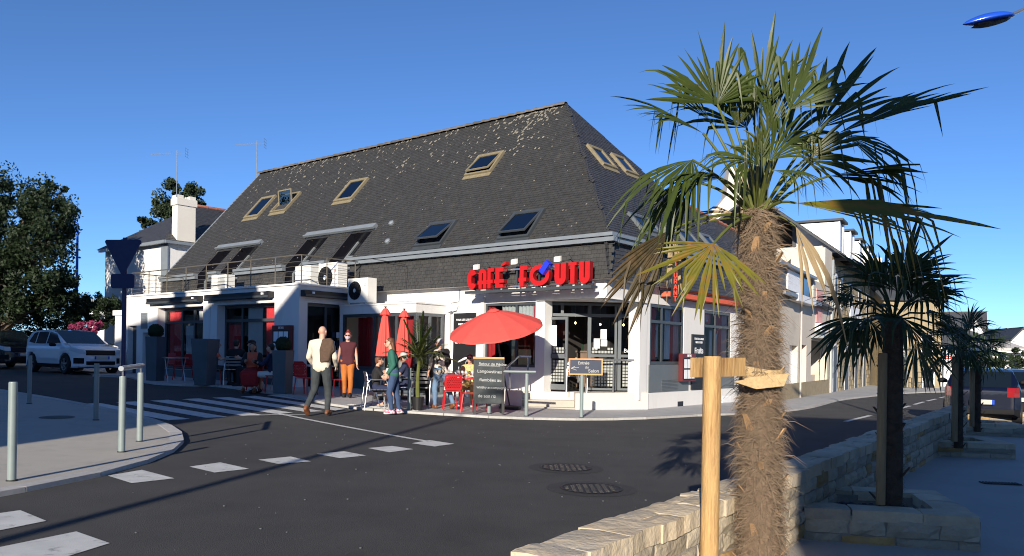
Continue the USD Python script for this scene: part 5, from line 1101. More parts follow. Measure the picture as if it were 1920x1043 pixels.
def trunk(th, a, b, ra, rb, rg, nf, stubs, fib='trunk_fibre', core='trunk_core', fl=.11):
    H = float(np.linalg.norm(b - a)); ax = (b - a) / H; nz, na = 46, 28; v = []
    for i in range(nz + 1):
        t = i / nz; r = ra + (rb - ra) * t
        for j in range(na): an = j / na * 6.2832; rr = r * (.86 + .10 * meshkit.fbm(np.array([[math.cos(an) * 2.2, math.sin(an) * 2.2, t * H * 9]]), 3, 4)[0]); v.append(a + ax * H * t + V(math.cos(an) * rr, math.sin(an) * rr, 0))
    g = MB(); g.raw(np.array(v), [(i * na + j, i * na + (j + 1) % na, (i + 1) * na + (j + 1) % na, (i + 1) * na + j) for i in range(nz) for j in range(na)]); T = th.part('trunk', g, M[core], smooth=True)
    t = rg.uniform(0, 1, nf); an = rg.uniform(0, 6.2832, nf); r = ra + (rb - ra) * t; rad = np.stack([np.cos(an), np.sin(an), 0 * an], 1); tan = np.stack([-np.sin(an), np.cos(an), 0 * an], 1)
    s = a + ax * (H * t)[:, None] + rad * (r * rg.uniform(.84, .93, nf))[:, None]; L = fl * rg.uniform(.4, 1.2, nf) * np.where(rg.random(nf) < .12, 1.7, 1); d = unit_rows(tan * rg.normal(0, .9, (nf, 1)) + up * rg.normal(-.15, .55, (nf, 1)) + rad * rg.uniform(.0, .42, (nf, 1)))
    w = rg.uniform(.0008, .0026, nf)[:, None] * (fl / .11); sd = unit_rows(np.cross(d, rad)); p1 = s + d * (L * .5)[:, None] + rad * (L * .10)[:, None]; p2 = s + d * L[:, None] + rad * (L * rg.uniform(-.1, .22, nf))[:, None] - up * (L * .30)[:, None]
    vv = np.stack([s - sd * w, s + sd * w, p1 - sd * w * .8, p1 + sd * w * .8, p2], 1).reshape(-1, 3); i = np.arange(nf)[:, None] * 5
    g = MB(); g.raw(vv, np.vstack([i + [[0, 1, 3]], i + [[0, 3, 2]], i + [[2, 3, 4]]])); T.part('fibre', g, M[fib], kind='stuff')
    for k in range(stubs):
        t = (k + rg.random()) / stubs * .97; an = k * 2.39996 + rg.normal(0, .2); rd = V(math.cos(an), math.sin(an), 0); r = ra + (rb - ra) * t; q = a + ax * H * t + rd * r * .80; l = rg.uniform(.03, .13); dd = unit(rd * rg.uniform(.4, .9) + up + np.cross(rd, up) * rg.normal(0, .25)); sd_ = np.cross(rd, up); e = q + dd * l + rd * .01; w0, w1, th_ = rg.uniform(.018, .03), rg.uniform(.010, .018), .009
        v = [q - sd_ * w0, q + sd_ * w0, e + sd_ * w1, e - sd_ * w1]; v += [x + rd * th_ for x in v]; g = MB(); g.raw(np.array(v), [(3, 2, 1, 0), (4, 5, 6, 7), (0, 1, 5, 4), (1, 2, 6, 5), (3, 0, 4, 7)]); pth = th.part('leaf_stub', g, M['leaf_stub' if fib == 'trunk_fibre' else core])
        if fib == 'trunk_fibre': g = MB(); g.raw(np.array([v[2], v[3], v[7], v[6]]) + dd * .0015, [(0, 1, 2, 3)]); pth.part('cut_end', g, M['stub_cut'])
    return T
def unit_rows(v): return v / np.maximum(np.linalg.norm(v, axis=1, keepdims=True), 1e-9)
PD = 4.9; rp = np.random.default_rng(21)
b0 = at(1428, 1043, PD); tp = at(1421, 396, PD); base = V(b0[0], b0[1], G(b0[0], b0[1]) + PZ)
palm = thing('palm_tree', 'tall shaggy fan palm in the sun with its trunk wrapped in burlap', 'palm', base)
trunk(palm, base - up * .05, tp, .140, .082, rp, 17000, 46)
g = MB(); g.lathe([(.55, .02), (.45, .05), (0, .06)], base, 20); palm.part('soil', g, M['dirt'])
root = lambda px=1420, py=400: at(px, py, PD) + V(0, 0, 0)
cam_f, upf = V(0, -1, .25), V(0, -.45, .9)
FR = [((1345,195),(1330,58),-.10,-.12,165,.05,'frond',cam_f,30,.10), ((1318,250),(1165,190),-.12,-.2,95,.12,'frond',upf,28,.2), ((1298,300),(1168,372),-.2,-.32,125,.30,'frond',upf,32,.35), ((1480,205),(1572,92),0,.1,100,.04,'frond',cam_f,26,.12),
      ((1572,250),(1790,190),.05,.15,34,.04,'frond',upf,20,.10), ((1585,255),(1725,330),.05,.12,85,.22,'frond',cam_f,22,.35), ((1556,330),(1742,348),-.1,-.12,52,.06,'frond',upf,22,.25), ((1492,381),(1800,446),-.3,-.38,52,.04,'frond_yellow',upf,30,.12),
      ((1260,430),(1140,562),-.3,-.36,50,.04,'frond_brown',V(.5,-.8,.4),30,.10), ((1338,457),(1300,585),-.55,-.52,158,.02,'frond_yellow',V(0,-1,.05),34,.06), ((1425,205),(1445,45),.1,.12,95,.05,'frond',cam_f,26,.15), ((1445,300),(1470,190),-.32,-.38,150,.10,'frond',V(.2,-1,.4),32,.25),
      ((1508,300),(1620,235),-.1,-.1,110,.12,'frond',cam_f,28,.25), ((1535,240),(1640,118),.15,.2,90,.05,'frond',cam_f,24,.15), ((1352,335),(1215,330),-.28,-.36,110,.28,'frond',upf,30,.4),
      ((1400,240),(1300,120),.3,.4,130,.08,'frond',cam_f,28,.2), ((1470,270),(1540,200),.35,.5,150,.12,'frond',cam_f,28,.25), 
      
      ((1330,225),(1215,120),.1,.1,70,.08,'frond',V(.3,-.5,.8),20,.3), ((1450,255),(1395,120),.05,.0,60,.06,'frond',V(.6,-.6,.2),18,.3), ((1300,340),(1190,440),-.1,-.15,80,.3,'frond',upf,20,.5), ((1405,300),(1300,300),-.3,-.4,120,.2,'frond',upf,26,.5), ((1450,320),(1545,330),-.3,-.4,110,.25,'frond',upf,24,.5), ((1420,310),(1395,215),-.35,-.42,110,.1,'frond',V(-.3,-.8,.5),24,.4), ((1380,240),(1390,120),.05,.05,80,.05,'frond',V(.4,-.7,.3),20,.2), ((1465,280),(1560,240),-.2,-.25,90,.15,'frond',upf,22,.4), ((1440,250),(1520,110),.12,.15,60,.05,'frond',V(-.5,-.6,.3),18,.3), ]
for i, (h, t, dh, dt, sp, dr, m, fc, n, td) in enumerate(FR):
    hub, tip = at(*h, PD + dh), at(*t, PD + dt); frond(palm, root(1420 + (h[0] - 1420) * .06, 405), hub, tip, fc, sp, dr, m, rp, n=n, tipdroop=td, label={8: 'half dead brown and olive frond hanging on the left', 9: 'bright yellow green frond spread out towards the camera', 7: 'long yellowish frond drooping to the right'}.get(i))
for h, t, dh in (((1492, 425), (1545, 545), -.1), ((1258, 440), (1268, 520), -.3), ((1375, 400), (1310, 395), .05)):
    hub, tip = at(*h, PD + dh), at(*t, PD + dh); frond(palm, root(1425, 410), hub, tip, cam_f, 40, .12, 'frond_straw', rp, n=9, tipdroop=.5, pr=.006, label='dried straw coloured frond')
for k in range(4):
    g = MB(); a = root(1412 + 7 * k, 405); b = at(1404 + 13 * k, 250 - 15 * (k % 2), PD + .05 * k); g.tube([a, (a + b) / 2, b], [.012, .014, .002], 5); palm.part('spear_leaf', g, M['frond'])
# burlap and supporting post
g = MB(); c0 = at(1427, 722, PD); c1 = at(1427, 690, PD); v = []
for i in range(5):
    for j in range(25): a = j / 24 * 6.283; rr = .134 + .008 * math.sin(a * 3 + i); q = c0 + (c1 - c0) * (i / 4); v.append(q + V(math.cos(a) * rr, math.sin(a) * rr, .012 * math.sin(a * 2 + 1)))
g.raw(np.array(v), [(i * 25 + j, i * 25 + j + 1, (i + 1) * 25 + j + 1, (i + 1) * 25 + j) for i in range(4) for j in range(24)]); palm.part('burlap_wrap', g, M['burlap'], smooth=True)
g = MB(); q = [at(1376, 716, 4.66), at(1404, 708, 4.7), at(1480, 700, 4.74), at(1470, 724, 4.72), at(1418, 730, 4.68)]; g.raw(np.array(q), [(0, 1, 4, 4), (1, 2, 3, 4)]); palm.part('burlap_flap', g, M['burlap'])
def rpost(base, top, r, label, m, group=None):
    t = thing('tree_stake', label, 'wooden post', base, 0, group); g = MB(); g.lathe([(0, 0), (r, 0), (r, top - base[2] - .012), (r * .9, top - base[2]), (0, top - base[2])], base, 20); t.part('post', g, M[m], smooth=40); return t
p = at(1330, 1043, 4.25); q = V(p[0], p[1], G(p[0], p[1])); tz = at(1331, 668, 4.25)[2]; t = rpost(q, tz, .0485, 'thick round new wooden post with a crossbar, before the sunny palm', 'post_wood')
a, b = at(1304, 671, 4.34), at(1398, 671, 4.62); g = MB(); d = unit(b - a); g.obox(a, d * np.linalg.norm(b - a), V(-d[1], d[0], 0) * .035, up * -.108); t.part('crossbar', g, M['post_wood'], label='tarnished olive brown wooden crossbar')
# shaded palms in the planters
def small_palm(px, py, D, cz, r, L, seed, label, nfr=22, lead=()):
    b = at(px, py, D); rg_ = np.random.default_rng(seed); c = V(b[0], b[1], cz); th = thing('palm_tree', label, 'palm', b, 0)
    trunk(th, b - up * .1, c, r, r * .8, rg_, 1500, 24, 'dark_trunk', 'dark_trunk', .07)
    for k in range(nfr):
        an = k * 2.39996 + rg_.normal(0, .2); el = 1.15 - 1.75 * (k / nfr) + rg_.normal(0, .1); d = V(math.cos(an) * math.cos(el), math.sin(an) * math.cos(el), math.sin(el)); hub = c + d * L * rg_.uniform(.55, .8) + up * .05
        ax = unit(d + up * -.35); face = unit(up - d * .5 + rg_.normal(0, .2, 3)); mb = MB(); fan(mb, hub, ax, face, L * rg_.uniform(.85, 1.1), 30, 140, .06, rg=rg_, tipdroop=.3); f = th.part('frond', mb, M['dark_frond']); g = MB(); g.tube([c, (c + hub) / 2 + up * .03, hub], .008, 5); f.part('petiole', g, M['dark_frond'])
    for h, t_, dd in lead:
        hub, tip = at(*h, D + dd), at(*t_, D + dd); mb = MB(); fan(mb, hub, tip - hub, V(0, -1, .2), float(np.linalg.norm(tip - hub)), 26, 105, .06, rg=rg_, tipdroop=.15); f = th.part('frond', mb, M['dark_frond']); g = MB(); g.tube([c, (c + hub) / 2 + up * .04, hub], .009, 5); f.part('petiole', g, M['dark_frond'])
    return th
D2 = 6.45
small_palm(1670, 945, D2, at(1668, 600, D2)[2], .10, .40, 5, 'dark shaded fan palm in the nearest planter, beside a post with a lamp', 20, [((1605,592),(1545,690),-.1), ((1690,530),(1790,500),0), ((1640,530),(1625,470),.1), ((1735,545),(1785,560),.05), ((1600,540),(1570,560),-.05), ((1718,640),(1745,715),-.1)])
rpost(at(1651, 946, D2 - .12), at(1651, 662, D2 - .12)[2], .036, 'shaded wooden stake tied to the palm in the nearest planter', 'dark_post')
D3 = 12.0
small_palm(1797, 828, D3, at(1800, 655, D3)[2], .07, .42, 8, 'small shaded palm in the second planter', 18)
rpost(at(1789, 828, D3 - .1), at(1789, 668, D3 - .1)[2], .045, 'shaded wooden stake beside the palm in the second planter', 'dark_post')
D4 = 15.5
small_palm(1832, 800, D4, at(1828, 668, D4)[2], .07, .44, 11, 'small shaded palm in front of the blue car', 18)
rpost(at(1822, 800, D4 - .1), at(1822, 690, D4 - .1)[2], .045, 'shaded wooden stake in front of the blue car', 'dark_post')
# potted palm on the terrace
pb_ = gr(783, 769, KH); rg_ = np.random.default_rng(31); t = thing('potted_palm', 'feathery green palm in a black pot between the green jumper and the striped top', 'potted palm', pb_)
g = MB(); g.lathe([(0, 0), (.11, 0), (.15, .30), (.135, .30), (.12, .26), (0, .26)], pb_, 14); t.part('pot', g, M['black'])
g = MB(); cr = pb_ + up * 1.18 + V(.02, 0, 0); g.tube([pb_ + up * .2, pb_ + up * .7 + V(-.01, 0, 0), cr], [.05, .042, .035], 8); t.part('trunk', g, M['petiole'])
for k in range(24):
    an = k * 2.39996; el = 1.5 - 1.35 * (k / 24) ** .9; L = rg_.uniform(.75, 1.0) * (1 if k > 3 else 1.05); d = V(math.cos(an) * math.cos(el), math.sin(an) * math.cos(el), math.sin(el)); pts = [cr + d * L * s - up * .42 * L * s * s * math.cos(el) for s in np.linspace(0, 1, 12)]; g = MB(); tg = np.gradient(np.array(pts), axis=0)
    for i in range(2, 12):
        for sgn in (-1, 1):
            for sub in (0, .5):
                q = pts[i] - tg[i] * sub; dd = unit(unit(tg[i]) * .75 + unit(np.cross(tg[i], up)) * sgn * .9 + up * rg_.uniform(-.25, .05)); l = .30 * L * (1 - abs(i / 11 - .45)); w = unit(np.cross(dd, up)) * .021; g.raw(np.array([q, q + dd * l * .4 + w, q + dd * l, q + dd * l * .4 - w]), [(0, 1, 2, 3)])
    f = t.part('frond', g, M['bright_leaf' if k % 4 == 0 else 'frond']); g = MB(); g.tube(pts, np.linspace(.012, .003, 12), 5); f.part('rib', g, M['petiole'])
# ================= neighbouring houses, trees, hedges
def roofp(mb, P): mb.raw(np.array(P), [tuple(range(4))] if len(P) == 4 else [(0, 1, 2)])
def gable_house(name, label, o, x, w, depth, zb, ze, zr, wm, rm, wins=(), overhang=.25, ridge_along='x', chimney=None, group=None, cat='house', win_m='black_gloss', tiles=None):
    """o: front left corner on the ground plan, x: along the front (left to right as seen), front faces -y like; ridge along x or along the depth"""
    x = unit(x); y = np.cross(up, x); t = thing(name, label, cat, V(o[0], o[1], zb), 0, group); o = V(o[0], o[1], 0); g = MB(); P = lambda a, b, z: o + x * a + y * b + up * z
    if ridge_along == 'x':
        g.poly(Polygon([(0, zb), (w, zb), (w, ze), (0, ze)]), o, x, up); g.poly(Polygon([(0, zb), (w, zb), (w, ze), (0, ze)]), P(w, depth, 0), -x, up)
        for s, xx in ((0, -y), (w, y)): g.poly(Polygon([(0, zb), (depth, zb), (depth, ze), (depth / 2, zr - .05), (0, ze)]), P(s, depth if s == 0 else 0, 0), xx, up)
    else:
        for b, xx, q in ((0, x, P(0, 0, 0)), (depth, -x, P(w, depth, 0))): g.poly(Polygon([(0, zb), (w, zb), (w, ze), (w / 2, zr - .05), (0, ze)]), q, xx, up)
        for s, xx in ((0, -y), (w, y)): g.poly(Polygon([(0, zb), (depth, zb), (depth, ze), (0, ze)]), P(s, depth if s == 0 else 0, 0), xx, up)
    t.part('wall', g, M[wm]); h = overhang; r = MB(); k = (zr - ze) / ((depth if ridge_along == 'x' else w) / 2); th_ = .12
    def slab(a, b, c, d):
        q = np.array([a, b, c, d]); n = unit(np.cross(q[1] - q[0], q[3] - q[0])); n = n if n[2] > 0 else -n; r.raw(np.vstack([q + n * th_, q]), [(0, 1, 2, 3), (7, 6, 5, 4), (0, 4, 5, 1), (1, 5, 6, 2), (2, 6, 7, 3), (3, 7, 4, 0)])
    if ridge_along == 'x': slab(P(-h, -h, ze - h * k), P(w + h, -h, ze - h * k), P(w + h, depth / 2, zr), P(-h, depth / 2, zr)); slab(P(-h, depth / 2, zr), P(w + h, depth / 2, zr), P(w + h, depth + h, ze - h * k), P(-h, depth + h, ze - h * k)); ra, rb = P(-h, depth / 2, zr + th_), P(w + h, depth / 2, zr + th_)
    else: slab(P(-h, -h, ze - h * k), P(w / 2, -h, zr), P(w / 2, depth + h, zr), P(-h, depth + h, ze - h * k)); slab(P(w / 2, -h, zr), P(w + h, -h, ze - h * k), P(w + h, depth + h, ze - h * k), P(w / 2, depth + h, zr)); ra, rb = P(w / 2, -h, zr + th_), P(w / 2, depth + h, zr + th_)
    rf = t.part('roof', r, M[rm]); g = MB(); g.tube([ra, rb], .09, 6); rf.part('ridge', g, M[tiles or 'ridge_tile'])
    for q in wins:
        a, b, c, d = q[:4]; m = q[4] if len(q) > 4 else win_m; g = MB(); g.obox(P(a - .06, -.05, c - .06), x * (b - a + .12), y * .05, up * (d - c + .12)); f = t.part('window' if m == win_m else 'door', g, M['white_paint']); g = MB(); g.obox(P(a, -.056, c), x * (b - a), y * .004, up * (d - c)); f.part('pane', g, M[m])
    if chimney: a, b, w_, zt = chimney; g = MB(); g.obox(P(a, b, ze), x * w_, y * .6, up * (zt - ze)); rf.part('chimney', g, M['beige_wall'])
    return t, P
# --- cream house with tall chimney behind the left end of the cafe
K = at(315, 450, 37.5); K[2] = 0; ze = at(315, 452, 37.5)[2]; zb = G(K[0], K[1])
t = thing('chimney_house', 'white house with slate hip roof and tall cream chimney left of the cafe', 'house', V(K[0], K[1], zb)); KA = Fr(K, uA, -uB); KB = Fr(K, uB, -uA); g = MB(); wA, wB = 6.5, 11.
g.poly(Polygon([(0, zb), (wA, zb), (wA, ze), (0, ze)]), K + uA * wA, -uA, up); g.poly(Polygon([(0, zb), (wB, zb), (wB, ze), (0, ze)]), K, uB, up); t.part('wall', g, M['white_wall'])
zr = at(390, 380, 41)[2]; h = .3; P = lambda a, b, z: K + uA * a + uB * b + up * z; r0, r1 = P(wA / 2, wA / 2, zr), P(wA / 2, wB, zr); base = MB()
pln = [(P(-h, -h, ze), P(-h, wB, ze), r1, r0), (P(wA + h, -h, ze), P(-h, -h, ze), r0), (P(wA + h, wB, ze), P(wA + h, -h, ze), r0, r1)]
for q in pln: roofp(base, q)
rf = t.part('roof', base, M['grey_roof_far'])
for q in pln[:2]:
    x = unit(q[1] - q[0]); n = unit(np.cross(x, q[2] - q[0])); y = np.cross(n, x); slates(rf, q[0], x, y, Polygon([((p - q[0]) @ x, (p - q[0]) @ y) for p in q]), 'slate_b', .16, .24, 6, lift=.01)
for i in range(14): a, b = r0 + (r1 - r0) * i / 14, r0 + (r1 - r0) * (i + 1.08) / 14; g = MB(); g.tube([a, b], [.10, .12], 7); rf.part('ridge_tile', g, M['red_tile'])
g = MB(); KA.box(g, -h, wA, h - .08, h + .06, ze - .14, ze + .0); KB.box(g, -h, wB, h - .08, h + .06, ze - .14, ze + .0); KA.box(g, -.06, .55, .002, .05, zb, ze - .15); t.part('gutter', g, M['zinc'])
c0 = at(321, 450, 36.8); zt2 = at(336, 361, 37)[2]; cw = .92; cx = P(-.28, .30, 0); g = MB(); g.obox(cx + up * (ze - .1), uA * .5, uB * cw, up * (zt2 - ze - .35)); ch = rf.part('chimney', g, M['cream_wall'])
g = MB(); g.obox(cx - uA * .05 - uB * .05 + up * (zt2 - .46), uA * .6, uB * (cw + .1), up * .32); g.obox(cx - uA * .0 + up * (zt2 - .14), uA * .5, uB * .3, up * .16); g.obox(cx + uB * (cw - .3) + up * (zt2 - .14), uA * .5, uB * .3, up * .16); ch.part('chimney_cap', g, M['cream_wall'])
# --- foliage
def blob(r, c, rad, n, clumps, size, flat=1.0, seedshape=.28):
    """leaf sized quads in clumps through a crown"""
    d = r.normal(size=(clumps, 3)); d /= np.linalg.norm(d, axis=1)[:, None]; cc = np.asarray(c) + d * np.asarray(rad) * (r.uniform(.35, 1.0, (clumps, 1)) ** .6); cs = float(np.mean(rad)) * seedshape * r.uniform(.35, 1.3, clumps); k = r.integers(0, clumps, n)
    e = r.normal(size=(n, 3)); e /= np.linalg.norm(e, axis=1)[:, None]; p = cc[k] + e * cs[k][:, None] * (r.random((n, 1)) ** .45) * np.array([1, 1, flat]); a = r.normal(size=(n, 3)); a /= np.linalg.norm(a, axis=1)[:, None]; b = np.cross(a, r.normal(size=(n, 3))); b /= np.linalg.norm(b, axis=1)[:, None]; s = size * r.uniform(.6, 1.4, (n, 1))
    return np.stack([p - a * s, p - b * s * .5, p + a * s, p + b * s * .5], 1).reshape(-1, 3), cc
def tree(name, label, base, blobs, m, trunk_r, size, seed, cat='tree', kind=None, group=None):
    r = np.random.default_rng(seed); t = thing(name, label, cat, base, 0, group); g = MB(); lim = MB(); top = max(b[0][2] for b in blobs)
    for c, rad, n, cl in blobs:
        v, cc = blob(r, c, rad, n, cl, size); g.raw(v, np.arange(len(v)).reshape(-1, 4))
        if trunk_r:
            for q in cc[:max(4, cl // 6)]: a = V(base[0], base[1], base[2] + (q[2] - base[2]) * .45); lim.tube([a, (a + q) / 2 + up * .2, q], [trunk_r * .35, trunk_r * .2, trunk_r * .06], 5)
    t.part('crown', g, M[m], kind='stuff')
    if trunk_r: lim.tube([base - up * .2, V(base[0], base[1], base[2] + (top - base[2]) * .5), V(base[0], base[1], top)], [trunk_r, trunk_r * .75, trunk_r * .3], 9); t.part('trunk', lim, M['bark'])
    return t
def gb(px, D): p = at(px, 700, D); p[2] = G(p[0], p[1]); return p
b = gb(-20, 35)
tree('broadleaf_tree', 'huge dark tree filling the left edge above the parked cars', b, [(at(-10, 420, 35), (3.0, 2.6, 2.6), 20000, 80), (at(75, 470, 34.5), (1.6, 1.8, 2.2), 8000, 44), (at(30, 540, 34), (2.3, 2.0, 1.4), 11000, 40), (at(-60, 380, 36), (2.4, 2.4, 2.0), 9000, 30), (at(95, 400, 35), (1.1, 1.2, 1.4), 4200, 30), (at(110, 545, 34.5), (.8, 1., .8), 4000, 20)], 'tree_leaf', .38, .075, 41)
b = gb(320, 48); tree('conifer', 'ragged green conifer rising behind the chimney house', b, [(at(335, 385, 48), (1.1, 1.2, 1.9), 6000, 36), (at(300, 415, 48), (1.1, 1.2, 1.2), 4000, 26), (at(355, 375, 48), (.9, 1, .9), 2500, 16), (at(268, 425, 48), (.5, .6, .7), 1200, 10)], 'conifer_leaf', .22, .09, 42)
b = gb(150, 36); tree('hedge', 'dark clipped hedge behind the white car', b, [(at(120 + 26 * k, 590 - 2 * (k % 2), 35.5 + k * .25), (.85, .7, .85), 3200, 22) for k in range(5)], 'tree_leaf', 0, .05, 43, 'hedge')
b = gb(200, 40); tree('bush', 'bright sunlit bush behind the low white wall', b, [(at(205, 575, 40), (.75, .8, .5), 2500, 20), (at(180, 565, 42), (.9, .8, .4), 2000, 16)], 'bright_leaf', 0, .05, 44, 'bush')
b = gb(165, 33); tree('flower_bush', 'pink flowering bush at the end of the low white wall', b, [(at(165, 612, 33), (.55, .5, .32), 1500, 16), (at(148, 618, 33.2), (.5, .4, .3), 1100, 12), (at(178, 608, 32.8), (.3, .4, .3), 800, 10)], 'flower_pink', 0, .04, 45, 'bush')
b = gb(20, 37); tree('hedge', 'dark hedge below the big tree at the left edge', b, [(at(-40 + 38 * k, 600, 37), (1.2, .9, 1.3), 3500, 24) for k in range(5)], 'tree_leaf', 0, .06, 46, 'hedge')
gable_house('far_house', 'small white house far behind the hedge on the left', at(165, 560, 75), V(1, .1, 0), 2.6, 6, .3, 5.6, 6.4, 'white_wall', 'fascia_grey', [(.8, 1.5, 3.2, 4.6)])
# --- right hand street
o1 = V(9.32, 27.4, 0); u1 = unit([4.97, 8.29, 0]); F1 = Fr(o1, u1, V(u1[1], -u1[0], 0)); h1_ = lambda px, py: F1.hit(px, py)
print('R1', [np.round(h1_(*p), 2).tolist() for p in ((1461, 545), (1524, 568), (1482, 672), (1520, 560), (1553, 690), (1478, 500), (1450, 490), (1524, 523), (1530, 590), (1544, 640), (1560, 475), (1614, 502), (1563, 575), (1588, 610), (1630, 700), (1690, 650), (1763, 640), (1500, 620), (1536, 615))])
def slab_part(th, name, fr, s0, s1, n0, z0, n1, z1, m, th_=.1):
    a, b, c, d = fr.p(s0, n0, z0), fr.p(s1, n0, z0), fr.p(s1, n1, z1), fr.p(s0, n1, z1); n = unit(np.cross(b - a, d - a)); n = n if n[2] > 0 else -n; g = MB(); q = np.array([a, b, c, d]); g.raw(np.vstack([q, q - n * th_]), [(0, 1, 2, 3), (7, 6, 5, 4), (0, 4, 5, 1), (1, 5, 6, 2), (2, 6, 7, 3), (3, 7, 4, 0)]); return th.part(name, g, M[m]), (a, unit(b - a), n)
def fslates(rf, info, s_len, t_len, seed, ex=.14, wd=.2, m='slate_b'): a, x, n = info; y = np.cross(n, x); y = y if y[2] > 0 else -y; slates(rf, a, x, y, sbox(0, 0, s_len, t_len), m, ex, wd, seed, lift=.006)
# first house: low beige front with slate mansard and dormer
t = thing('beige_house', 'low beige house with a slate dormer right behind the sunny palm trunk', 'house', F1.p(3, 0, 0)); g = MB(); zb = -.5
wallh(g, F1, -.9, 9.9, zb, 3.78, -.3, 0, [(1.5, 2.9, -.1, 1.95), (5.6, 9.4, -.1, 2.25), (3.7, 4.6, .2, 2.0)]); F1.box(g, 5.9, 9.9, -.3, 0, 3.78, 4.72); F1.box(g, -.9, -.6, -7, -.301, zb, 3.78); F1.box(g, 9.6, 9.89, -7, -.301, zb, 6.6); F1.box(g, 8.3, 10.1, -1.4, .04, 4.72, 6.35); t.part('wall', g, M['beige_wall'])
g = MB(); F1.box(g, -.9, 9.9, 0, .04, zb, .55); t.part('base_course', g, M['stone_wall'])
g = MB(); F1.box(g, 1.5, 2.9, -.25, -.2, -.1, 1.95); d = t.part('shutter', g, M['white_paint']); g = MB(); F1.box(g, 2.16, 2.2, -.2, -.19, -.1, 1.95); d.part('joint', g, M['fascia_grey'])
g = MB(); F1.box(g, 5.6, 9.4, -2.2, -2.1, -.1, 2.3); F1.box(g, 5.6, 5.7, -2.1, -.3, -.1, 2.3); t.part('porch_lining', g, M['cream_wall']); g = MB(); F1.box(g, 6.6, 9.38, -.9, -.5, -.1, .75); t.part('porch_wall', g, M['beige_wall']); g = MB(); F1.box(g, 3.7, 4.6, -.25, -.2, .2, 2.0); t.part('shutter', g, M['pink_curtain'])
g = MB(); F1.box(g, 6.5, 7.9, -.02, .03, 3.0, 4.4); f = t.part('window', g, M['pink_curtain'], label='tall window with peach shutters'); g = MB(); F1.box(g, 6.4, 8.0, .0, .25, 2.62, 2.95); f.part('balcony_box', g, M['white_paint'])
g = MB(); F1.box(g, 5.5, 9.5, .0, .5, 2.32, 2.42); t.part('canopy', g, M['zinc'])
for s in (3.2, 9.95): g = MB(); g.tube([F1.p(s, .06, -.2), F1.p(s, .06, 3.7)], .035, 6); t.part('downpipe', g, M['fascia_grey'])
rf, info = slab_part(t, 'roof', F1, -1.0, 9.6, .25, 3.7, -3.6, 7.1, 'grey_roof_far'); fslates(rf, info, 10.5, 5.1, 61)
for i in range(16): a, b = F1.p(-1.0 + i * .66, -3.6, 7.12), F1.p(-1.0 + (i + 1.05) * .66, -3.6, 7.14); g = MB(); g.tube([a, b], [.09, .11], 6); rf.part('ridge_tile', g, M['red_tile'])
slab_part(t, 'rear_roof', F1, -1.0, 9.6, -7.4, 3.7, -3.6, 7.1, 'grey_roof_far')
g = MB(); F1.box(g, -.8, 5.6, -1.6, -.05, 3.80, 4.70); dm = rf.part('dormer', g, M['slate_b']); g = MB(); F1.box(g, -.9, 5.8, -2.6, .18, 4.70, 4.80); F1.box(g, -.9, 5.9, .22, .34, 3.64, 3.76); rf.part('gutter', g, M['zinc'])
g = MB(); F1.box(g, 1.0, 3.5, -.049, .01, 3.82, 4.66); f = rf.part('dormer_window', g, M['white_paint']); 
g = MB(); F1.box(g, 3.9, 5.0, -.049, .0, 3.9, 4.6); f = rf.part('dormer_window', g, M['black_gloss']); g = MB(); F1.box(g, 1.2, 4.6, .02, .35, 3.55, 3.80); rf.part('flower_box', g, M['white_paint'])
# second: two storey stone house with white dormers
t = thing('stone_house', 'sunny yellow stone house with white dormers and a white balcony', 'house', F1.p(15, 0, -.1)); g = MB(); F1.box(g, 10.2, 24.5, -8, 0, -.6, 6.2); W_ = t.part('wall', g, M['mortar'])
r_ = np.random.default_rng(77); cs_ = MB(); z = -.2
opn = [(11.2, 12.0, 3.9, 5.5), (12.9, 13.6, 3.9, 5.5), (15.8, 16.9, 3.9, 5.4), (19.2, 20.3, 3.9, 5.4), (22.6, 23.7, 3.9, 5.4), (11.0, 12.2, -.3, 2.2), (14.6, 15.9, -.3, 2.2), (18.2, 19.4, -.3, 2.2), (21.6, 22.8, -.3, 2.2)]
while z < 6.1:
    h = r_.uniform(.2, .3); s = 10.2
    while s < 24.4:
        l = r_.uniform(.35, .8); e = min(s + l, 24.5); 
        if not any(o[0] - .02 < e and s < o[1] + .02 and o[2] < z + h and z < o[3] for o in opn): F1.box(cs_, s + .012, e - .012, -.02, r_.uniform(.015, .04), z + .012, min(z + h, 6.2) - .012)
        s = e
    z += h
W_.part('masonry', cs_, M['stone_wall'], kind='stuff')
for i, o in enumerate(opn):
    g = MB(); F1.box(g, o[0], o[1], -.01, .012, o[2], o[3]); f = t.part('window' if i < 5 else 'door', g, M['white_paint']); g = MB(); F1.box(g, o[0] + .12, o[1] - .12, .012, .016, o[2] + .12, o[3] - .12); f.part('pane', g, M['black_gloss' if i < 5 else 'planter_grey'])
g = MB(); F1.box(g, 10.9, 14.6, .05, .75, 3.1, 3.2); bl_ = t.part('balcony', g, M['white_paint']); g = MB(); F1.box(g, 10.9, 14.6, .70, .75, 3.2, 3.95); bl_.part('parapet_panel', g, M['white_paint'])
rf, info = slab_part(t, 'roof', F1, 10.0, 24.7, .7, 6.1, -3.6, 9.4, 'grey_roof_far'); g = MB(); F1.box(g, 10.0, 24.7, .66, .80, 6.04, 6.18); rf.part('gutter', g, M['white_paint']); slab_part(t, 'rear_roof', F1, 10.0, 24.7, -8.2, 6.1, -3.6, 9.4, 'grey_roof_far')
fslates(rf, info, 14.6, 5.3, 62, .2, .3)
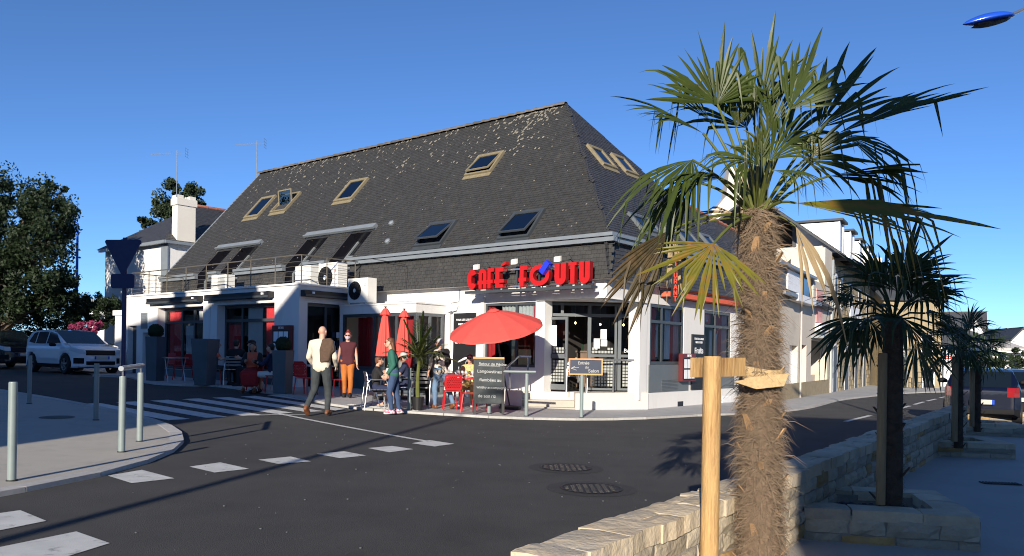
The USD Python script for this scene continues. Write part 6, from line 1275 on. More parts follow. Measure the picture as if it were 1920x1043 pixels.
for s in (11.5, 15.0, 18.5, 22.0): g = MB(); F1.box(g, s, s + 1.3, -2.0, .1, 6.4, 8.0); dm = rf.part('dormer', g, M['slate_b']); g = MB(); F1.box(g, s - .05, s + .3, .1, .15, 6.45, 8.0); F1.box(g, s + 1.0, s + 1.35, .1, .15, 6.45, 8.0); F1.box(g, s - .02, s - .01, -1.8, .1, 6.5, 7.95); dm.part('white_jamb', g, M['white_paint']); g = MB(); F1.box(g, s + .3, s + 1.0, .1, .12, 6.5, 7.9); dm.part('pane', g, M['black_gloss']); g = MB(); F1.box(g, s - .15, s + 1.45, -2.2, .3, 8.0, 8.1); dm.part('dormer_roof', g, M['grey_roof_far'])
for s in (10.3, 24.2): g = MB(); F1.box(g, s, s + .5, -4.2, -3.0, 8.5, 10.2); rf.part('chimney', g, M['stone_wall'])
g = MB(); g.tube([F1.p(10.15, .08, -.2), F1.p(10.15, .08, 6.0)], .06, 6); t.part('downpipe', g, M['zinc'])
# third: farther stone house seen behind the shaded palm
a, b = at(1655, 700, 47), at(1764, 700, 47); a[2] = b[2] = 0
gable_house('stone_house', 'farther stone house whose end wall shows right of the shaded palm crown', a, unit(b - a), float(np.linalg.norm(b - a)), 8, -.6, at(1700, 560, 47)[2], at(1700, 492, 47)[2], 'stone_wall', 'grey_roof_far', [(2.3, 2.9, 1.7, 3.0), (.6, 1.2, 1.7, 3.0), (2.4, 3.0, -.3, 1.0)], ridge_along='x', chimney=(.3, 3.5, 1.2, at(1700, 470, 47)[2]), tiles='red_tile')
# roofs peeping over the cafe
c = at(1380, 410, 46); t = thing('chimney_gable', 'tall beige tapered chimney rising behind the palm crown', 'chimney', V(c[0], c[1], 0)); z0, z1, z2 = at(1380, 470, 46)[2], at(1380, 395, 46)[2], at(1380, 318, 46)[2]; v = []
for z, hw, hd in ((0, 1.9, 1.0), (z0, 1.9, 1.0), (z1, 1.35, .8), (at(1380, 372, 46)[2], .75, .6), (z2, .55, .5)): v += [V(c[0] - hw, c[1] - hd, z), V(c[0] + hw, c[1] - hd, z), V(c[0] + hw, c[1] + hd, z), V(c[0] - hw, c[1] + hd, z)]
g = MB(); g.raw(np.array(v), [(i * 4 + j, i * 4 + (j + 1) % 4, (i + 1) * 4 + (j + 1) % 4, (i + 1) * 4 + j) for i in range(4) for j in range(4)] + [(16, 17, 18, 19)]); t.part('shaft', g, M['beige_wall'])
g = MB(); g.tube([at(1395, 318, 46), at(1395, 308, 46)], .18, 8); t.part('chimney_pot', g, M['red_tile'])
a = at(1278, 400, 44); b = at(1352, 445, 44); t = thing('far_house', 'white chimney and red tiled verge just right of the slate hip', 'house', V(a[0], a[1], 0)); g = MB(); g.obox(V(at(1334, 440, 44)[0], 44, 0), V(.52, 0, 0), V(0, .6, 0), up * at(1334, 393, 44)[2]); t.part('chimney', g, M['white_wall'])
g = MB(); g.obox(V(at(1310, 440, 44.7)[0], 44.7, 0), V(2.4, 0, 0), V(0, 5, 0), up * at(1320, 425, 44.7)[2]); t.part('wall', g, M['cream_wall']); g = MB(); g.tube([at(1283, 393, 44.5), at(1312, 410, 44.5), at(1330, 425, 44.5)], .1, 6); t.part('verge_tiles', g, M['red_tile'])
# far end of the street
b = gb(1715, 47.5); tree('bush', 'sunlit green bush above the white garden wall', b, [(at(1716, 668, 47.5), (.85, .7, .85), 2600, 20), (at(1738, 655, 48), (.6, .6, .7), 1500, 12)], 'bright_leaf', 0, .06, 51, 'bush')
a, b_ = gr(1690, 727), gr(1800, 727); a = at(1690, 727, 49); b_ = at(1800, 727, 50); g = MB(); z = at(1740, 686, 49.5)[2]; g.obox(V(a[0], a[1], -.6), V(*(b_ - a)[:2], 0), V(.1, .3, 0), up * (z + .6)); single('garden_wall', g, M['white_wall'], 'long white garden wall at the end of the right hand street', 'wall')
t = thing('ramp_railing', 'thin dark railing in front of the white garden wall', 'railing', at(1725, 728, 46)); a, b_ = at(1713, 728, 46), at(1742, 730, 45)
for k in range(5): g = MB(); q = a + (b_ - a) * k / 4; g.tube([q - up * .3, q + up * .95], .025, 5); t.part('post', g, M['dark_frame'])
for z in (.35, .65, .95): g = MB(); g.tube([a + up * z, b_ + up * z], .018, 5); t.part('rail', g, M['dark_frame'])
q = at(1702, 728, 45); t = thing('glass_shelter', 'dark green glass shelter beside the railing', 'shelter', q); g = MB()
for x in (-.35, .3):
    for y in (0, .8): g.box(q + V(x, y, 1.0), (.06, .06, 2.4))
t.part('frame', g, M['dark_frame']); g = MB(); g.box(q + V(-.02, .4, 2.2), (.85, 1.0, .12)); t.part('roof', g, M['dark_frame']); g = MB(); g.box(q + V(-.02, .8, 1.0), (.6, .02, 2.0)); t.part('pane', g, M['pane_dark'])
q = at(1768, 677, 49); t = thing('billboard', 'white and blue billboard with red stripes beyond the garden wall', 'billboard', q); w_ = 33 / 1480 * 49; h_ = 24 / 1480 * 49
g = MB(); g.obox(q - V(w_ / 2, 0, 0), V(w_, 0, 0), V(0, .08, 0), up * h_); t.part('panel', g, M['paper'])
for a, z, m in ((.1, .16, 'sign_red'), (.1, .30, 'sign_red')): g = MB(); g.obox(q + V(a, -.01, z * h_), V(w_ * .38, 0, 0), V(0, .009, 0), up * h_ * .09); t.part('stripe', g, M[m])
g = MB(); g.obox(q + V(-w_ * .4, -.01, h_ * .45), V(w_ * .6, 0, 0), V(0, .009, 0), up * h_ * .2); t.part('band', g, M['jeans_light']); g = MB(); g.tube([q - up * 1.6, q], .05, 6); t.part('leg', g, M['dark_frame'])
x = unit(V(.86, -.5, 0)); D = 84.; c = at(1845, 700, D); o = V(c[0], c[1], 0) - x * 8.0; zE, zR = at(1850, 640, D)[2], at(1850, 583, D)[2]
t, P = gable_house('gabled_house', 'large far white house with dark roof and pointed dormers at the right', o, x, 8., 9., -1., zE - .3, zR, 'white_wall', 'grey_roof_far', [(.8, 2.0, 1.2, 2.8), (3.2, 4.4, 1.2, 2.8), (5.6, 6.8, 1.2, 2.8)])
for s in (1.2, 6.2): g = MB(); g.poly(Polygon([(0, 0), (2.0, 0), (1.0, 1.9)]), P(s, .6, zE + .35), x, up); g.raw(np.array([P(s, .6, zE + .35), P(s + 1, .6, zE + 2.25), P(s + 1, 3.2, zE + 2.25), P(s + 2, .6, zE + .35)]), [(0, 1, 2, 2), (3, 2, 1, 1)]); t.part('dormer', g, M['white_wall'])
D = 66.; c = at(1858, 700, D); t, P = gable_house('gabled_house', 'low far white house with a balcony, below the large gabled one', V(c[0], c[1], 0), V(1, -.1, 0), 2.6, 6, -1., at(1880, 655, D)[2], at(1880, 642, D)[2], 'white_wall', 'fascia_grey', [(.5, 1.0, .9, 1.9), (1.5, 2.1, .9, 1.9)], ridge_along='x')
g = MB(); g.obox(P(0, -.9, at(1880, 662, D)[2]), V(2.6, -.26, 0), V(0, .9, 0), up * .1); t.part('balcony', g, M['white_paint'])
D = 72.; c = at(1878, 700, D); gable_house('gabled_house', 'far white gable cut by the right edge of the photo', V(c[0], c[1], 0), V(1, -.25, 0), 3.4, 9, -1., at(1880, 655, D)[2], at(1898, 617, D)[2], 'white_wall', 'grey_roof_far', [(1.2, 1.9, 1.0, 2.2)], ridge_along='y')
c = at(1875, 640, 80); gable_house('gabled_house', 'dark roofed house between the two far white gables', V(c[0], c[1] + 2, 0), V(1, .15, 0), 6, 7, -1., at(1890, 655, 80)[2], at(1890, 616, 80)[2], 'white_wall', 'grey_roof_far')
b = gb(1900, 42); tree('bush', 'olive green bush at the right edge behind the cars', b, [(at(1908, 672, 42), (.6, .6, .55), 1800, 16)], 'hedge_leaf', 0, .05, 52, 'bush'); b = gb(1880, 38); tree('hedge', 'dark shaded hedge behind the parked cars', b, [(at(1845 + 28 * k, 683, 38), (.5, .5, .32), 1500, 14) for k in range(4)], 'tree_leaf', 0, .045, 53, 'hedge')
# ---- houses behind the camera, whose shadows lie over the left and right of the square
SHv, SE = V(SH[0], SH[1], 0), V(-SH[1], SH[0], 0); TE = math.tan(SUN_EL)
def back_house(name, label, prof, D0, D1, m, rm, wins):
    q = [(p, z + TE * D0) for p, z in prof]; pg = Polygon([(q[0][0], -2)] + q + [(q[-1][0], -2)]); c = pg.centroid; o = SHv * D0; t = thing(name, label, 'house', o + SE * c.x)
    g = MB(); v, f = None, None; m_ = trimesh.creation.extrude_polygon(pg, D1 - D0, engine='earcut'); vv = m_.vertices; g.raw(o + vv[:, :1] * SE + vv[:, 1:2] * up + vv[:, 2:] * SHv, m_.faces[:, ::-1]); t.part('wall', g, M[m])
    for (p0, p1, z0, z1) in wins: g = MB(); g.obox(o + SE * p0 + up * z0 - SHv * .06, SE * (p1 - p0), SHv * .06, up * (z1 - z0)); f = t.part('window', g, M['white_paint']); g = MB(); g.obox(o + SE * (p0 + .08) + up * (z0 + .08) - SHv * .066, SE * (p1 - p0 - .16), SHv * .004, up * (z1 - z0 - .16)); f.part('pane', g, M['black_gloss'])
    for a, b in zip(q[:-1], q[1:]):
        if abs(a[0] - b[0]) > .4: g = MB(); A = o + SE * a[0] + up * (a[1] + .03) - SHv * .15; B = o + SE * b[0] + up * (b[1] + .03) - SHv * .15; g.obox(A, B - A, SHv * (D1 - D0 + .3), up * .05); t.part('roof', g, M[rm])
back_house('terraced_house', 'tall shadowing house behind the camera on the left, with two gables and a chimney', [(-44, 10.1), (-17.55, 10.15), (-17.5, 11.3), (-16.75, 11.3), (-16.7, 10.15), (-15.9, 9.85), (-15.0, 10.2), (-14.6, 10.9), (-12.95, 10.8), (-12.94, 9.0), (-12.45, 9.0), (-10.11, 10.55), (-8.75, 9.15), (-8.74, 8.9)], 4.0, 12.0, 'cream_wall', 'grey_roof_far', [(p, p + 1.1, z, z + 1.7) for p in (-40, -36, -32, -28, -24, -20, -15, -12, -10) for z in (1.4, 4.2, 7.2)])
back_house('terraced_house', 'shadowing gabled house behind the camera on the right', [(.80, 5.2), (2.5, 6.6), (30, 6.6)], 6.0, 15.0, 'beige_wall', 'grey_roof_far', [(p, p + 1.1, z, z + 1.6) for p in (2, 5.5, 9, 12.5, 16, 20) for z in (1.2, 4.0)])

def row_house(name, label, a, b, depth, h, m, seed):
    a, b = np.array([*a, 0.]), np.array([*b, 0.]); x = unit(b - a); w = float(np.linalg.norm(b - a)); n = max(2, int(w / 3.2)); wins = []
    for i in range(n):
        for z in (.9, 3.7): wins.append((w * (i + .5) / n - .5, w * (i + .5) / n + .5, z, z + 1.5))
    gable_house(name, label, a, x, w, depth, -.6, h, h + 3.2, m, 'grey_roof_far', wins)
row_house('terraced_house', 'long row of shaded houses outside the frame, left of the crossing street', (-34, 14), (-38, 46), 8, 4.6, 'cream_wall', 1)
row_house('terraced_house', 'house outside the frame, right of the plaza', (19, 16), (13, 0), 8, 6.0, 'cream_wall', 2)
# ================= people
def S(c, r, n=14): return Man.sphere(r, n).translate([float(x) for x in c])
def E(c, r, n=16): return Man.sphere(1., n).scale([float(x) for x in r]).translate([float(x) for x in c])
def hull(*m): return Man.batch_hull(list(m))
def bone(a, b, ra, rb): return hull(S(a, ra), S(b, rb))
def uni(ms): return Man.batch_boolean(ms, manifold3d.OpType.Add)
def fin(m, ln=.04, it=6, amp=0., seed=0):
    m = m.refine_to_length(ln).to_mesh(); t = trimesh.Trimesh(m.vert_properties[:, :3], m.tri_verts, process=True); trimesh.smoothing.filter_taubin(t, iterations=it)
    v = np.array(t.vertices)
    if amp: v = v + t.vertex_normals * ((meshkit.fbm(v * np.array([14, 14, 6]), 3, seed) - .5) * 2 * amp)[:, None]
    return MB().raw(v, np.array(t.faces))
def joints(H=1.72, lean=0., sit=False, w=1.0, la=None, ra=None, ll=None, rl=None, head=(0, 0)):
    """local joints, facing +y, x to the person's right; arms / legs given as (joint, joint) offsets"""
    s = H / 1.72; J = {}; pz = .50 if sit else .93 * s
    J['pel'] = V(0, 0, pz); up_ = unit(V(0, math.sin(lean), math.cos(lean)))
    J['wai'] = J['pel'] + up_ * .15 * s; J['che'] = J['pel'] + up_ * .36 * s; J['nec'] = J['pel'] + up_ * .53 * s; J['hea'] = J['nec'] + unit(up_ + V(0, .12, 0)) * .165 * s + V(0, .02, 0)
    for k, sx in (('l', -1), ('r', 1)):
        J[k + 'sh'] = J['nec'] + V(sx * .175 * w * s, 0, 0) - up_ * .055 * s; a = la if k == 'l' else ra
        a = a or ((sx * .05, -.03, -.28), (sx * .01, .07, -.25)); J[k + 'el'] = J[k + 'sh'] + V(*a[0]) * s; J[k + 'wr'] = J[k + 'el'] + V(*a[1]) * s
        J[k + 'hi'] = J['pel'] + V(sx * .09 * w * s, 0, -.02); g = ll if k == 'l' else rl
        if g is None: g = ((sx * .06, .43, .0), (0, .02, -.43), (0, .15, -.04)) if sit else ((sx * .01, .0, -.42), (0, -.02, -.41), (0, .15, -.04))
        J[k + 'kn'] = J[k + 'hi'] + V(*g[0]) * s; J[k + 'an'] = J[k + 'kn'] + V(*g[1]) * s; J[k + 'to'] = J[k + 'an'] + V(*g[2]) * s
    J['turn'] = head; J['s'] = s; J['w'] = w; return J
def person(label, loc, rz, J, skin='skin', top='cloth_black', sleeve=2, bottom='jeans_blue', leg=2, shoe='cloth_black', hair=None, hairm='hair_dark', extra=(), hip=1.0, glasses=False, mask=False, skirt=None, belly=0., group=None, socks=False):
    s, w = J['s'], J['w']; t = thing('person', label, 'person', loc, rz, group, local=True)
    def limb(a, b, ra, rb): return bone(J[a], J[b], ra * s, rb * s)
    def torso(o=0.): 
        x = lambda j, d, r: [S(J[j] + V(q * d * s, 0, 0), r * s + o) for q in (-1, 1)]
        return [hull(*x('pel', .075 * hip, .105), *x('wai', .06 * w, .095 + belly)), hull(*x('wai', .06 * w, .095 + belly), *x('che', .085 * w, .108)), hull(*x('che', .085 * w, .108), S(J['lsh'], .055 * s + o), S(J['rsh'], .055 * s + o), S(J['nec'] - V(0, 0, .03), .06 * s + o))]
    b = torso(-.004) + [bone(J['nec'] - V(0, 0, .03), J['hea'] - V(0, .02, .04), .055 * s, .055 * s)]
    hd = J['hea']; yaw, pit = J['turn']; Rm = np.array([[math.cos(yaw), -math.sin(yaw), 0], [math.sin(yaw), math.cos(yaw), 0], [0, 0, 1]]) @ np.array([[1, 0, 0], [0, math.cos(pit), -math.sin(pit)], [0, math.sin(pit), math.cos(pit)]]); hp = lambda *a: hd + Rm @ (V(*a) * s)
    b += [hull(E(hp(0, -.012, .03), (.075 * s, .093 * s, .088 * s)), S(hp(0, .045, -.075), .034 * s), S(hp(-.035, .02, -.05), .035 * s), S(hp(.035, .02, -.05), .035 * s)), hull(S(hp(0, .088, .02), .009 * s, 8), S(hp(0, .108, -.022), .013 * s, 8), S(hp(-.012, .09, -.028), .010 * s, 8), S(hp(.012, .09, -.028), .010 * s, 8)), hull(S(hp(-.02, .080, -.055), .010 * s, 8), S(hp(.02, .080, -.055), .010 * s, 8))]
    for q in (-1, 1): b.append(hull(S(hp(q * .078, -.01, .022), .014 * s, 8), S(hp(q * .076, -.008, -.02), .011 * s, 8), S(hp(q * .082, -.024, .01), .012 * s, 8)))
    for k, q in (('l', -1), ('r', 1)):
        b += [limb(k + 'sh', k + 'el', .050, .040), limb(k + 'el', k + 'wr', .040, .027), limb(k + 'hi', k + 'kn', .088, .056), limb(k + 'kn', k + 'an', .054, .036)]
        kn, an = J[k + 'kn'], J[k + 'an']; b.append(hull(S(kn + (an - kn) * .25 - V(0, .018, 0), .052 * s), S(kn + (an - kn) * .6, .040 * s)))
        a, e = J[k + 'el'], J[k + 'wr']; d = unit(e - a); sd = unit(np.cross(d, V(q, .2, 0)) if abs(d[0]) < .8 else np.cross(d, V(0, 0, 1))); nn = np.cross(d, sd); pm = e + d * .085 * s
        b.append(hull(S(e, .024 * s, 10), S(pm + sd * .030 * s, .014 * s, 8), S(pm - sd * .030 * s, .014 * s, 8)))
        for i, fl in enumerate((.066, .076, .070, .054)): f0 = pm + sd * (.030 - i * .020) * s; f1 = f0 + (d * .9 + nn * .25 * q) * fl * .55 * s; f2 = f1 + (d * .7 + nn * .7 * q) * fl * .5 * s; b += [bone(f0, f1, .0095 * s, .0088 * s), bone(f1, f2, .0088 * s, .0078 * s)]
        th0 = e + d * .03 * s + sd * .026 * s; th1 = th0 + (d * .6 + sd * .7 + nn * .2 * q) * .045 * s; b += [bone(th0, th1, .012 * s, .0105 * s), bone(th1, th1 + (d * .9 + sd * .1 + nn * .2 * q) * .035 * s, .0105 * s, .009 * s)]
        to = J[k + 'to']; b.append(hull(S(an, .036 * s), S(an - unit((to - an) * V(1, 1, 0) + 1e-6) * .035 * s - V(0, 0, .035), .026 * s), S(to, .022 * s), S(to + V(q * .02, -.03, 0), .024 * s)))
    t.part('body', fin(uni(b), .035, 3), M[skin], smooth=True)
    c = torso(.012)[0 if not leg == 9 else 1:]
    for k in 'lr':
        if sleeve >= 1: e = J[k + 'sh'] + (J[k + 'el'] - J[k + 'sh']) * (1 if sleeve > 1 else .55); c.append(bone(J[k + 'sh'], e, .066 * s, (.055 if sleeve > 1 else .064) * s))
        if sleeve >= 2: e = J[k + 'el'] + (J[k + 'wr'] - J[k + 'el']) * (.94 if sleeve > 2 else .55); c.append(bone(J[k + 'el'], e, .054 * s, .042 * s))
    t.part('top', fin(uni(c), .035, 4, .012, 3), M[top], smooth=True)
    if bottom:
        c = [hull(*[S(J['pel'] + V(q * .078 * hip * s, 0, .03), .112 * s) for q in (-1, 1)], *[S(J[k + 'hi'], .105 * s) for k in 'lr'])]
        for k in 'lr':
            kk = J[k + 'hi'] + (J[k + 'kn'] - J[k + 'hi']) * (1 if leg > 1 else .8); c.append(bone(J[k + 'hi'], kk, .104 * s, (.072 if leg > 1 else .085) * s))
            if leg >= 2: e = J[k + 'kn'] + (J[k + 'an'] - J[k + 'kn']) * (.92 if leg > 2 or leg == 2 else .8); kn = J[k + 'kn']; c += [bone(kn, e, .071 * s, .052 * s), hull(S(kn + (e - kn) * .25 - V(0, .018, 0), .062 * s), S(kn + (e - kn) * .6, .056 * s))]
        t.part('trousers', fin(uni(c), .035, 4, .012, 5), M[bottom], smooth=True)
    if skirt: c = hull(*[S(J['pel'] + V(q * .08 * s, 0, .05), .12 * s) for q in (-1, 1)], *[S(J[k + 'kn'], .085 * s) for k in 'lr'], *[S(J[k + 'an'] + V(0, -.02, .14), .075 * s) for k in 'lr']); t.part('skirt', fin(c, .06, 4, .012, 6), M[skirt], smooth=True)
    if shoe:
        for k, q in (('l', -1), ('r', 1)):
            an, to = J[k + 'an'], J[k + 'to']; f = unit((to - an) * V(1, 1, 0) + V(0, 1e-4, 0)); c = hull(S(an + V(0, 0, .01), .046 * s), S(an - f * .045 * s - V(0, 0, .038), .034 * s), S(to + V(0, 0, .004), .030 * s), S(to - f * .06 + V(q * .022, 0, 0), .034 * s), S(to - f * .06 - V(q * .022, 0, 0), .032 * s)); sh = t.part('shoe', fin(c, .035, 2), M[shoe], smooth=True)
            c = hull(*[S(p_ - V(0, 0, .028), .022 * s) for p_ in (an - f * .045 * s - V(0, 0, .02), to - f * .05 + V(.03, 0, 0), to - f * .05 - V(.03, 0, 0), to)]); sh.part('sole', fin(c, .05, 1), M['sole' if shoe == 'pink_shoe' else shoe])
    if hair:
        c = [hull(E(hp(0, -.03, .055), (.086 * s, .093 * s, .078 * s)), E(hp(0, -.06, -.01), (.074 * s, .055 * s, .07 * s)))]
        if hair == 'long': c.append(hull(E(hp(0, -.075, .0), (.08 * s, .05 * s, .07 * s)), E(hp(0, -.11, -.16), (.095 * s, .045 * s, .08 * s)), S(hp(0, -.10, -.24), .04 * s)))
        if hair == 'bob': c.append(hull(E(hp(0, -.05, .01), (.098 * s, .075 * s, .07 * s)), E(hp(0, -.05, -.10), (.100 * s, .065 * s, .05 * s))))
        if hair == 'bun': c.append(S(hp(0, -.06, .14), .045 * s))
        if hair == 'cap': c.append(hull(E(hp(0, -.0, .09), (.085 * s, .09 * s, .05 * s)), E(hp(0, .11, .055), (.055 * s, .05 * s, .008 * s))))
        t.part('hair' if hair != 'cap' else 'cap', fin(uni(c), .03, 2, .007, 8), M[hairm], smooth=True)
    if glasses:
        g = MB()
        for q in (-1, 1): g.obox(hp(q * .034 - .027, .086, .002), Rm[:, 0] * .054 * s, Rm[:, 1] * .012 * s, Rm[:, 2] * .036 * s); g.obox(hp(q * .064 - .004, -.0, .022), Rm[:, 0] * .008 * s, Rm[:, 1] * .09 * s, Rm[:, 2] * .010 * s)
        g.obox(hp(-.010, .09, .022), Rm[:, 0] * .02 * s, Rm[:, 1] * .008 * s, Rm[:, 2] * .008 * s); t.part('sunglasses', g, M['black_gloss'])
    if mask: c = hull(S(hp(0, .105, -.02), .02 * s, 8), S(hp(-.05, .05, -.03), .03 * s, 8), S(hp(.05, .05, -.03), .03 * s, 8), S(hp(0, .075, -.08), .025 * s, 8)); t.part('face_mask', fin(c, .03, 1), M['mask_pink'], smooth=True)
    for nm, ms, m, am in extra: t.part(nm, fin(ms(J, s), .035, 4, am, 9), M[m], smooth=True)
    return t
def face(fx, fy): return math.atan2(-fx, fy)
def foot(px, py): return gr(px, py, KH)
# bald man walking away across the zebra
def sweater(J, s):
    sh = J['rsh']; return uni([hull(S(sh + V(-.02, -.02, .055), .055), S(sh + V(-.13, -.05, .05), .045), S(sh + V(-.15, -.115, -.13), .04), S(sh + V(.03, -.09, -.12), .045)), hull(S(sh + V(-.15, -.115, -.13), .042), S(sh + V(.03, -.09, -.12), .045), S(sh + V(-.14, -.12, -.36), .04), S(sh + V(-.02, -.12, -.33), .045)), hull(S(sh + V(.03, -.05, .03), .05), S(sh + V(.06, -.05, -.14), .05), S(sh + V(.02, -.10, -.2), .04)), hull(S(sh + V(-.04, .06, .05), .05), S(sh + V(-.08, .12, -.1), .04), S(sh + V(-.02, -.02, .055), .05))])
J = joints(1.80, lean=.02, w=1.10, la=((-.07, -.01, -.28), (.03, .17, -.16)), ra=((.08, .0, -.28), (-.05, .18, -.16)), ll=((-.03, .0, -.41), (-.06, -.24, -.33), (.0, .11, -.11)), rl=((.02, .08, -.42), (.0, -.03, -.41), (0, .15, -.03)), head=(-.1, 0))
m_ = gr(601, 780); person('bald man in a cream jumper walking away with a brown sweater over his shoulder', m_ + V(0, 0, .015), face(.18, 1), J, top='shirt_cream', sleeve=3, bottom='jeans_dark', shoe='leather_brown', extra=[('sweater', sweater, 'sweater_brown', .012)], belly=.004)
# masked woman
J = joints(1.66, w=.95, la=((-.05, -.02, -.27), (-.03, .05, -.25)), ra=((.06, .0, -.27), (.04, .08, -.24)), ll=((.0, .06, -.41), (.01, -.06, -.40), (0, .14, -.04)), rl=((.0, -.02, -.42), (.0, -.10, -.39), (0, .13, -.06)))
person('masked woman in a burgundy top and orange trousers walking out of the shade', foot(651, 746), face(.1, -1), J, top='top_burgundy', sleeve=0, bottom='trousers_orange', shoe='cloth_black', hair='bun', hairm='hair_red', glasses=True, mask=True, hip=1.1)
# woman in green
J = joints(1.64, lean=.12, w=.92, la=((-.03, -.05, -.27), (.04, .13, -.20)), ra=((.03, -.02, -.27), (-.03, .12, -.22)), ll=((.0, .10, -.41), (.0, -.06, -.40), (0, .16, -.03)), rl=((.0, -.05, -.42), (.0, -.08, -.39), (0, .16, -.03)))
person('woman in a green jumper and blue jeans with long brown hair, looking left', gr(738, 778), face(-1, -.12), J, top='top_green', sleeve=3, bottom='jeans_blue', shoe='pink_shoe', hair='long', hairm='hair_brown', glasses=True, hip=1.1)
# grey haired woman from behind
def cardigan(J, s):
    a, b = J['lsh'], J['rsh']; return uni([hull(S(b + V(.0, -.01, .02), .075), S(J['che'] + V(.10, -.06, 0), .085), S(J['wai'] + V(.10, -.05, .02), .08)), hull(S(J['nec'] + V(.02, -.05, -.02), .06), S(b + V(0, -.03, 0), .07), S(J['che'] + V(.08, -.07, .02), .07)), hull(S(b, .07), S(J['rel'], .058))])
J = joints(1.62, lean=.10, w=1.0, la=((-.08, .03, -.26), (-.01, .08, -.24)), ra=((.10, .02, -.25), (-.02, .14, -.20)), ll=((-.02, .10, -.40), (.0, -.02, -.42), (0, .15, -.03)), rl=((.06, -.10, -.40), (.05, -.16, -.37), (0, .12, -.08)), head=(.55, 0))
person('grey haired woman in a striped blouse and black cardigan seen from behind', foot(826, 767), face(-.62, .78), J, top='stripes', sleeve=2, bottom='jeans_light', shoe='leather_brown', hair='short', hairm='hair_grey', extra=[('cardigan', cardigan, 'cloth_black', .008)], hip=1.15, glasses=True)
# seated guests
tablearms = (((-.06, .16, -.22), (.10, .22, .05)), ((.06, .16, -.22), (-.10, .22, .05)))
def sit(label, px, py, fx, fy, H=1.66, dy=0., chair=None, lab2=None, arms=True, **k):
    la, ra = tablearms if arms else (None, None); kw = {q: k.pop(q) for q in ('ll', 'rl', 'lean', 'w', 'head') if q in k}; J = joints(H, sit=True, la=kw.pop('la', la), ra=kw.pop('ra', ra), lean=kw.pop('lean', .08), **kw); p = gr(px, py, KH) + V(0, dy, 0); p[2] = G(p[0], p[1]) + KH - .01; rz = face(fx, fy); 
    if chair: copy(rc if chair == 'red' else ac_, p + V(0, 0, .01), rz, lab2, 'red terrace chairs' if chair == 'red' else 'aluminium terrace chairs')
    return person(label, p, rz, J, **k)
sit('woman in a floral blouse and sunglasses seated facing us under the open parasol', 878, 764, -.15, -1, dy=.75, chair='red', lab2='red chair under the woman in the floral blouse', top='floral', sleeve=1, bottom='floral', hair='short', hairm='hair_red', glasses=True, shoe='cloth_white')
sit('person in black seated with back to us, half hidden by the potted palm', 790, 762, -.1, 1, top='cloth_black', sleeve=3, bottom='cloth_black', hair='bob', hairm='hair_dark')
sit('grey haired person with bare legs stretched to the left, behind the green jumper', 757, 764, -1, -.15, dy=.35, chair='alu', lab2='aluminium chair of the grey haired barefoot guest', top='cloth_navy', sleeve=1, bottom='cloth_navy', leg=1, shoe=None, hair='short', hairm='hair_grey', rl=((.05, .42, .05), (-.02, .36, -.26), (0, .15, .03)), ll=((-.05, .43, .0), (0, .10, -.42), (0, .15, -.04)))
sit('small person in a dark top in the aluminium armchair, leaning on the table', 703, 768, .95, .25, H=1.45, top='cloth_black', sleeve=1, bottom='cloth_navy', leg=1, hair='short', hairm='hair_brown', skin='skin')
sit('dark haired person in a black jacket seen from behind in the shaded aluminium chair', 441, 722, 0, 1, H=1.76, w=1.12, top='cloth_black', sleeve=3, bottom='cloth_black', hair='short', hairm='hair_dark')
sit('woman in a coral top, dark jacket and long red skirt facing us in the shade', 474, 733, .1, -1, chair='red', lab2='red chair under the woman in the long red skirt', top='cloth_coral', sleeve=0, bottom=None, leg=2, skirt='cloth_red', hair='bob', hairm='hair_dark', skin='skin_dark', shoe='leather_brown', extra=[('jacket', lambda J, s: uni([bone(J[k + 'sh'], J[k + 'el'], .075, .064) for k in 'lr'] + [bone(J[k + 'el'], J[k + 'wr'], .060, .05) for k in 'lr'] + [hull(S(J[k + 'sh'], .07), S(J['che'] + V(q * .11, -.03, 0), .08), S(J['wai'] + V(q * .11, -.03, 0), .08)) for k, q in (('l', -1), ('r', 1))]), 'cloth_black', .006)])
sit('person in navy and white shorts seated sideways beside the tall planter', 512, 736, -1, .1, top='cloth_navy', sleeve=2, bottom='cloth_white', leg=1, hair='short', hairm='hair_dark', shoe='cloth_black')
sit('person in a dark cap sitting farther back before the big window', 462, 726, -.8, -.4, dy=.7, chair='red', lab2='red chair of the person in the dark cap', top='cloth_navy', sleeve=2, bottom='cloth_black', hair='cap', hairm='cloth_black', shoe='cloth_black', H=1.75)
sit('person with auburn hair seated just behind the dark flared planter', 394, 722, .9, .3, dy=.25, chair='red', lab2='red chair half behind the dark flared planter', top='cloth_coral', sleeve=1, bottom='jeans_dark', hair='bob', hairm='hair_red')
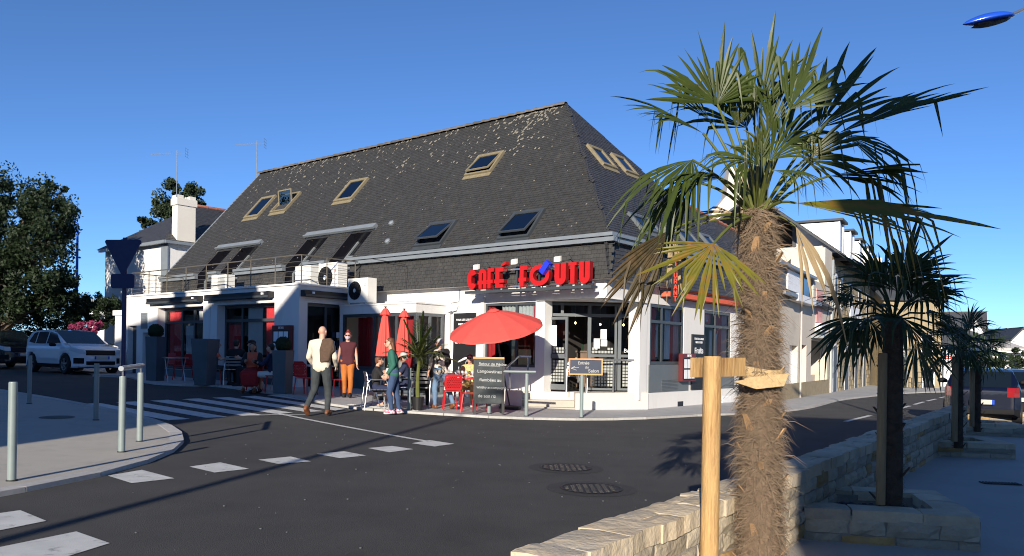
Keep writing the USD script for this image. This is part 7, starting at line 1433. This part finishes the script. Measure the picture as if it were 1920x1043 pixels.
# ================= parked cars
def ccw(p):
    p = np.asarray(p, float); a = np.sum(p[:, 0] * np.roll(p[:, 1], -1) - np.roll(p[:, 0], -1) * p[:, 1]); return p if a > 0 else p[::-1].copy()
def prism_y(poly, y0, y1): return Man.extrude(manifold3d.CrossSection([ccw(poly)]), y1 - y0).rotate([90, 0, 0]).translate([0, y1, 0])
def prism_x(poly, x0, x1): return Man.extrude(manifold3d.CrossSection([ccw(poly)]), x1 - x0).rotate([90, 0, 90]).translate([x0, 0, 0])
def prism_z(poly, z0, z1): return Man.extrude(manifold3d.CrossSection([ccw(poly)]), z1 - z0).translate([0, 0, z0])
def grow(poly, d): return np.array(Polygon(poly).buffer(d, join_style=1).exterior.coords)[:-1]
def car(label, loc, heading, paint, side, W, H, glass, wind, rear, wr, xf_, xr_, group, plate='plate'):
    """side: outline (x forward, z); glass: side window outlines; wind, rear: strips of the outline that are screens"""
    L0_, L1_ = min(p[0] for p in side), max(p[0] for p in side); hw = W / 2
    plan = [(L0_ + .05, -hw * .78), (L0_ + .35, -hw * .97), (-.5, -hw), (.8, -hw), (L1_ - .55, -hw * .95), (L1_ - .18, -hw * .80), (L1_, -hw * .40)]; plan = plan + [(x, -y) for x, y in plan[::-1]]
    sec = [(-hw * .93, .15), (-hw, .55), (-hw * .985, .88), (-hw * .93, 1.0), (-hw * .74, H * .965), (-hw * .60, H)]; sec = sec + [(-y, z) for y, z in sec[::-1]]; sec = [(y, z) for y, z in sec]
    def shell(d): return prism_y(grow(side, d), -2, 2) ^ prism_z(grow(plan, d), -1, 3) ^ prism_x(grow(sec, d), -4, 4)
    body = shell(-.02)
    arch = [Man.cylinder(W + .4, wr + .055, wr + .055, 32).rotate([90, 0, 0]).translate([x, (W + .4) / 2, wr]) for x in (xf_, xr_)]
    inner = prism_z([(L0_ + .3, -hw + .3), (L1_ - .3, -hw + .3), (L1_ - .3, hw - .3), (L0_ + .3, hw - .3)], .1, .9)
    cut = (arch[0] + arch[1]) - inner; b = body - cut
    t = thing('parked_car', label, 'car', loc, heading, group, local=True); v = b.refine_to_length(.09).to_mesh(); tm = trimesh.Trimesh(v.vert_properties[:, :3], v.tri_verts); trimesh.smoothing.filter_taubin(tm, iterations=4); bd = t.part('body', MB().raw(tm.vertices, tm.faces), paint, smooth=40)
    sh = shell(-.012) - cut
    def put(name, m_, mt, label=None): 
        if m_.num_tri(): return t.part(name, MB().add(m_), M[mt], label=label)
    for k, g in enumerate(glass): 
        s_ = sh ^ prism_y(g, -2, 2); 
        for y0, y1 in ((-2, -.3), (.3, 2)): put('side_window', s_ ^ prism_z([(-4, y0), (4, y0), (4, y1), (-4, y1)], 0, 3), 'car_glass')
    put('windscreen', sh ^ prism_y(wind, -hw * .74, hw * .74), 'car_glass'); put('rear_window', sh ^ prism_y(rear, -hw * .70, hw * .70), 'car_glass')
    bx = lambda x0, x1, y0, y1, z0, z1: Man.cube([x1 - x0, y1 - y0, z1 - z0]).translate([x0, y0, z0])
    for s in (-1, 1):
        y0, y1 = sorted((s * hw * .56, s * hw * 1.1)); put('headlight', sh ^ prism_y([(L1_ - .62, .86), (L1_ - .12, .72), (L1_ + .1, .74), (L1_ + .1, .84), (L1_ - .5, .95)], y0, y1), 'lamp_glass')
        put('tail_light', sh ^ bx(L0_ - .2, L0_ + .28, *sorted((s * hw * .60, s * hw * 1.1)), .72, .95), 'tail_red'); put('fog_lamp', sh ^ bx(L1_ - .4, L1_ + .2, *sorted((s * hw * .62, s * hw * .92)), .38, .58), 'plastic_black')
    put('grille', sh ^ bx(L1_ - .35, L1_ + .2, -hw * .56, hw * .56, .68, .86), 'plastic_black'); put('lower_intake', sh ^ bx(L1_ - .3, L1_ + .2, -hw * .55, hw * .55, .34, .47), 'plastic_black'); put('sill', (sh ^ bx(xr_ + wr, xf_ - wr, -hw * 1.1, hw * 1.1, .1, .36)), 'plastic_black'); put('rear_bumper_skirt', sh ^ bx(L0_ - .2, L0_ + .3, -hw, hw, .2, .42), 'plastic_black')
    for x, d in ((L1_ - .004, 1), (L0_ - .01, -1)):
        g = MB(); g.obox(V(x, -.26, .54), V(.02 * d, 0, 0), V(0, .52, 0), V(0, 0, .11)); p = t.part('number_plate', g, M['plate']); g = MB(); g.obox(V(x + .021 * d, -.26, .54), V(.002 * d, 0, 0), V(0, .05, 0), V(0, 0, .11)); g.obox(V(x + .021 * d, .21, .54), V(.002 * d, 0, 0), V(0, .05, 0), V(0, 0, .11)); p.part('blue_bands', g, M['lamp_blue'])
    for x in (xf_, xr_):
        for s in (-1, 1):
            c = V(x, s * (hw - .12), wr); g = MB(); pr = [(wr * .62, -.10), (wr * .92, -.11), (wr, -.07), (wr, .07), (wr * .92, .11), (wr * .62, .10)]; n = 28; v = [c + V(r * math.cos(a), z, r * math.sin(a)) for r, z in pr for a in np.arange(n) / n * 6.2832]; g.raw(np.array(v), [(i * n + j, i * n + (j + 1) % n, (i + 1) * n + (j + 1) % n, (i + 1) * n + j) for i in range(5) for j in range(n)]); w_ = t.part('wheel', g, M['tyre'], smooth=40)
            g = MB(); o = c + V(0, s * .07, 0)
            for k in range(5): a = k * 1.2566 + .3; d = V(math.cos(a), 0, math.sin(a)); e = V(-math.sin(a), 0, math.cos(a)); g.obox(o - e * .03, d * wr * .63, V(0, s * .025, 0), e * .06)
            v = [o + V(r * math.cos(a), y * s, r * math.sin(a)) for r, y in ((wr * .56, .02), (wr * .64, .03), (wr * .64, -.1)) for a in np.arange(n) / n * 6.2832]; g.raw(np.array(v), [(i * n + j, i * n + (j + 1) % n, (i + 1) * n + (j + 1) % n, (i + 1) * n + j) for i in range(2) for j in range(n)]); w_.part('rim', g, M['rim'])
    for s in (-1, 1): m_ = hull(S(V(.78, s * (hw + .10), 1.05), .07), S(V(.72, s * (hw + .03), 1.03), .05), S(V(.76, s * (hw + .18), 1.04), .06)); t.part('mirror', MB().add(m_), M['plastic_black'])
    return t
suv = [(2.20,.26),(2.24,.50),(2.20,.72),(2.10,.90),(1.85,1.01),(1.05,1.12),(.20,1.57),(-.25,1.63),(-1.2,1.62),(-1.80,1.54),(-2.12,1.14),(-2.20,.80),(-2.18,.30),(-1.9,.22),(1.9,.2)]
sgl = [[(.86,1.11),(.30,1.46),(-.25,1.53),(-.25,1.08)], [(-.34,1.08),(-.34,1.53),(-1.15,1.53),(-1.15,1.09)], [(-1.24,1.09),(-1.24,1.52),(-1.55,1.48),(-1.78,1.15)]]
wind = [(1.12,1.09),(.16,1.60),(.08,1.53),(.95,1.04)]; rear = [(-1.76,1.50),(-2.08,1.16),(-2.4,1.1),(-1.9,1.62)]
def put_car(label, pxf, pyf, D, hx, hy, paint, group, H=None, **k):
    p = at(pxf, pyf, D); h = unit([hx, hy, 0]); c = p - h * 1.33 * k.pop('axle', 1); c[2] = G(c[0], c[1]); return car(label, c, math.atan2(h[1], h[0]), M[paint], suv, 1.84, 1.63, sgl, wind, rear, .35, 1.33, -1.34, group)
put_car('white sport utility car parked in the shade, facing us', 168, 702, 28.7, .80, -.60, 'car_white', 'cars parked at the left')
put_car('black car at the left edge, parked behind the white car', 30, 694, 32.3, .80, -.60, 'car_black', 'cars parked at the left')
hat = [(1.95,.26),(2.02,.48),(1.98,.66),(1.85,.78),(1.1,.94),(.85,.97),(.05,1.38),(-.4,1.43),(-1.3,1.41),(-1.62,1.34),(-1.92,.92),(-2.0,.75),(-2.0,.32),(-1.75,.22),(1.7,.2)]
hgl = [[(.70,.97),(.10,1.30),(-.35,1.34),(-.35,.93)], [(-.43,.93),(-.43,1.34),(-1.1,1.34),(-1.3,.96)]]
hw_, hr_ = [(.92,.94),(.02,1.41),(-.05,1.33),(.75,.90)], [(-1.58,1.30),(-1.88,.95),(-2.2,.9),(-1.7,1.42)]
def hatch(label, px, D, hx, hy, W=1.72): p = at(px, 700, D); h = unit([hx, hy, 0]); c = p + h * 2.0; c[2] = G(c[0], c[1]) + PZ - .02; car(label, c, math.atan2(h[1], h[0]), M['car_blue'], hat, W, 1.43, hgl, hw_, hr_, .31, 1.25, -1.25, 'cars parked at the right')
hatch('dark blue hatchback seen from behind, beyond the stone planters', 1842, 19.2, .52, .86)
hatch('second blue car cut by the right edge of the photo', 1925, 21.0, .52, .86)
